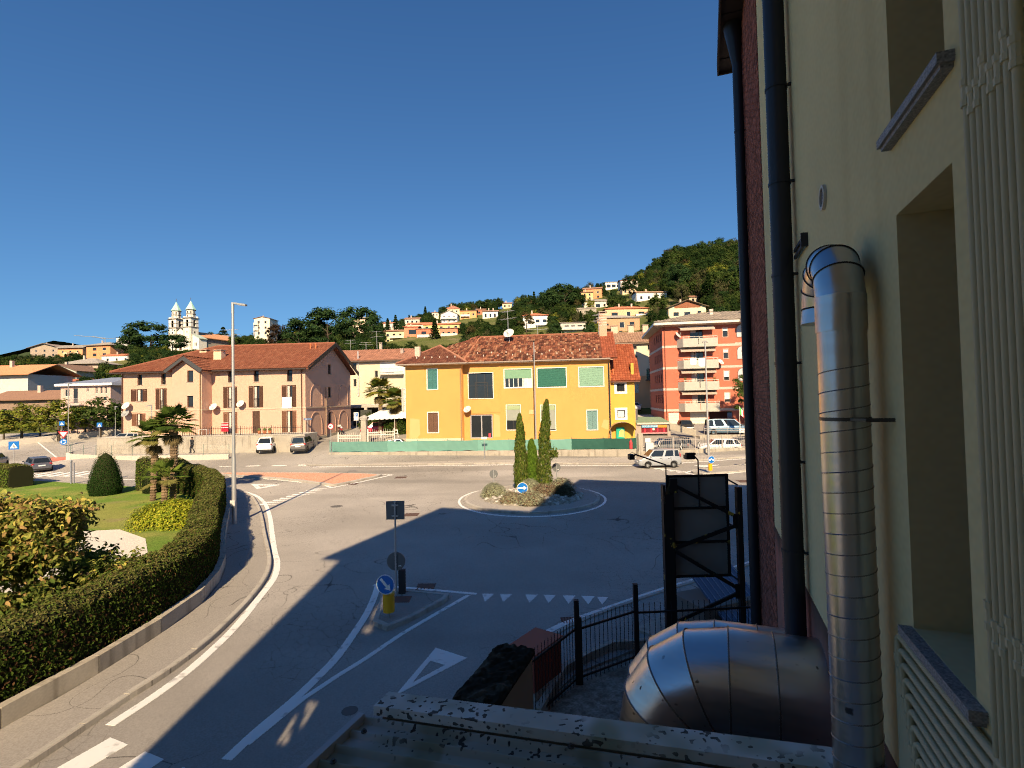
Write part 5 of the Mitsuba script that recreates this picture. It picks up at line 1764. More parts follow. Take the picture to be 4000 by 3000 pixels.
for s0, s1, z0, z1, la in ((3.32, 4.17, 10.05, 10.91, 'smaller white towel with rounded hem hanging left on the second highest balcony'), (4.43, 5.29, 9.8, 10.91, 'longer white towel hanging on the second highest balcony behind the lamp post')):
    m = MB(CB)
    t = np.linspace(0, np.pi / 2, 6)
    r_ = 0.25
    m.wall([[(s0, z1), (s0, z0 + r_)] + [(s0 + r_ - r_ * math.cos(x), z0 + r_ - r_ * math.sin(x)) for x in t] + [(s1 - r_ + r_ * math.sin(x), z0 + r_ - r_ * math.cos(x)) for x in t] + [(s1, z1)]], 1.37, 1.39)
    m.box(s0, s1, 1.26, 1.39, z1, z1 + 0.02)
    solo('towel', m, M((0.85, 0.84, 0.83), 0.9), la, 'towel')
for s, la in ((2.75, 'potted grass plant at the left end of the third highest balcony'), (6.5, 'potted grass plant at the right end of the third highest balcony')):
    k = thing('potted_plant', la, 'potted plant')
    m = MB(CB)
    m.lathe([(0.01, 0), (0.14, 0), (0.19, 0.3), (0.01, 0.3)], 10, (s, 0.9, 7.65))
    part(k, 'pot', m, M((0.3, 0.14, 0.09)))
    n = 60
    a = rng.uniform(0, 6.28, n)
    m = MB(CB)
    for t in a:
        l = rng.uniform(0.3, 0.75)
        m.add([[s + 0.05 * math.cos(t), 0.9 + 0.05 * math.sin(t), 7.9], [s + 0.07 * math.cos(t + 0.4), 0.9 + 0.07 * math.sin(t + 0.4), 7.9], [s + 0.35 * l * math.cos(t), 0.9 + 0.35 * l * math.sin(t), 7.9 + l]], [[0, 1, 2]], (0.13, 0.16, 0.05))
    part(k, 'leaves', m, LEAFM, kind='stuff')

# garage with advertising banner between annexe and coral block
gg = thing('garage', 'small garage with a blue and orange banner over a red rolling gate', 'garage')
GF = Fr((14.75, 60.5), -4)
m = MB(GF)
m.box(-0.6, 0.0, -5, 0, 0.0, 2.9)
m.box(2.95, 3.3, -5, 0.0, 0.0, 2.8)
m.box(-0.6, 3.3, -5.3, -5, 0, 2.8)
part(gg, 'wall', m, M((0.34, 0.29, 0.26), 0.9))
m = MB(GF)
m.slantbox((-0.6, 0.2, 2.92), (4.0, 0, -0.08), (0, -6.0, 0.45), (0, 0, 0.1))
part(gg, 'roof', m, M((0.16, 0.22, 0.15), 0.8))
m = MB(GF)
m.box(-0.5, 3.4, 0.20, 0.28, 2.80, 3.0)
part(gg, 'fascia', m, M((0.50, 0.45, 0.41)))
m = MB(GF)
m.box(0.05, 1.85, 0.05, 0.09, 2.42, 2.76)
bk = part(gg, 'banner', m, M((0.06, 0.27, 0.50)))
m = MB(GF)
m.text('GOOD/YEAR', 0.24, (0.95, 2.59), 0.09, 0.012, squeeze=0.9)
part(bk, 'lettering', m, M((0.70, 0.75, 0.77)))
m = MB(GF)
m.box(1.85, 2.9, 0.05, 0.09, 2.42, 2.76)
part(gg, 'banner', m, M((0.62, 0.24, 0.05)))
m = MB(GF)
for i in range(32):
    m.box(0.03 + i * 0.09, 0.03 + i * 0.09 + 0.072, -0.1, -0.06, 1.84, 2.40)
part(gg, 'gate', m, M((0.22, 0.02, 0.035)), kind='stuff')
m = MB(GF)
for i in range(4):
    m.box(0.35 + i * 0.72, 0.5 + i * 0.72, -0.06, -0.03, 1.84, 2.40)
part(gg, 'gate_stripe', m, M((0.45, 0.03, 0.06)), kind='stuff')
m = MB(GF)
m.box(0.03, 2.93, -0.07, -0.01, 1.72, 1.84)
part(gg, 'gate_edge', m, M((0.55, 0.30, 0.32)))
m = MB(GF)
m.box(1.28, 1.52, -0.05, 0.0, 2.12, 2.38)
part(gg, 'notice', m, M((0.62, 0.60, 0.50)))
m = MB(GF)
m.slantbox((3.15, 0.3, 2.2), (2.6, 0.9, -0.75), (0.08, 0, 0), (0, 0, 0.7))
part(gg, 'ramp_parapet', m, M((0.34, 0.31, 0.26)))
tk = thing('totem_sign', 'tall narrow advertising totem behind the garage roof', 'sign')
m = MB(GF)
m.box(-0.55, -0.2, -2.6, -2.4, 3.0, 4.7)
part(tk, 'board', m, M((0.36, 0.30, 0.21)))
m = MB(GF)
m.box(-0.2, 0.05, -2.6, -2.45, 3.0, 4.6)
part(tk, 'side', m, M((0.10, 0.10, 0.12)))

# ---- beige old house, cream house, rose house
bh = thing('beige_house', 'old two tone beige house with green shutters behind the yellow annexe', 'house')
BH = Fr((18.26, 92.0), -5)
bw = [(3.02, 14.3, 3.74, 14.87), (5.6, 14.1, 6.3, 14.95), (3.2, 11.97, 3.76, 13.16), (5.83, 11.95, 6.49, 13.13), (5.7, 8.9, 6.35, 10.82), (3.14, 6.67, 3.85, 8.13), (5.84, 6.61, 6.63, 8.06)]
m = MB(BH)
m.wall([rect(-1, 9.6, 14, 15.4)] + [rect(*w) for w in bw[:4]] + [rect(5.7, 9.6, 6.35, 10.82)], -0.3, 0)
part(bh, 'wall', m, M((0.62, 0.54, 0.42), 0.9))
m = MB(BH)
m.wall([rect(-1, 3, 14, 9.6)] + [rect(5.7, 8.9, 6.35, 9.6)] + [rect(*w) for w in bw[5:]], -0.3, 0)
part(bh, 'lower_wall', m, M((0.60, 0.36, 0.20), 0.9), label='orange tinted lower half of the wall')
for i, w in enumerate(bw):
    k = window(bh, BH, w, 0, 0.15, M((0.3, 0.28, 0.25)), fw=0.05)
    c_ = M((0.06, 0.16, 0.12)) if i in (2, 3, 4) else M((0.45, 0.52, 0.46))
    if i in (2, 3, 5, 6):
        shutter(k, BH, w[0], (w[0] + w[2]) / 2, w[1], w[3], 0.0, c_)
        shutter(k, BH, (w[0] + w[2]) / 2 + 0.01, w[2], w[1], w[3], 0.0, c_)
    elif i == 4:
        shutter(k, BH, w[0] - 0.4, w[0] - 0.02, w[1], w[3], 0.02, c_)
m = MB(BH)
m.box(5.1, 8.5, 0, 0.8, 8.7, 8.85)
for s in np.arange(5.12, 8.5, 0.14):
    m.box(s, s + 0.02, 0.76, 0.78, 8.85, 9.7)
m.box(5.1, 8.5, 0.74, 0.80, 9.7, 9.75)
part(bh, 'balcony', m, M((0.12, 0.11, 0.11)))
z0 = [BH.p(-1.5, 0.7, 15.4), BH.p(14, 0.7, 15.4), BH.p(14, -5, 17.9), BH.p(-1.5, -5, 17.9)]
slab(bh, 'roof', z0, 0.2, M((0.3, 0.22, 0.18), 0.9))
up = BH.p(0, -5.7, 2.5) - BH.p(0, 0, 0)
tile_roof(bh, z0, up, tile=(0.45, 0.6), pal=((0.30, 0.19, 0.135), (0.27, 0.17, 0.125), (0.33, 0.21, 0.15)), jit=0.06, seed=31)
for s in (0.4, 3.4, 6.0):
    chimney(bh, BH, s, -4.5, 17.4, 18.9, 1.0 if s > 1 else 1.2, 0.8, M((0.58, 0.44, 0.34), 0.9))
ch = thing('cream_house', 'cream three storey house with grey brown roof between the peach and yellow houses', 'house')
CH = Fr((-27.38, 88.0), -5)
cw = [(0.59, 11.55, 1.39, 12.72), (4.46, 10.13, 5.06, 11.25), (0.79, 8.67, 1.35, 9.95), (6.6, 10.9, 7.7, 12.7)]
m = MB(CH)
m.wall([rect(-4, 3.0, 15, 12.95)] + [rect(*w) for w in cw], -0.3, 0)
part(ch, 'wall', m, CREAM)
for i, w in enumerate(cw):
    window(ch, CH, w, 0, 0.18, M((0.4, 0.38, 0.34)) if i != 3 else WHITE, mull=1 if i < 3 else 2, surround=M((0.66, 0.6, 0.5)) if i < 3 else None, sw=0.05)
m = MB(CH)
m.box(5.5, 9.5, 0, 1.1, 10.5, 10.62)
for s in np.arange(5.5, 9.5, 0.15):
    m.box(s, s + 0.02, 1.06, 1.08, 10.62, 11.5)
m.box(5.5, 9.5, 1.04, 1.10, 11.5, 11.56)
part(ch, 'balcony', m, M((0.5, 0.49, 0.46)))
m = MB(CH)
m.wall([rect(5.4, 10.4, 9.6, 12.95)], -0.0, 0.01)
part(ch, 'balcony_wall', m, M((0.72, 0.70, 0.66), 0.9))
z0 = [CH.p(-4.5, 0.7, 12.95), CH.p(15.5, 0.7, 12.95), CH.p(9.4, -5, 15.3), CH.p(-4.5, -5, 15.3)]
z1 = [CH.p(15.5, 0.7, 12.95), CH.p(15.5, -11, 12.95), CH.p(9.4, -5, 15.3)]
slab(ch, 'roof', z0, 0.2, M((0.3, 0.2, 0.16), 0.9))
slab(ch, 'roof', z1, 0.2, M((0.3, 0.2, 0.16), 0.9))
tile_roof(ch, z0, CH.p(0, -5.7, 2.35) - CH.p(0, 0, 0), tile=(0.45, 0.6), pal=((0.31, 0.155, 0.11), (0.28, 0.14, 0.10), (0.34, 0.17, 0.12)), jit=0.06, seed=32)
m = MB(CH)
m.bar((-4.5, 0.75, 12.85), (15.5, 0.75, 12.85), 0.14)
part(ch, 'gutter', m, M((0.12, 0.09, 0.08)))
downpipe(ch, CH, 1.72, 0.15, 7.1, 14.6, ALU, 0.1)
chimney(ch, CH, 8.6, -2.2, 13.4, 14.9, 0.5, 0.5, M((0.35, 0.30, 0.27)))
chimney(ch, CH, 3.9, -5.0, 15.0, 16.3, 0.45, 0.45, M((0.42, 0.36, 0.32)))
for s, h, tn, la in ((-1.6, 2.0, 0.3, 'left roof antenna of three on the cream house'), (1.2, 1.5, -0.4, 'low roof antenna between two others on the cream house'), (3.2, 3.4, 0.2, 'tallest many barred antenna on the ridge of the cream house')):
    antenna(CH, s, -5, 15.2, h, la, turn=tn)
sd = thing('concrete_shed', 'grey concrete carport with dark openings below the cream house', 'shed')
m = MB(CH)
m.slantbox((0, 4, 5.35), (9.8, 0, 0), (0, 5, -0.1), (0, 0, 0.35))
m.box(0, 10.4, 3.9, 4.1, 2.5, 5.3)
m.box(6, 6.4, 8.6, 9, 2.5, 5.3)
m.box(8.2, 8.5, 8.6, 9, 2.5, 5.3)
m.box(-1, 7.4, 9, 9.3, 2.0, 3.9)
part(sd, 'frame', m, M((0.42, 0.39, 0.35), 0.9))
m = MB(CH)
m.box(0.2, 9.8, 4.2, 4.3, 3.0, 5.0)
m.box(-0.9, 7.3, 9.31, 9.34, 3.3, 4.9)
part(sd, 'mesh_screen', m, M((0.05, 0.055, 0.05)))
rh = thing('rose_house', 'pale pink modern house with grey metal roof and tall slit windows', 'house')
RH = Fr((-73.13, 85.0), -3)
rw = [(0.69, 8.07, 1.48, 9.16), (2.07, 6.91, 2.9, 9.3), (4.38, 8.71, 4.71, 9.27), (5.88, 8.43, 6.23, 9.46), (6.7, 8.41, 7.05, 9.44), (7.44, 8.4, 7.79, 9.42), (5.88, 7.25, 6.56, 7.81), (7.11, 7.22, 7.77, 7.82), (2.46, 4.3, 3.67, 5.73)]
m = MB(RH)
m.wall([rect(0, 2.0, 8.42, 9.7)] + [rect(*w) for w in rw], -0.3, 0)
m.box(8.12, 8.42, -9, -0.3, 2.0, 9.7)
part(rh, 'wall', m, ROSE)
for i, w in enumerate(rw):
    window(rh, RH, w, 0, 0.15, WHITE, fw=0.04, mull=2 if i == 0 else 1, sill=False, pane=GLASS if i != 8 else M((0.5, 0.25, 0.14)))
m = MB(RH)
m.box(-0.5, 9.1, -10, 0.6, 9.68, 9.78)
m.box(-0.52, 9.12, 0.6, 0.66, 9.68, 10.05)
m.box(9.1, 9.16, -10, 0.66, 9.68, 10.05)
part(rh, 'fascia', m, M((0.74, 0.72, 0.74)))
GRF = M((0.30, 0.32, 0.36), 0.35, 0.5, 0.3)
slab(rh, 'roof', [RH.p(-0.5, 0.6, 10.06), RH.p(9.1, 0.6, 10.06), RH.p(7.5, -5, 11.2), RH.p(4.4, -5, 11.2)], 0.06, GRF)
slab(rh, 'roof', [RH.p(9.1, 0.6, 10.06), RH.p(9.1, -10, 10.06), RH.p(7.5, -5, 11.2)], 0.06, GRF)
m = MB(RH)
m.box(1.6, 4.0, 0, 1.0, 6.55, 6.7)
for s in np.arange(1.6, 4.0, 0.15):
    m.box(s, s + 0.02, 0.96, 0.98, 6.7, 7.6)
m.box(1.6, 4.0, 0.94, 1.0, 7.6, 7.64)
part(rh, 'balcony', m, M((0.45, 0.42, 0.42)))
dish('white satellite dish on the grey metal roof of the pale pink house', RH, 7.6, -4.0, 11.7, 0.55)
m = MB(RH)
m.box(-1.0, 10.5, -4, 3.0, 4.35, 4.5)
m.slantbox((2.4, 3.2, 4.4), (4.2, 0, 0), (0, -2, 0.8), (0, 0, 0.06))
for s in (-0.8, 3, 6.6, 10.2):
    m.box(s, s + 0.15, 2.7, 2.9, 1.5, 4.4)
part(rh, 'carport', m, M((0.10, 0.10, 0.10), 0.7))


# ---------------------------------------------------------------- houses on the hillside
HZ = []


def hillhouse(name, label, xl, xr, y, zb, ze, dep, roof, rise, wall, rcol, wins, balc=(), rot=0.0, over=0.5, cat='house', chim=1):
    k = thing(name, label, cat)
    F = Fr((xl, y), rot)
    w = xr - xl
    h = ze - zb
    HZ.append((xl, xr, y, zb, ze, dep))
    W_ = [(fs * w - ww / 2, zb + fz * h, fs * w + ww / 2, min(zb + fz * h + wh, ze - 0.15)) for fs, fz, ww, wh in wins]
    wm = M(wall, 0.9, 0.1)
    m = MB(F)
    m.wall([rect(0, zb - 4, w, ze)] + [rect(*q) for q in W_], -0.3, 0)
    m.box(0, 0.3, -dep, -0.3, zb - 4, ze)
    m.box(w - 0.3, w, -dep, -0.3, zb - 4, ze)
    m.box(0.3, w - 0.3, -dep, -dep + 0.3, zb - 4, ze)
    o = over
    if roof == 'gable':
        m.add([[0, 0, ze], [w, 0, ze], [w / 2, 0, ze + rise * (1 - 0.0)], [0, -0.3, ze], [w, -0.3, ze], [w / 2, -0.3, ze + rise]], [[0, 1, 2, 2], [3, 5, 4, 4], [0, 2, 5, 3], [1, 4, 5, 2]])
    part(k, 'wall', m, wm)
    for i, q in enumerate(W_):
        m = MB(F)
        m.wall([rect(*q), rect(q[0] + 0.07, q[1] + 0.07, q[2] - 0.07, q[3] - 0.07)], -0.16, -0.10)
        kk = part(k, 'window', m, WHITE if i % 2 else BROWNW)
        m = MB(F)
        m.box(q[0] + 0.02, q[2] - 0.02, -0.22, -0.15, q[1] + 0.02, q[3] - 0.02)
        part(kk, 'pane', m, GLASS)
    rm = M(rcol, 0.9, 0.1)
    e = ze - 0.02
    c = lambda s, d, z: F.p(s, d, z)
    if roof == 'hip':
        a = min(w, dep) / 2
        r0_, r1_ = (c(a, -dep / 2, ze + rise), c(w - a, -dep / 2, ze + rise)) if w >= dep else (c(w / 2, -a, ze + rise), c(w / 2, -dep + a, ze + rise))
        cs = [c(-o, o, e), c(w + o, o, e), c(w + o, -dep - o, e), c(-o, -dep - o, e)]
        if w >= dep:
            polys = [[cs[0], cs[1], r1_, r0_], [cs[1], cs[2], r1_], [cs[2], cs[3], r0_, r1_], [cs[3], cs[0], r0_]]
        else:
            polys = [[cs[0], cs[1], r0_], [cs[1], cs[2], r1_, r0_], [cs[2], cs[3], r1_], [cs[3], cs[0], r0_, r1_]]
    elif roof == 'side':
        polys = [[c(-o, o, e), c(w + o, o, e), c(w + o, -dep / 2, ze + rise), c(-o, -dep / 2, ze + rise)], [c(w + o, -dep - o, e), c(-o, -dep - o, e), c(-o, -dep / 2, ze + rise), c(w + o, -dep / 2, ze + rise)]]
    elif roof == 'gable':
        polys = [[c(-o, o, e - o * rise / w), c(w / 2, o, ze + rise + 0.1), c(w / 2, -dep - o, ze + rise + 0.1), c(-o, -dep - o, e - o * rise / w)], [c(w + o, o, e - o * rise / w), c(w / 2, o, ze + rise + 0.1), c(w / 2, -dep - o, ze + rise + 0.1), c(w + o, -dep - o, e - o * rise / w)]]
    else:
        polys = [[c(-o, o, ze + 0.15), c(w + o, o, ze + 0.15), c(w + o, -dep - o, ze + 0.15 + rise), c(-o, -dep - o, ze + 0.15 + rise)]]
    m = MB()
    for p in polys:
        p = np.array(p)
        q = p - [0, 0, 0.18]
        n = len(p)
        m.add(np.vstack([p, q]), [[0, i, i + 1] for i in range(1, n - 1)] + [[n, n + i + 1, n + i] for i in range(1, n - 1)] + [[i, i + n, (i + 1) % n + n] for i in range(n)] + [[i, (i + 1) % n + n, (i + 1) % n] for i in range(n)])
    rk = part(k, 'roof', m, rm)
    for i in range(chim):
        m = MB(F)
        m.box(w * (0.35 + 0.3 * i), w * (0.35 + 0.3 * i) + 0.6, -dep * 0.4, -dep * 0.4 + 0.6, ze + rise * 0.5, ze + rise + 0.9)
        part(rk, 'chimney', m, M((0.5, 0.42, 0.36), 0.9))
    for s0, s1, fz, d, col in balc:
        z = zb + fz * h
        m = MB(F)
        m.box(s0 * w, s1 * w, 0, d, z - 0.15, z)
        m.box(s0 * w, s1 * w, d - 0.1, d, z, z + 0.95)
        for s in (s0 * w, s1 * w - 0.12):
            m.box(s, s + 0.12, 0, d, z, z + 0.95)
            m.box(s, s + 0.14, d - 0.14, d, z - 2.6, z)
        part(k, 'balcony', m, M(col, 0.9, 0.1))
    return k


RO, RB, RG_ = (0.40, 0.15, 0.09), (0.24, 0.14, 0.10), (0.24, 0.22, 0.20)
W3 = lambda *f: [(s, z, 1.1, 1.3) for z in f for s in (0.2, 0.5, 0.8)]
W2 = lambda *f: [(s, z, 1.1, 1.3) for z in f for s in (0.28, 0.72)]
hillhouse('hill_house', 'cream twin gabled house above the coral terraces on the hillside', -60.7, -52.3, 300, 47.6, 53.1, 8, 'side', 1.4, (0.72, 0.66, 0.55), RB, W3(0.15, 0.58))
hillhouse('hill_house', 'coral house with a big arched loggia left of the white framed terraces', -45.3, -39.4, 222, 31.7, 37.6, 8, 'side', 0.7, (0.70, 0.25, 0.16), RO, [(0.6, 0.45, 3.2, 1.9), (0.3, 0.05, 1.2, 1.5)])
hillhouse('hill_house', 'coral house with white framed double loggias on the hillside', -38.9, -32.0, 215, 29.0, 35.6, 8, 'shed', 0.2, (0.62, 0.20, 0.13), RG_, [(0.25, 0.08, 1.4, 1.9), (0.6, 0.08, 1.4, 1.9), (0.45, 0.55, 2.0, 1.9)], [(0.08, 0.98, 0.47, 1.3, (0.74, 0.66, 0.62)), (0.08, 0.98, 0.0, 1.3, (0.70, 0.40, 0.33))])
hillhouse('hill_house', 'coral house with white posts and long balcony right of the tall cypress', -29.2, -21.9, 215, 29.5, 35.6, 8, 'shed', 0.2, (0.66, 0.24, 0.16), RG_, W3(0.05, 0.55), [(0.0, 1.0, 0.47, 1.3, (0.76, 0.66, 0.60)), (0.0, 1.0, 0.0, 1.3, (0.72, 0.50, 0.42))])
hillhouse('hill_house', 'yellow attic house with orange roof behind the coral terraces', -37.5, -22.0, 224, 33.5, 38.6, 7, 'side', 1.0, (0.74, 0.58, 0.26), RO, [(s, 0.55, 1.2, 1.4) for s in (0.1, 0.3, 0.5, 0.7, 0.9)], chim=2)
hillhouse('hill_house', 'pale yellow house with brown roof at the left end of the coral terraces', -54.5, -45.6, 224, 30.6, 36.2, 8, 'side', 1.0, (0.72, 0.60, 0.38), RB, W3(0.1, 0.55), [(0.3, 1.0, 0.45, 1.2, (0.70, 0.64, 0.52))])
hillhouse('hill_house', 'long cream house with low red roof above the arched coral house', -47.5, -35.6, 240, 36.2, 41.2, 8, 'side', 1.3, (0.74, 0.66, 0.50), RO, [(s, 0.6, 1.3, 0.9) for s in (0.2, 0.5, 0.8)])
hillhouse('hill_house', 'small cream cottage with brown roof on the skyline left of the hip roofed villa', -57.3, -52.0, 380, 66.0, 69.8, 6, 'side', 0.9, (0.74, 0.68, 0.58), RB, W2(0.4))
hillhouse('hill_house', 'cream villa with reddish hip roof highest in the middle of the hillside', -42.4, -33.0, 340, 59.5, 65.4, 10, 'hip', 3.0, (0.76, 0.66, 0.48), (0.36, 0.17, 0.12), W3(0.15, 0.6))
hillhouse('hill_house', 'white gabled house with three floors of balconies below the cream villa', -38.0, -29.0, 285, 45.0, 53.0, 9, 'gable', 1.9, (0.66, 0.66, 0.66), RG_, W3(0.05, 0.38, 0.7), [(0.0, 1.0, 0.33, 1.5, (0.66, 0.66, 0.67)), (0.0, 1.0, 0.66, 1.5, (0.66, 0.66, 0.67))])
hillhouse('hill_house', 'orange house with white balconies right of the cream villa', -29.0, -19.5, 300, 50.7, 57.2, 9, 'side', 0.9, (0.72, 0.36, 0.17), RB, W3(0.1, 0.55), [(0.05, 0.6, 0.48, 1.4, (0.75, 0.72, 0.70))])
hillhouse('hill_house', 'reddish house half hidden between orange and white hillside houses', -20.7, -15.0, 320, 56.0, 61.0, 8, 'side', 1.2, (0.50, 0.20, 0.13), RB, W2(0.5))
hillhouse('hill_house', 'white house with long brown roof and three tall windows on the hillside', -15.2, -6.8, 285, 48.4, 54.0, 8, 'side', 1.2, (0.76, 0.75, 0.73), RB, [(s, 0.4, 1.0, 2.0) for s in (0.2, 0.5, 0.8)], chim=2)
hillhouse('hill_house', 'cream house with brown roof on the skyline left of the dark wood', -5.4, 1.0, 350, 65.5, 70.0, 7, 'side', 1.2, (0.72, 0.60, 0.42), RB, W2(0.45))
hillhouse('hill_house', 'white house with red hip roof and corner balcony behind the brown tree', 5.1, 15.2, 215, 32.6, 40.2, 9, 'hip', 1.5, (0.76, 0.75, 0.76), (0.42, 0.15, 0.09), [(0.25, 0.55, 1.2, 1.5), (0.6, 0.5, 1.6, 2.0), (0.88, 0.5, 1.4, 2.0), (0.6, 0.1, 1.4, 1.8)], [(0.5, 1.0, 0.45, 1.4, (0.76, 0.75, 0.76))])
hillhouse('hill_house', 'low grey pergola building with open terrace below the long concrete wall', 18.1, 27.1, 190, 28.5, 33.2, 6, 'shed', 0.1, (0.50, 0.48, 0.45), RG_, [(s, 0.5, 1.6, 1.4) for s in (0.25, 0.5, 0.78)], [(0.0, 1.0, 0.45, 1.5, (0.58, 0.57, 0.54))], chim=0)
hillhouse('hill_house', 'orange house with brown roof high on the slope beside a yellow one', 41.5, 52.0, 297, 61.0, 67.4, 9, 'side', 1.6, (0.72, 0.30, 0.16), RB, W3(0.15, 0.55), rot=-12)
hillhouse('hill_house', 'yellow house in front of the orange one high on the slope', 39.3, 45.7, 288, 58.8, 63.8, 7, 'side', 1.1, (0.76, 0.54, 0.26), RB, W2(0.2, 0.6))
hillhouse('hill_house', 'white bungalow with long grey roof above the retaining wall', 35.8, 47.4, 255, 48.8, 52.8, 8, 'side', 1.6, (0.72, 0.66, 0.56), RG_, [(0.25, 0.2, 1.5, 1.8), (0.6, 0.2, 2.2, 1.8), (0.88, 0.3, 1.0, 1.3)])
hillhouse('hill_house', 'long white modern villa with dark loggias on the skyline', 59.5, 70.0, 325, 72.4, 77.2, 8, 'shed', 0.4, (0.78, 0.77, 0.76), RG_, [(s, 0.3, 2.4, 1.9) for s in (0.2, 0.5, 0.8)], chim=0)
hillhouse('hill_house', 'white villa with red lower roof right of the skyline villa', 64.8, 74.6, 305, 66.8, 73.8, 8, 'side', 1.0, (0.77, 0.72, 0.68), (0.36, 0.16, 0.11), W3(0.15, 0.58), [(0.05, 0.95, 0.5, 1.3, (0.70, 0.60, 0.54))])
hillhouse('hill_house', 'tan house with small windows below the white villas', 62.5, 70.5, 290, 61.6, 66.2, 7, 'side', 0.8, (0.66, 0.52, 0.36), RB, W3(0.4))
hillhouse('hill_house', 'peach house with flat red hip roof and awnings above the brown house', 39.0, 56.5, 215, 37.4, 42.2, 10, 'hip', 1.6, (0.74, 0.46, 0.30), (0.40, 0.15, 0.09), [(0.22, 0.3, 2.6, 1.7), (0.55, 0.3, 1.5, 1.9), (0.85, 0.3, 2.4, 1.8)], [(0.70, 1.0, 0.25, 1.5, (0.76, 0.74, 0.72))], chim=2)
hillhouse('hill_house', 'brown plastered house with grey hip roof and white French windows', 29.8, 44.4, 180, 27.0, 33.2, 10, 'hip', 1.5, (0.50, 0.30, 0.19), (0.27, 0.25, 0.23), [(0.18, 0.45, 2.6, 1.4), (0.58, 0.42, 1.6, 2.0), (0.82, 0.42, 1.6, 2.0), (0.2, 0.0, 1.2, 1.6), (0.55, 0.0, 1.2, 1.6)], [(0.02, 0.40, 0.38, 1.4, (0.44, 0.26, 0.18))], chim=0)
hillhouse('hill_house', 'long white house with brown roof and palms before it high on the slope', 61.8, 77.0, 255, 51.9, 56.6, 8, 'side', 1.3, (0.78, 0.76, 0.75), (0.27, 0.18, 0.13), [(s, 0.3, 1.1, 1.4) for s in (0.15, 0.4, 0.62, 0.85)], rot=4)
k = hillhouse('hill_house', 'cream chalet with wooden gable and long balcony above the coral block', 60.5, 74.4, 200, 34.6, 39.6, 9, 'gable', 2.6, (0.70, 0.62, 0.46), (0.17, 0.13, 0.10), [(0.2, 0.3, 2.0, 1.6), (0.5, 0.3, 2.4, 1.6), (0.82, 0.4, 1.3, 1.3)], [(0.0, 0.8, 0.1, 1.5, (0.58, 0.50, 0.40))], over=1.2, rot=-6)
m = MB(Fr((60.5, 200), -6))
for i in range(22):
    s = 2.2 + i * 0.44
    t = 1 - abs(s - 6.95) / 6.95
    m.box(s, s + 0.42, 0.0, 0.06, 39.2, 39.45 + 2.5 * t)
part(k, 'gable_board', m, M((0.26, 0.10, 0.055)), kind='stuff')
hillhouse('hill_house', 'tiny brown roofed hut at the edge of the hillside wood', 78.1, 81.6, 228, 45.4, 48.8, 4, 'side', 0.9, (0.55, 0.45, 0.36), (0.22, 0.12, 0.085), [(0.5, 0.3, 1.0, 1.6)], chim=0)
rwl = thing('retaining_wall', 'long pale concrete retaining wall stepping up the hillside', 'wall')
m = MB(Fr((18.0, 225), 0))
m.wall([[(0, 34), (19, 34), (19, 44.2), (10.5, 44.0), (7.6, 42.1), (0, 41.8)]], -0.6, 0)
part(rwl, 'wall', m, CONC)
m = MB(Fr((18.0, 225), 0))
for a, b in (((0, 41.8), (7.6, 42.1)), ((7.6, 42.1), (10.5, 44.0)), ((10.5, 44.0), (19, 44.2))):
    m.bar((a[0], -0.2, a[1] + 0.2), (b[0], -0.2, b[1] + 0.2), 0.9, 0.5)
part(rwl, 'coping', m, M((0.30, 0.27, 0.24), 0.9))
# left hand town
OB = (0.66, 0.31, 0.16)
hillhouse('hill_house', 'orange apartment house with white blinds and low grey hip roof on the left hill', -235.4, -220.4, 290, 30.2, 40.6, 12, 'hip', 2.2, OB, RG_, [(s, z, 2.2, 1.5) for z in (0.12, 0.42, 0.72) for s in (0.35, 0.75)], over=1.2, rot=-8)
hillhouse('hill_house', 'orange apartment house with cream balconies behind its larger neighbour', -277.2, -262.0, 320, 35.4, 43.0, 12, 'side', 2.4, (0.68, 0.36, 0.19), RG_, W3(0.15, 0.6), [(0.3, 0.9, 0.5, 1.5, (0.74, 0.60, 0.44))], over=1.4)
hillhouse('hill_house', 'grey brown roofed house at the left end of the hilltop row', -303.2, -285.2, 330, 38.0, 44.8, 12, 'gable', 2.6, (0.36, 0.30, 0.25), (0.22, 0.18, 0.16), W3(0.2, 0.6), over=1.5)
hillhouse('hill_house', 'grey gabled house with two blue windows below the orange apartments', -134.2, -124.6, 150, 12.0, 16.9, 10, 'gable', 1.9, (0.44, 0.45, 0.41), (0.20, 0.13, 0.10), [(0.36, 0.68, 1.5, 0.95), (0.66, 0.68, 1.5, 0.95), (0.3, 0.1, 1.2, 1.6), (0.6, 0.1, 1.2, 1.6)], [(0.2, 0.98, 0.42, 2.0, (0.60, 0.57, 0.48))])
hillhouse('hill_house', 'brown house with red gable roof left of the grey gabled house', -143.0, -134.0, 152, 12.0, 16.6, 10, 'side', 1.5, (0.50, 0.42, 0.36), (0.38, 0.13, 0.08), W3(0.5))
hillhouse('hill_house', 'low grey roofed bungalow with wide eaves above the grey gabled house', -158.5, -146.0, 185, 18.2, 21.8, 10, 'hip', 2.3, (0.50, 0.36, 0.30), (0.28, 0.26, 0.24), W3(0.35), over=1.2)
hillhouse('hill_house', 'small white house with orange roof under the orange apartments', -205.0, -190.0, 262, 27.5, 32.0, 9, 'side', 1.2, (0.76, 0.75, 0.76), RO, W3(0.4))
hillhouse('hill_house', 'pale blue shaded house with orange tile roof and chimney at the left edge', -121.5, -108.9, 118, 8.0, 14.0, 12, 'side', 2.6, (0.55, 0.54, 0.53), (0.50, 0.24, 0.13), [(0.2, 0.4, 1.2, 1.4)], over=1.4)
hillhouse('hill_house', 'low house with long red tile roof behind the pale pink house', -120.6, -107.0, 130, 8.3, 11.4, 10, 'side', 2.2, (0.56, 0.40, 0.34), (0.38, 0.13, 0.085), W3(0.3), over=0.8)
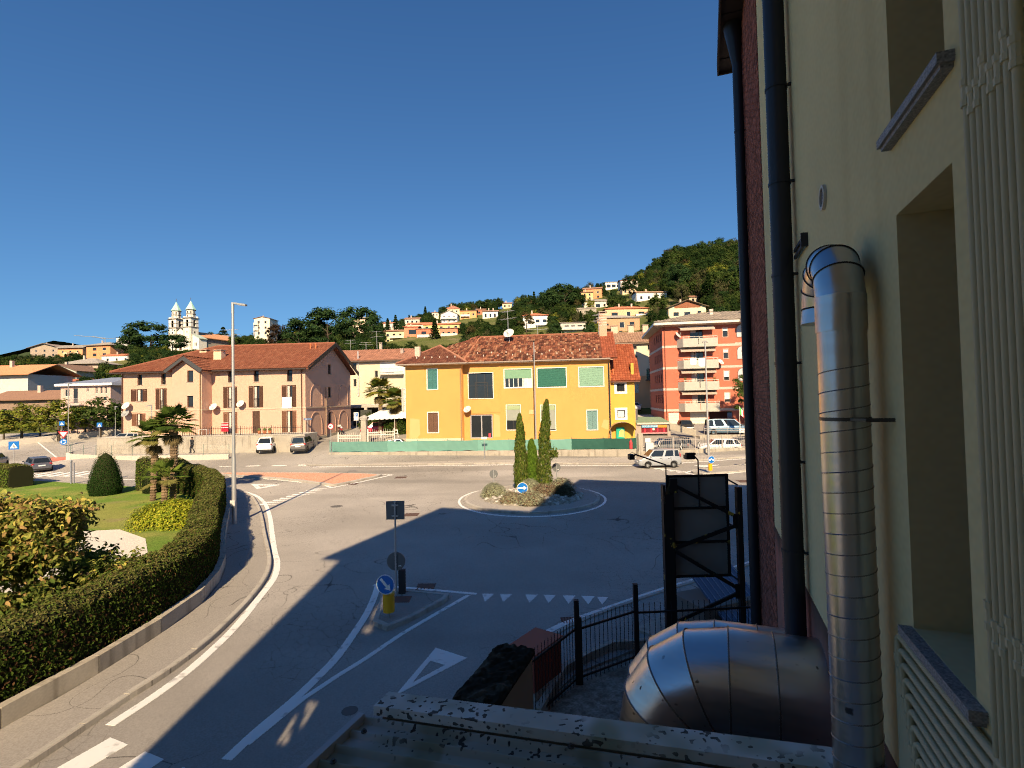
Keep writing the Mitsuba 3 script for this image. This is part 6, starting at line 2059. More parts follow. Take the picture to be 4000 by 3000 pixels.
hillhouse('hill_house', 'old dark brown tiled farmhouse behind the yellow green trees', -99.5, -81.5, 100, 2.6, 8.0, 9, 'side', 1.8, (0.26, 0.19, 0.15), (0.24, 0.145, 0.105), [(s, 0.45, 1.0, 1.2) for s in (0.15, 0.4, 0.65, 0.9)], over=1.0)
hillhouse('hill_house', 'white topped house among the trees left of the church', -249.0, -240.0, 330, 44.0, 50.0, 9, 'shed', 0.5, (0.74, 0.73, 0.72), (0.10, 0.10, 0.11), W2(0.55))
hillhouse('hill_house', 'tall cream house with balconies beside the dark red tree', -127.5, -119.8, 260, 38.0, 48.8, 9, 'gable', 0.8, (0.76, 0.70, 0.58), RB, W2(0.25, 0.5, 0.75), [(0.0, 0.3, 0.45, 1.0, (0.72, 0.66, 0.56)), (0.0, 0.3, 0.7, 1.0, (0.72, 0.66, 0.56))])
hillhouse('hill_house', 'flat roofed cream house peeping out right of the big dark trees', -91.0, -79.5, 300, 46.0, 54.2, 9, 'hip', 1.4, (0.74, 0.58, 0.46), RG_, W3(0.6), over=1.2)
hillhouse('hill_house', 'pale house with red roof lowest on the slope beside the cream house', -73.0, -64.5, 300, 46.0, 51.0, 8, 'side', 1.0, (0.74, 0.68, 0.60), RO, W2(0.3, 0.65))

# ---------------------------------------------------------------- church with two towers
cu = thing('church', 'white church with two bell towers and pale green pyramid spires', 'church')
CF = Fr((-209.3, 320.0), -15)
CW, CK, CG = M((0.74, 0.72, 0.66), 0.85, 0.15), M((0.10, 0.095, 0.09), 0.8), M((0.40, 0.66, 0.56), 0.6, 0.3)
CT = M((0.60, 0.56, 0.49), 0.9)
for t_, s0 in enumerate((0.0, 11.1)):
    m = MB(CF)
    m.box(s0, s0 + 5.6, -5.6, 0, 36, 53.6)
    tw = part(cu, 'tower', m, CW)
    m = MB(CF)
    for q in (s0 - 0.02, s0 + 4.5):
        m.box(q, q + 1.12, 0, 0.12, 36, 53.3)
    for q in (-1.1, -5.6):
        m.box(s0 + 5.6, s0 + 5.72, q, q + 1.1, 36, 53.3)
    part(tw, 'pilaster', m, CT)
    m = MB(CF)
    m.box(s0 - 0.3, s0 + 5.9, -5.9, 0.3, 53.5, 54.0)
    m.box(s0 - 0.1, s0 + 5.7, -5.7, 0.1, 56.2, 56.5)
    m.box(s0 - 0.45, s0 + 6.05, -6.05, 0.45, 59.0, 59.5)
    part(tw, 'cornice', m, CK, kind='stuff')
    t = np.linspace(0, np.pi, 11)
    ar = lambda c: [(c - 0.95, 54.2)] + [(c - 0.95 * math.cos(x), 57.4 + 0.95 * math.sin(x)) for x in t] + [(c + 0.95, 54.2)]
    m = MB(CF)
    m.wall([rect(s0, 54.0, s0 + 5.6, 59.0), ar(s0 + 2.8)], -0.5, 0)
    m.box(s0, s0 + 0.5, -5.6, -0.5, 54, 59)
    m.box(s0, s0 + 5.6, -5.6, -5.1, 54, 59)
    part(tw, 'belfry', m, CW)
    SFr = Fr(tuple(CF.p(s0 + 5.6, 0, 0)[:2]), 75)
    m = MB(SFr)
    m.wall([rect(0, 54.0, 5.6, 59.0), ar(2.8)], -0.5, 0)
    part(tw, 'belfry', m, CW)
    m = MB(CF)
    m.box(s0 + 0.6, s0 + 5.0, -5, -2.0, 54, 58.9)
    part(tw, 'belfry_inside', m, M((0.09, 0.075, 0.07)))
    m = MB(CF)
    m.lathe([(0.02, 57.2), (0.3, 57.1), (0.42, 56.4), (0.7, 55.8)], 12, (s0 + 2.8, -1.2, 0))
    part(tw, 'bell', m, M((0.12, 0.09, 0.05), 0.5, 0.4, 0.6))
    m = MB(CF)
    a = np.arange(8) * np.pi / 4 + np.pi / 8
    for z0, z1, r_ in ((59.5, 61.6, 2.6), (62.0, 64.2, 2.45)):
        m.prism([(s0 + 2.8 + r_ * math.cos(x), -2.8 + r_ * math.sin(x)) for x in a], z0, z1)
    part(tw, 'lantern', m, CW)
    m = MB(CF)
    for z0, r_ in ((61.6, 2.85), (64.2, 2.9)):
        m.prism([(s0 + 2.8 + r_ * math.cos(x), -2.8 + r_ * math.sin(x)) for x in a], z0, z0 + 0.4)
    part(tw, 'cornice', m, CK, kind='stuff')
    m = MB(CF)
    for z0 in (59.9, 62.3):
        for x in np.arange(8) * np.pi / 4:
            c_ = np.array([s0 + 2.8 + 2.36 * math.cos(x), -2.8 + 2.36 * math.sin(x)])
            tx = np.array([-math.sin(x), math.cos(x)]) * 0.3
            nx_ = np.array([math.cos(x), math.sin(x)]) * 0.1
            m.slantbox((*(c_ - tx - nx_ * 0.5), z0), (*(2 * tx), 0), (*nx_, 0), (0, 0, 1.3))
    part(tw, 'louvre', m, M((0.08, 0.075, 0.07)), kind='stuff')
    m = MB(CF)
    n_ = len(a)
    for z0, z1, r0_, r1_ in ((64.6, 66.0, 3.0, 2.25), (66.0, 67.5, 2.2, 1.45), (67.5, 69.0, 1.4, 0.72), (69.0, 70.3, 0.68, 0.03)):
        v = [[s0 + 2.8 + r0_ * math.cos(x), -2.8 + r0_ * math.sin(x), z0] for x in a] + [[s0 + 2.8 + r1_ * math.cos(x), -2.8 + r1_ * math.sin(x), z1] for x in a]
        i = np.arange(8)
        m.add(v, np.stack([i, (i + 1) % 8, (i + 1) % 8 + 8, i + 8], 1))
    sk = part(tw, 'spire', m, CG)
    m = MB(CF)
    m.box(s0 + 2.74, s0 + 2.86, -2.86, -2.74, 70.2, 72.2)
    m.box(s0 + 2.4, s0 + 3.2, -2.85, -2.75, 71.4, 71.55)
    part(cu, 'cross', m, CK)
    m = MB(CF)
    for q in ((s0, 0), (s0 + 5.6, 0), (s0 + 5.6, -5.6), (s0, -5.6)):
        m.ball((q[0] + (0.5 if q[0] == s0 else -0.5), q[1] + (-0.5 if q[1] == 0 else 0.5), 59.9), 0.75, 6)
    part(tw, 'corner_ball', m, CW, kind='stuff')
    for z in (41.8, 50.0):
        m = MB(CF)
        m.box(s0 + 2.5, s0 + 3.1, 0, 0.03, z, z + 1.3)
        part(cu, 'window', m, GLASS)
        m = MB(SFr)
        m.box(2.4, 3.3, 0, 0.03, z, z + 1.3)
        part(cu, 'window', m, GLASS)
m = MB(CF)
m.wall([[(5.6, 36), (11.1, 36), (11.1, 51.6), (8.35, 53.6), (5.6, 51.6)]], -1.5, -0.6)
part(cu, 'facade', m, CW)
m = MB(CF)
for a, b in (((5.5, 51.7), (8.35, 53.8)), ((8.35, 53.8), (11.2, 51.7))):
    m.bar((a[0], -0.5, a[1]), (b[0], -0.5, b[1]), 0.6, 0.6)
m.box(5.6, 11.1, -0.6, -0.45, 48.6, 48.8)
part(cu, 'pediment', m, CK, kind='stuff')
m = MB(CF)
t = np.linspace(0, np.pi, 15)
for r_ in (2.6, 2.1, 1.6):
    o_ = [(8.35 - r_ * math.cos(x), 43.6 + r_ * math.sin(x)) for x in t]
    i_ = [(8.35 - (r_ - 0.3) * math.cos(x), 43.6 + (r_ - 0.3) * math.sin(x)) for x in t]
    m.wall([o_ + i_[::-1]], -0.6, -0.4 - (2.6 - r_) * 0.1)
part(cu, 'portal_arch', m, CT, kind='stuff')
m = MB(CF)
m.box(7.4, 9.3, -0.6, -0.5, 40, 43.4)
part(cu, 'door', m, M((0.10, 0.06, 0.05)))
m = MB(CF)
m.box(16.7, 21.5, -7, -1.2, 36, 46.6)
m.add([[16.7, -1.2, 46.6], [21.5, -1.2, 46.6], [16.7, -1.2, 49.2]], [[0, 1, 2]])
part(cu, 'aisle', m, CW)
slab(cu, 'aisle_roof', [CF.p(16.5, -1.0, 49.5), CF.p(22.2, -1.0, 46.6), CF.p(22.2, -7, 46.6), CF.p(16.5, -7, 49.5)], 0.3, M((0.36, 0.44, 0.40), 0.7))
for s in (18.4, 19.4):
    m = MB(CF)
    m.box(s, s + 0.5, -1.2, -1.15, 42.2, 44.2)
    part(cu, 'window', m, GLASS)
NF = Fr(tuple(CF.p(18.0, -7.0, 0)[:2]), 75)
m = MB(NF)
m.wall([rect(0, 36, 30, 44.6)], -0.4, 3.0)
part(cu, 'nave_wall', m, M((0.36, 0.31, 0.25), 0.9))
m = MB(NF)
m.box(0, 30, -14, 0.0, 36, 48.0)
part(cu, 'clerestory', m, M((0.24, 0.19, 0.16), 0.9))
for i in range(8):
    m = MB(NF)
    m.box(2.5 + i * 2.6, 4.6 + i * 2.6, 0.0, 0.05, 45.2, 47.2)
    part(cu, 'window', m, M((0.16, 0.15, 0.15), 0.3, 0.5))
for i in range(4):
    m = MB(NF)
    m.disc((5 + i * 6.2, 3.0, 41.4), 1.2, 0.06)
    part(cu, 'round_window', m, M((0.06, 0.05, 0.05), 0.3, 0.5))
slab(cu, 'nave_roof', [NF.p(-1, 1.2, 48.0), NF.p(31, 1.2, 48.0), NF.p(29, -7, 52.2), NF.p(-1, -7, 52.2)], 0.4, M((0.50, 0.25, 0.14), 0.9))
slab(cu, 'nave_roof', [NF.p(31, 1.2, 48.0), NF.p(31, -15, 48.0), NF.p(29, -7, 52.2)], 0.4, M((0.48, 0.24, 0.14), 0.9))
cr_ = thing('tower_crane', 'thin construction crane far away above the left hill', 'crane')
m = MB()
m.rod((-543, 700, 40), (-543, 700, 98.4), 0.5, 4)
part(cr_, 'mast', m, M((0.25, 0.27, 0.3)))
m = MB()
m.rod((-530, 700, 97.6), (-585, 700, 103.6), 0.35, 4)
m.rod((-543, 700, 98), (-560, 700, 101.6), 0.6, 4)
part(cr_, 'jib', m, M((0.25, 0.27, 0.3)))
# distant mountain and wooded back ridges
m = MB()
px = np.array([-3400, -2900, -2500, -2246, -2150, -2080, -2013, -1960, -1900, -1845, -1700, -1400, -900])
pz = np.array([150, 190, 215, 248, 268, 290, 305, 298, 285, 276, 250, 190, 60])
v = [[x, 2300 + 0.0 * x, z] for x, z in zip(px, pz)] + [[x * 0.93, 1900, z * 0.55] for x, z in zip(px, pz)] + [[x * 0.88, 1650, 0] for x in px] + [[x * 1.1, 2900, 0] for x in px]
n_ = len(px)
i = np.arange(n_ - 1)
m.add(v, np.vstack([np.stack([i, i + 1, i + n_ + 1, i + n_], 1), np.stack([i + n_, i + n_ + 1, i + 2 * n_ + 1, i + 2 * n_], 1), np.stack([i, i + 3 * n_, i + 3 * n_ + 1, i + 1], 1)]))
struct('mountain', m, M((0.035, 0.05, 0.022), 0.95, 0.05), True)

# ---------------------------------------------------------------- hedges, garden plants
def hedge(name, label, path, half, h0, h1, per_m2, size, palette, topal, weights=None, twts=None, seed=5):
    """A clipped hedge along path: a dark core and a skin of single leaves."""
    k = thing(name, label, 'hedge')
    r = np.random.default_rng(seed)
    p, t, q = along(path, 0.35)
    nn = np.stack([-t[:, 1], t[:, 0]], 1)
    hh_ = np.interp(q, [0, q[-1]], [h0, h1])
    prof = np.array([(-1, 0.0), (-1.02, 0.35), (-1.0, 0.75), (-0.9, 0.94), (-0.55, 1.0), (0, 1.01), (0.55, 1.0), (0.9, 0.94), (1.0, 0.75), (1.02, 0.35), (1, 0.0)])
    m = MB()
    V = np.array([[[*(a + b * c[0] * (half - 0.07)), 0.02 + c[1] * (h - 0.07)] for c in prof] for a, b, h in zip(p, nn, hh_)])
    n, w = V.shape[:2]
    i, j = np.meshgrid(np.arange(n - 1), np.arange(w - 1), indexing='ij')
    x = (i * w + j).ravel()
    m.add(V.reshape(-1, 3), np.stack([x, x + w, x + w + 1, x + 1], 1))
    for e, o in ((0, 1), (n - 1, 0)):
        f = np.stack([np.zeros(w - 2, int), np.arange(1, w - 1), np.arange(2, w)], 1)
        m.add(V[e], f[:, ::-1] if o else f)
    part(k, 'twigs', m, M((0.022, 0.024, 0.012), 0.95, 0.05))
    seg = np.linalg.norm(np.diff(prof * [half, (h0 + h1) / 2], axis=0), axis=1)
    cs = np.concatenate([[0], np.cumsum(seg)])
    N_ = int(cs[-1] * q[-1] * per_m2)
    u = r.uniform(0, q[-1], N_)
    v = r.uniform(0, cs[-1], N_)
    px = np.stack([np.interp(u, q, p[:, 0]), np.interp(u, q, p[:, 1])], 1)
    nx = np.stack([np.interp(u, q, nn[:, 0]), np.interp(u, q, nn[:, 1])], 1)
    c0, c1 = np.interp(v, cs, prof[:, 0]), np.interp(v, cs, prof[:, 1])
    hu = np.interp(u, q, hh_)
    lump = 0.05 * np.sin(u * 1.7 + 3 * c0) + 0.04 * np.sin(u * 4.3 + c1 * 5)
    rad = 1 + r.normal(0, 0.045, N_) + lump * 0.6
    pos = np.stack([px[:, 0] + nx[:, 0] * c0 * half * rad, px[:, 1] + nx[:, 1] * c0 * half * rad, 0.03 + c1 * hu * (1 + r.normal(0, 0.018, N_) + lump * 0.4)], 1)
    on = np.stack([nx[:, 0] * c0, nx[:, 1] * c0, np.where(c1 > 0.9, 1.2, 0.15)], 1)
    on += r.normal(0, 0.55, on.shape)
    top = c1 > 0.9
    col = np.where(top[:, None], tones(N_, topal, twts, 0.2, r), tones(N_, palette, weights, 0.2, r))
    m = MB()
    m.add(*leaf_cards(pos, size * r.uniform(0.7, 1.3, N_), on, col, 0.55, 0.3, 0.2, r))
    part(k, 'leaves', m, LEAF, kind='stuff')
    # stray shoots above the top
    return k


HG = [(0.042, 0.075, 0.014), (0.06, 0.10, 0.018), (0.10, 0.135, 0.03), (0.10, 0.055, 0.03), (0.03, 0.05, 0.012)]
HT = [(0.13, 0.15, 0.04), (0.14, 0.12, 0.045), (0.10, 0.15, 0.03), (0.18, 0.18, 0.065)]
inn = lambda pts, o: [tuple(a) for a in (lambda P_, T_: P_ + np.stack([-T_[:, 1], T_[:, 0]], 1) * o)(*along(pts, 0.6)[:2])]
path = inn(wallp, 0.78)
far_h = path[-1]
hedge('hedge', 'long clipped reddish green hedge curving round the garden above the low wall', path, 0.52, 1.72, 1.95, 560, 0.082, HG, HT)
HL = [(0.10, 0.17, 0.025), (0.14, 0.21, 0.035), (0.075, 0.13, 0.02), (0.17, 0.17, 0.05)]
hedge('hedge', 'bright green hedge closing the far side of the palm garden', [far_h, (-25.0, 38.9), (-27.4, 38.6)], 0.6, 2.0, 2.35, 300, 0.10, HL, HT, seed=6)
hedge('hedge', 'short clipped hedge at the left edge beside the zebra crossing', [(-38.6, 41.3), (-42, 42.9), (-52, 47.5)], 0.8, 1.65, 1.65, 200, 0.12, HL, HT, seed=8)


def shrub(name, label, o, rx, rz, n, size, palette, weights=None, cat='shrub', cone=False, mat=LEAF, seed=1, ry=None, core=(0.03, 0.035, 0.015), group=None, up=0.3):
    k = thing(name, label, cat, group)
    r = np.random.default_rng(seed)
    ry = ry or rx
    a, u = r.uniform(0, 2 * np.pi, n), r.uniform(0, 1, n)
    if cone:
        z = 1 - np.sqrt(u)
        rr = np.where(z < 0.18, 0.86 + z * 0.8, np.sqrt(np.clip(1 - ((z - 0.18) / 0.82) ** 1.25, 0, 1)))
        pos = np.stack([rx * rr * np.cos(a), ry * rr * np.sin(a), rz * z], 1)
        nr = np.stack([np.cos(a), np.sin(a), 0.15 + 0.6 * z], 1)
    else:
        z = u ** 0.8
        rr = np.sqrt(1 - z ** 2) * (1 + 0.10 * np.sin(5 * a + 3 * z) + 0.06 * np.sin(9 * a))
        pos = np.stack([rx * rr * np.cos(a), ry * rr * np.sin(a), rz * z * (1 + 0.08 * np.sin(4 * a))], 1)
        nr = np.stack([pos[:, 0] / rx, pos[:, 1] / ry, pos[:, 2] / rz + up], 1)
    pos *= 1 + r.normal(0, 0.03 if cone else 0.06, (n, 1))
    m = MB()
    m.add(*leaf_cards(pos + np.asarray(o), size * r.uniform(0.6, 1.4, n), nr + r.normal(0, 0.35, nr.shape), tones(n, palette, weights, 0.18, r), 0.5, 0.3, -0.2, r))
    part(k, 'leaves', m, mat, kind='stuff')
    m = MB()
    if cone:
        zz = np.linspace(0, 1, 12)
        m.lathe([(rx * 0.92 * (0.86 + z * 0.8 if z < 0.18 else math.sqrt(max(0, 1 - ((z - 0.18) / 0.82) ** 1.25))), rz * 0.97 * z) for z in zz], 20, o)
    else:
        m.ball(o, 1.0, 8, (rx * 0.86, ry * 0.86, rz * 0.86))
    part(k, 'twigs', m, M(core, 0.95, 0.05))
    return k


shrub('cone_shrub', 'tall dark green clipped cone shaped shrub between the hedges', (-28.6, 36.9, 0.0), 1.0, 3.05, 9000, 0.07, [(0.02, 0.052, 0.012), (0.03, 0.07, 0.016), (0.016, 0.04, 0.01)], cone=True, mat=LEAFM)
shrub('cone_shrub', 'small dark cone shrub right beside the tall clipped one', (-25.6, 37.2, 0.0), 0.55, 1.75, 2500, 0.07, [(0.018, 0.03, 0.012), (0.025, 0.04, 0.015)], cone=True, mat=LEAFM, seed=2)
shrub('golden_shrub', 'rounded yellow green shrub on the lawn inside the hedge bend', (-17.6, 27.2, 0.0), 1.85, 1.15, 7000, 0.12, [(0.34, 0.36, 0.03), (0.27, 0.32, 0.03), (0.42, 0.40, 0.05), (0.20, 0.27, 0.03)], ry=1.5, core=(0.10, 0.12, 0.02))


def palm_frond(mb, o, az, el, L, fan, r, col):
    """A fan palm leaf: a stalk and a folded fan of narrow blades."""
    d = np.array([math.cos(az) * math.cos(el), math.sin(az) * math.cos(el), math.sin(el)])
    side = np.array([-math.sin(az), math.cos(az), 0])
    e = o + d * L - np.array([0, 0, 0.10 * L * L])
    mb.tube([o, (o + e) / 2 + [0, 0, 0.06 * L], e], [0.022, 0.016, 0.012], 5, (0.10, 0.11, 0.03))
    d2 = d - np.array([0, 0, 0.35])
    d2 /= np.linalg.norm(d2)
    up_ = np.cross(side, d2)
    nb = 26
    for b in np.linspace(-1.9, 1.9, nb):
        ln = fan * (1 - 0.16 * abs(b) / 1.9) * r.uniform(0.88, 1.06)
        dr_ = d2 * math.cos(b) + side * math.sin(b)
        w = np.cross(dr_, up_)
        w = w / np.linalg.norm(w) * 0.034 * fan / 0.6
        mid = e + dr_ * ln * 0.55 + up_ * 0.03
        tip = e + dr_ * ln - np.array([0, 0, 0.16 * ln * r.uniform(0.4, 1.5)])
        c = col * r.uniform(0.75, 1.2)
        mb.add([e, mid + w + up_ * 0.012, tip, mid - w + up_ * 0.012, mid - up_ * 0.01], [[0, 1, 4], [0, 4, 3], [1, 2, 4], [4, 2, 3]], c)


def palm(label, x, y, z0, h, r0, nf, fan, seed, shag=True, dead=8, pal=((0.07, 0.115, 0.022), (0.10, 0.14, 0.03), (0.05, 0.09, 0.02))):
    k = thing('palm_tree', label, 'palm tree')
    r = np.random.default_rng(seed)
    m = MB()
    n = 26
    zz = np.linspace(0, h, int(h * 12))
    V = []
    for i, z in enumerate(zz):
        a = np.arange(n) * 2 * np.pi / n
        rr = r0 * (1.0 + 0.35 * (z / h) ** 2 + (0.22 if i % 2 else -0.08) + r.normal(0, 0.09, n))
        V.append(np.stack([x + 0.12 * math.sin(z * 0.5) + rr * np.cos(a), y + rr * np.sin(a), np.full(n, z0 + z)], 1))
    i, j = np.meshgrid(np.arange(len(zz) - 1), np.arange(n), indexing='ij')
    q = np.stack([(i * n + j).ravel(), (i * n + (j + 1) % n).ravel(), ((i + 1) * n + (j + 1) % n).ravel(), ((i + 1) * n + j).ravel()], 1)
    cc = np.repeat(np.array([[0.17, 0.12, 0.075]]) * (0.55 + 0.9 * r.random((len(zz), 1))), n, axis=0)
    m.add(np.vstack(V), q, cc)
    part(k, 'trunk', m, VC)
    top = np.array([x + 0.12 * math.sin(h * 0.5), y, z0 + h])
    for i in range(nf):
        el = math.radians(80 - 92 * ((i + 0.5) / nf) ** 0.9)
        az = i * 2.399963 + r.normal(0, 0.2)
        m = MB()
        col = np.asarray(pal[r.integers(len(pal))])
        if i >= nf - 3:
            col = np.array([0.20, 0.19, 0.06])
        palm_frond(m, top + [0, 0, -0.15 * i / nf], az, el, fan * r.uniform(0.95, 1.25), fan, r, col)
        part(k, 'frond', m, LEAF)
    if dead:
        m = MB()
        for i in range(dead):
            palm_frond(m, top - [0, 0, 0.25], i * 2 * np.pi / dead + r.normal(0, 0.2), math.radians(-62), fan * 0.75, fan * 0.8, r, np.array([0.17, 0.135, 0.07]))
        part(k, 'dead_fronds', m, LEAFM, kind='stuff')
    return k


palm('tall fan palm with shaggy trunk, left of two on the lawn', -23.36, 34.07, 0.0, 4.2, 0.15, 26, 0.72, 1, dead=5)
palm('tallest fan palm with shaggy trunk, right of two on the lawn', -21.72, 33.5, 0.0, 4.95, 0.17, 30, 0.78, 2, dead=6)
palm('small young fan palm with bright leaves under the two tall palms', -21.75, 32.75, 0.0, 1.7, 0.15, 13, 0.72, 3, dead=0, pal=((0.16, 0.22, 0.04), (0.12, 0.18, 0.035)))
palm('fan palm with yellowing lower leaves beside the white tent', -17.2, 68.0, 2.0, 5.6, 0.2, 34, 1.1, 4, pal=((0.06, 0.10, 0.02), (0.09, 0.13, 0.025), (0.20, 0.19, 0.03)))
palm('fan palm pressed against the left side of the yellow house', -15.0, 67.0, 2.0, 4.2, 0.2, 30, 1.1, 5, pal=((0.05, 0.09, 0.02), (0.24, 0.21, 0.03), (0.08, 0.12, 0.025)))
shrub('climber', 'dense dark creeper hanging under the palms beside the yellow house', (-14.8, 68.5, 1.5), 1.9, 4.6, 6000, 0.22, [(0.04, 0.075, 0.015), (0.07, 0.11, 0.02), (0.025, 0.05, 0.012)], cat='creeper', seed=4)
shrub('shrub', 'leafy shrub growing against the shaded gable end', (-20.3, 74.5, 2.2), 1.5, 2.2, 1500, 0.2, [(0.10, 0.13, 0.04), (0.05, 0.08, 0.02)], seed=9)

# foreground tree with drooping yellow green leaves
ft = thing('leafy_tree', 'foreground tree with drooping yellow green leaves overhanging the garden path', 'tree')
r = np.random.default_rng(41)
o = np.array([-13.2, 14.6, 0.0])
tm, tips = MB(), []


def limb(a, d, L, rad, lev):
    d = d / np.linalg.norm(d)
    n = 5
    pts = [a]
    for i in range(n):
        d = d + r.normal(0, 0.13, 3) + np.array([0, 0, 0.05 if lev < 2 else -0.07])
        d /= np.linalg.norm(d)
        pts.append(pts[-1] + d * L / n)
    tm.tube(pts, np.linspace(rad, rad * 0.45, n + 1), 6)
    if lev >= 3:
        for i in range(1, n + 1):
            tips.append((pts[i], d))
        return
    for i in range(2, n + 1):
        for _ in range(2 if lev else 3):
            e = d + r.normal(0, 0.75, 3)
            e[2] = e[2] * 0.7 + 0.15
            limb(pts[i], e, L * r.uniform(0.5, 0.72), rad * 0.5, lev + 1)


limb(o, np.array([0.1, 0.02, 1]), 2.1, 0.12, 0)
part(ft, 'trunk', tm, M((0.07, 0.055, 0.042), 0.9))
tp = np.array([t[0] for t in tips])
cx = o + np.array([0, 0, 2.15])
keep = np.ones(len(tp), bool)
lf = 10
P0 = np.repeat(tp[keep], lf, axis=0)
P0 = P0 + r.normal(0, 0.13, P0.shape)
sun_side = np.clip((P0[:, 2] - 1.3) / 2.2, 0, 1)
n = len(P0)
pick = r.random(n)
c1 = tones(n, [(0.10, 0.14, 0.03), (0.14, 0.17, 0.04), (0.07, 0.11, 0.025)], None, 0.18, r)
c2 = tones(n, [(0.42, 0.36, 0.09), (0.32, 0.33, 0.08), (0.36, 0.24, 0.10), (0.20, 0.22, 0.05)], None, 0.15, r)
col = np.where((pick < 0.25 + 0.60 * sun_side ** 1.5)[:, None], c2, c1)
# each leaf: a drooping blade of four bent quads
nr = r.normal(0, 0.6, (n, 3)) + [0, -0.2, 1.0]
nr /= np.linalg.norm(nr, axis=1, keepdims=True)
a = r.normal(0, 1, (n, 3))
a[:, 2] = -np.abs(a[:, 2]) * 0.5 - 0.35
a -= nr * (a * nr).sum(1, keepdims=True)
a /= np.linalg.norm(a, axis=1, keepdims=True)
b = np.cross(nr, a)
s = r.uniform(0.12, 0.21, n)[:, None]
g1, g2 = P0 + a * s * 0.35 + nr * s * 0.04, P0 + a * s * 0.72 - nr * s * 0.06
tip = P0 + a * s - nr * s * 0.22
w1, w2 = b * s * 0.23, b * s * 0.17
lift = nr * s * 0.06
v = np.stack([P0, g1 + w1 + lift, g1 - w1 + lift, g2 + w2 + lift * 0.6, g2 - w2 + lift * 0.6, tip, g1, g2], 1).reshape(-1, 3)
i = np.arange(n) * 8
f = np.vstack([np.stack([i + p_, i + q_, i + t_], 1) for p_, q_, t_ in ((0, 1, 6), (0, 6, 2), (1, 3, 7), (1, 7, 6), (6, 7, 4), (6, 4, 2), (3, 5, 7), (7, 5, 4))])
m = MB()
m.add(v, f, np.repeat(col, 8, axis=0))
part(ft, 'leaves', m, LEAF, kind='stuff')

# roundabout planting
CY = [(0.075, 0.115, 0.02), (0.10, 0.15, 0.025), (0.05, 0.08, 0.016), (0.16, 0.17, 0.05)]
for x, y, h, rr, la, pal_, sd in ((0.45, 34.0, 4.8, 0.42, 'left column cypress on the roundabout, lighter top', CY, 1), (1.2, 34.6, 3.1, 0.46, 'shortest brightest cypress in the middle of the three on the roundabout', [(0.09, 0.165, 0.02), (0.06, 0.12, 0.016), (0.12, 0.2, 0.03)], 2), (1.95, 34.0, 5.7, 0.45, 'tallest column cypress, right of the three on the roundabout', CY, 3)):
    k = thing('cypress', la, 'cypress tree')
    r = np.random.default_rng(sd)
    n = 6500
    u = r.random(n)
    a = r.uniform(0, 6.283, n)
    R_ = rr * np.clip(np.minimum(1, 0.75 + 3 * u) * np.power(np.clip(1 - u, 0, 1), 0.42) * 1.12, 0.05, None) * (1 + 0.16 * np.sin(a * 3 + u * 19) + 0.10 * np.sin(a * 5 - u * 41)) * np.sqrt(r.uniform(0.45, 1, n))
    pos = np.stack([x + R_ * np.cos(a) + 0.28 * u ** 2 * (sd == 3), y + R_ * np.sin(a), 0.3 + h * u], 1)
    if sd == 3:
        e = r.random(n) < 0.05
        pos[e] = np.array([x + 0.62, y - 0.1, 0.3 + h * 0.39]) + r.normal(0, 0.13, (e.sum(), 3))
    nr = np.stack([np.cos(a), np.sin(a), np.full(n, 0.2)], 1)
    c = tones(n, pal_, None, 0.2, r)
    m = MB()
    m.add(*leaf_cards(pos, 0.16 * r.uniform(0.6, 1.4, n), nr + r.normal(0, 0.4, nr.shape), c, 0.4, 0.2, -1.4, r))
    part(k, 'foliage', m, LEAFM, kind='stuff')
    m = MB()
    m.rod((x, y, 0.2), (x, y, 0.3 + h * 0.85), 0.07, 8, r1=0.02)
    part(k, 'trunk', m, M((0.08, 0.055, 0.04), 0.9))
LV_ = [(0.33, 0.35, 0.24), (0.40, 0.41, 0.29), (0.27, 0.29, 0.19)]
BR_ = [(0.22, 0.13, 0.09), (0.16, 0.10, 0.07), (0.30, 0.25, 0.16)]
for x, y, rx, rz, pal_, la, sd in ((-1.25, 32.0, 0.85, 0.75, LV_, 'rounded grey green lavender bush at the left of the roundabout bed', 1), (-0.2, 30.2, 0.7, 0.5, LV_ + BR_, 'low grey brown bush left of the blue arrow sign', 2), (0.9, 29.8, 0.95, 0.62, LV_ + BR_[:1], 'grey green lavender bush in front, right of the blue arrow sign', 3), (1.75, 31.6, 1.0, 0.7, BR_ + LV_[:1], 'reddish brown bush right of the cypress trunks', 4), (3.0, 33.4, 0.95, 0.75, LV_ + BR_[:1], 'rounded lavender bush at the right back of the roundabout bed', 5), (1.0, 33.2, 0.8, 0.75, LV_, 'lavender bush at the foot of the cypresses', 6), (2.9, 31.6, 0.8, 0.6, [(0.06, 0.065, 0.035), (0.11, 0.11, 0.07)], 'dark bush on the shaded side of the roundabout bed', 7)):
    shrub('lavender_bush', la, (x, y, 0.2), rx * 0.86, rz, 2600, 0.085, pal_, seed=sd + 20, mat=LEAFM, up=0.6, core=(0.09, 0.075, 0.05), cat='bush')


# ---------------------------------------------------------------- trees: one shapegroup of each kind, placed as instances
def crown(n, fn, size, pal_, r, aspect=0.6, wts=None, droop=0.0):
    pos, nr = fn(n, r)
    m = MB()
    m.add(*leaf_cards(pos, size * r.uniform(0.6, 1.4, len(pos)), nr, tones(len(pos), pal_, wts, 0.22, r), aspect, 0.3, droop, r))
    return m


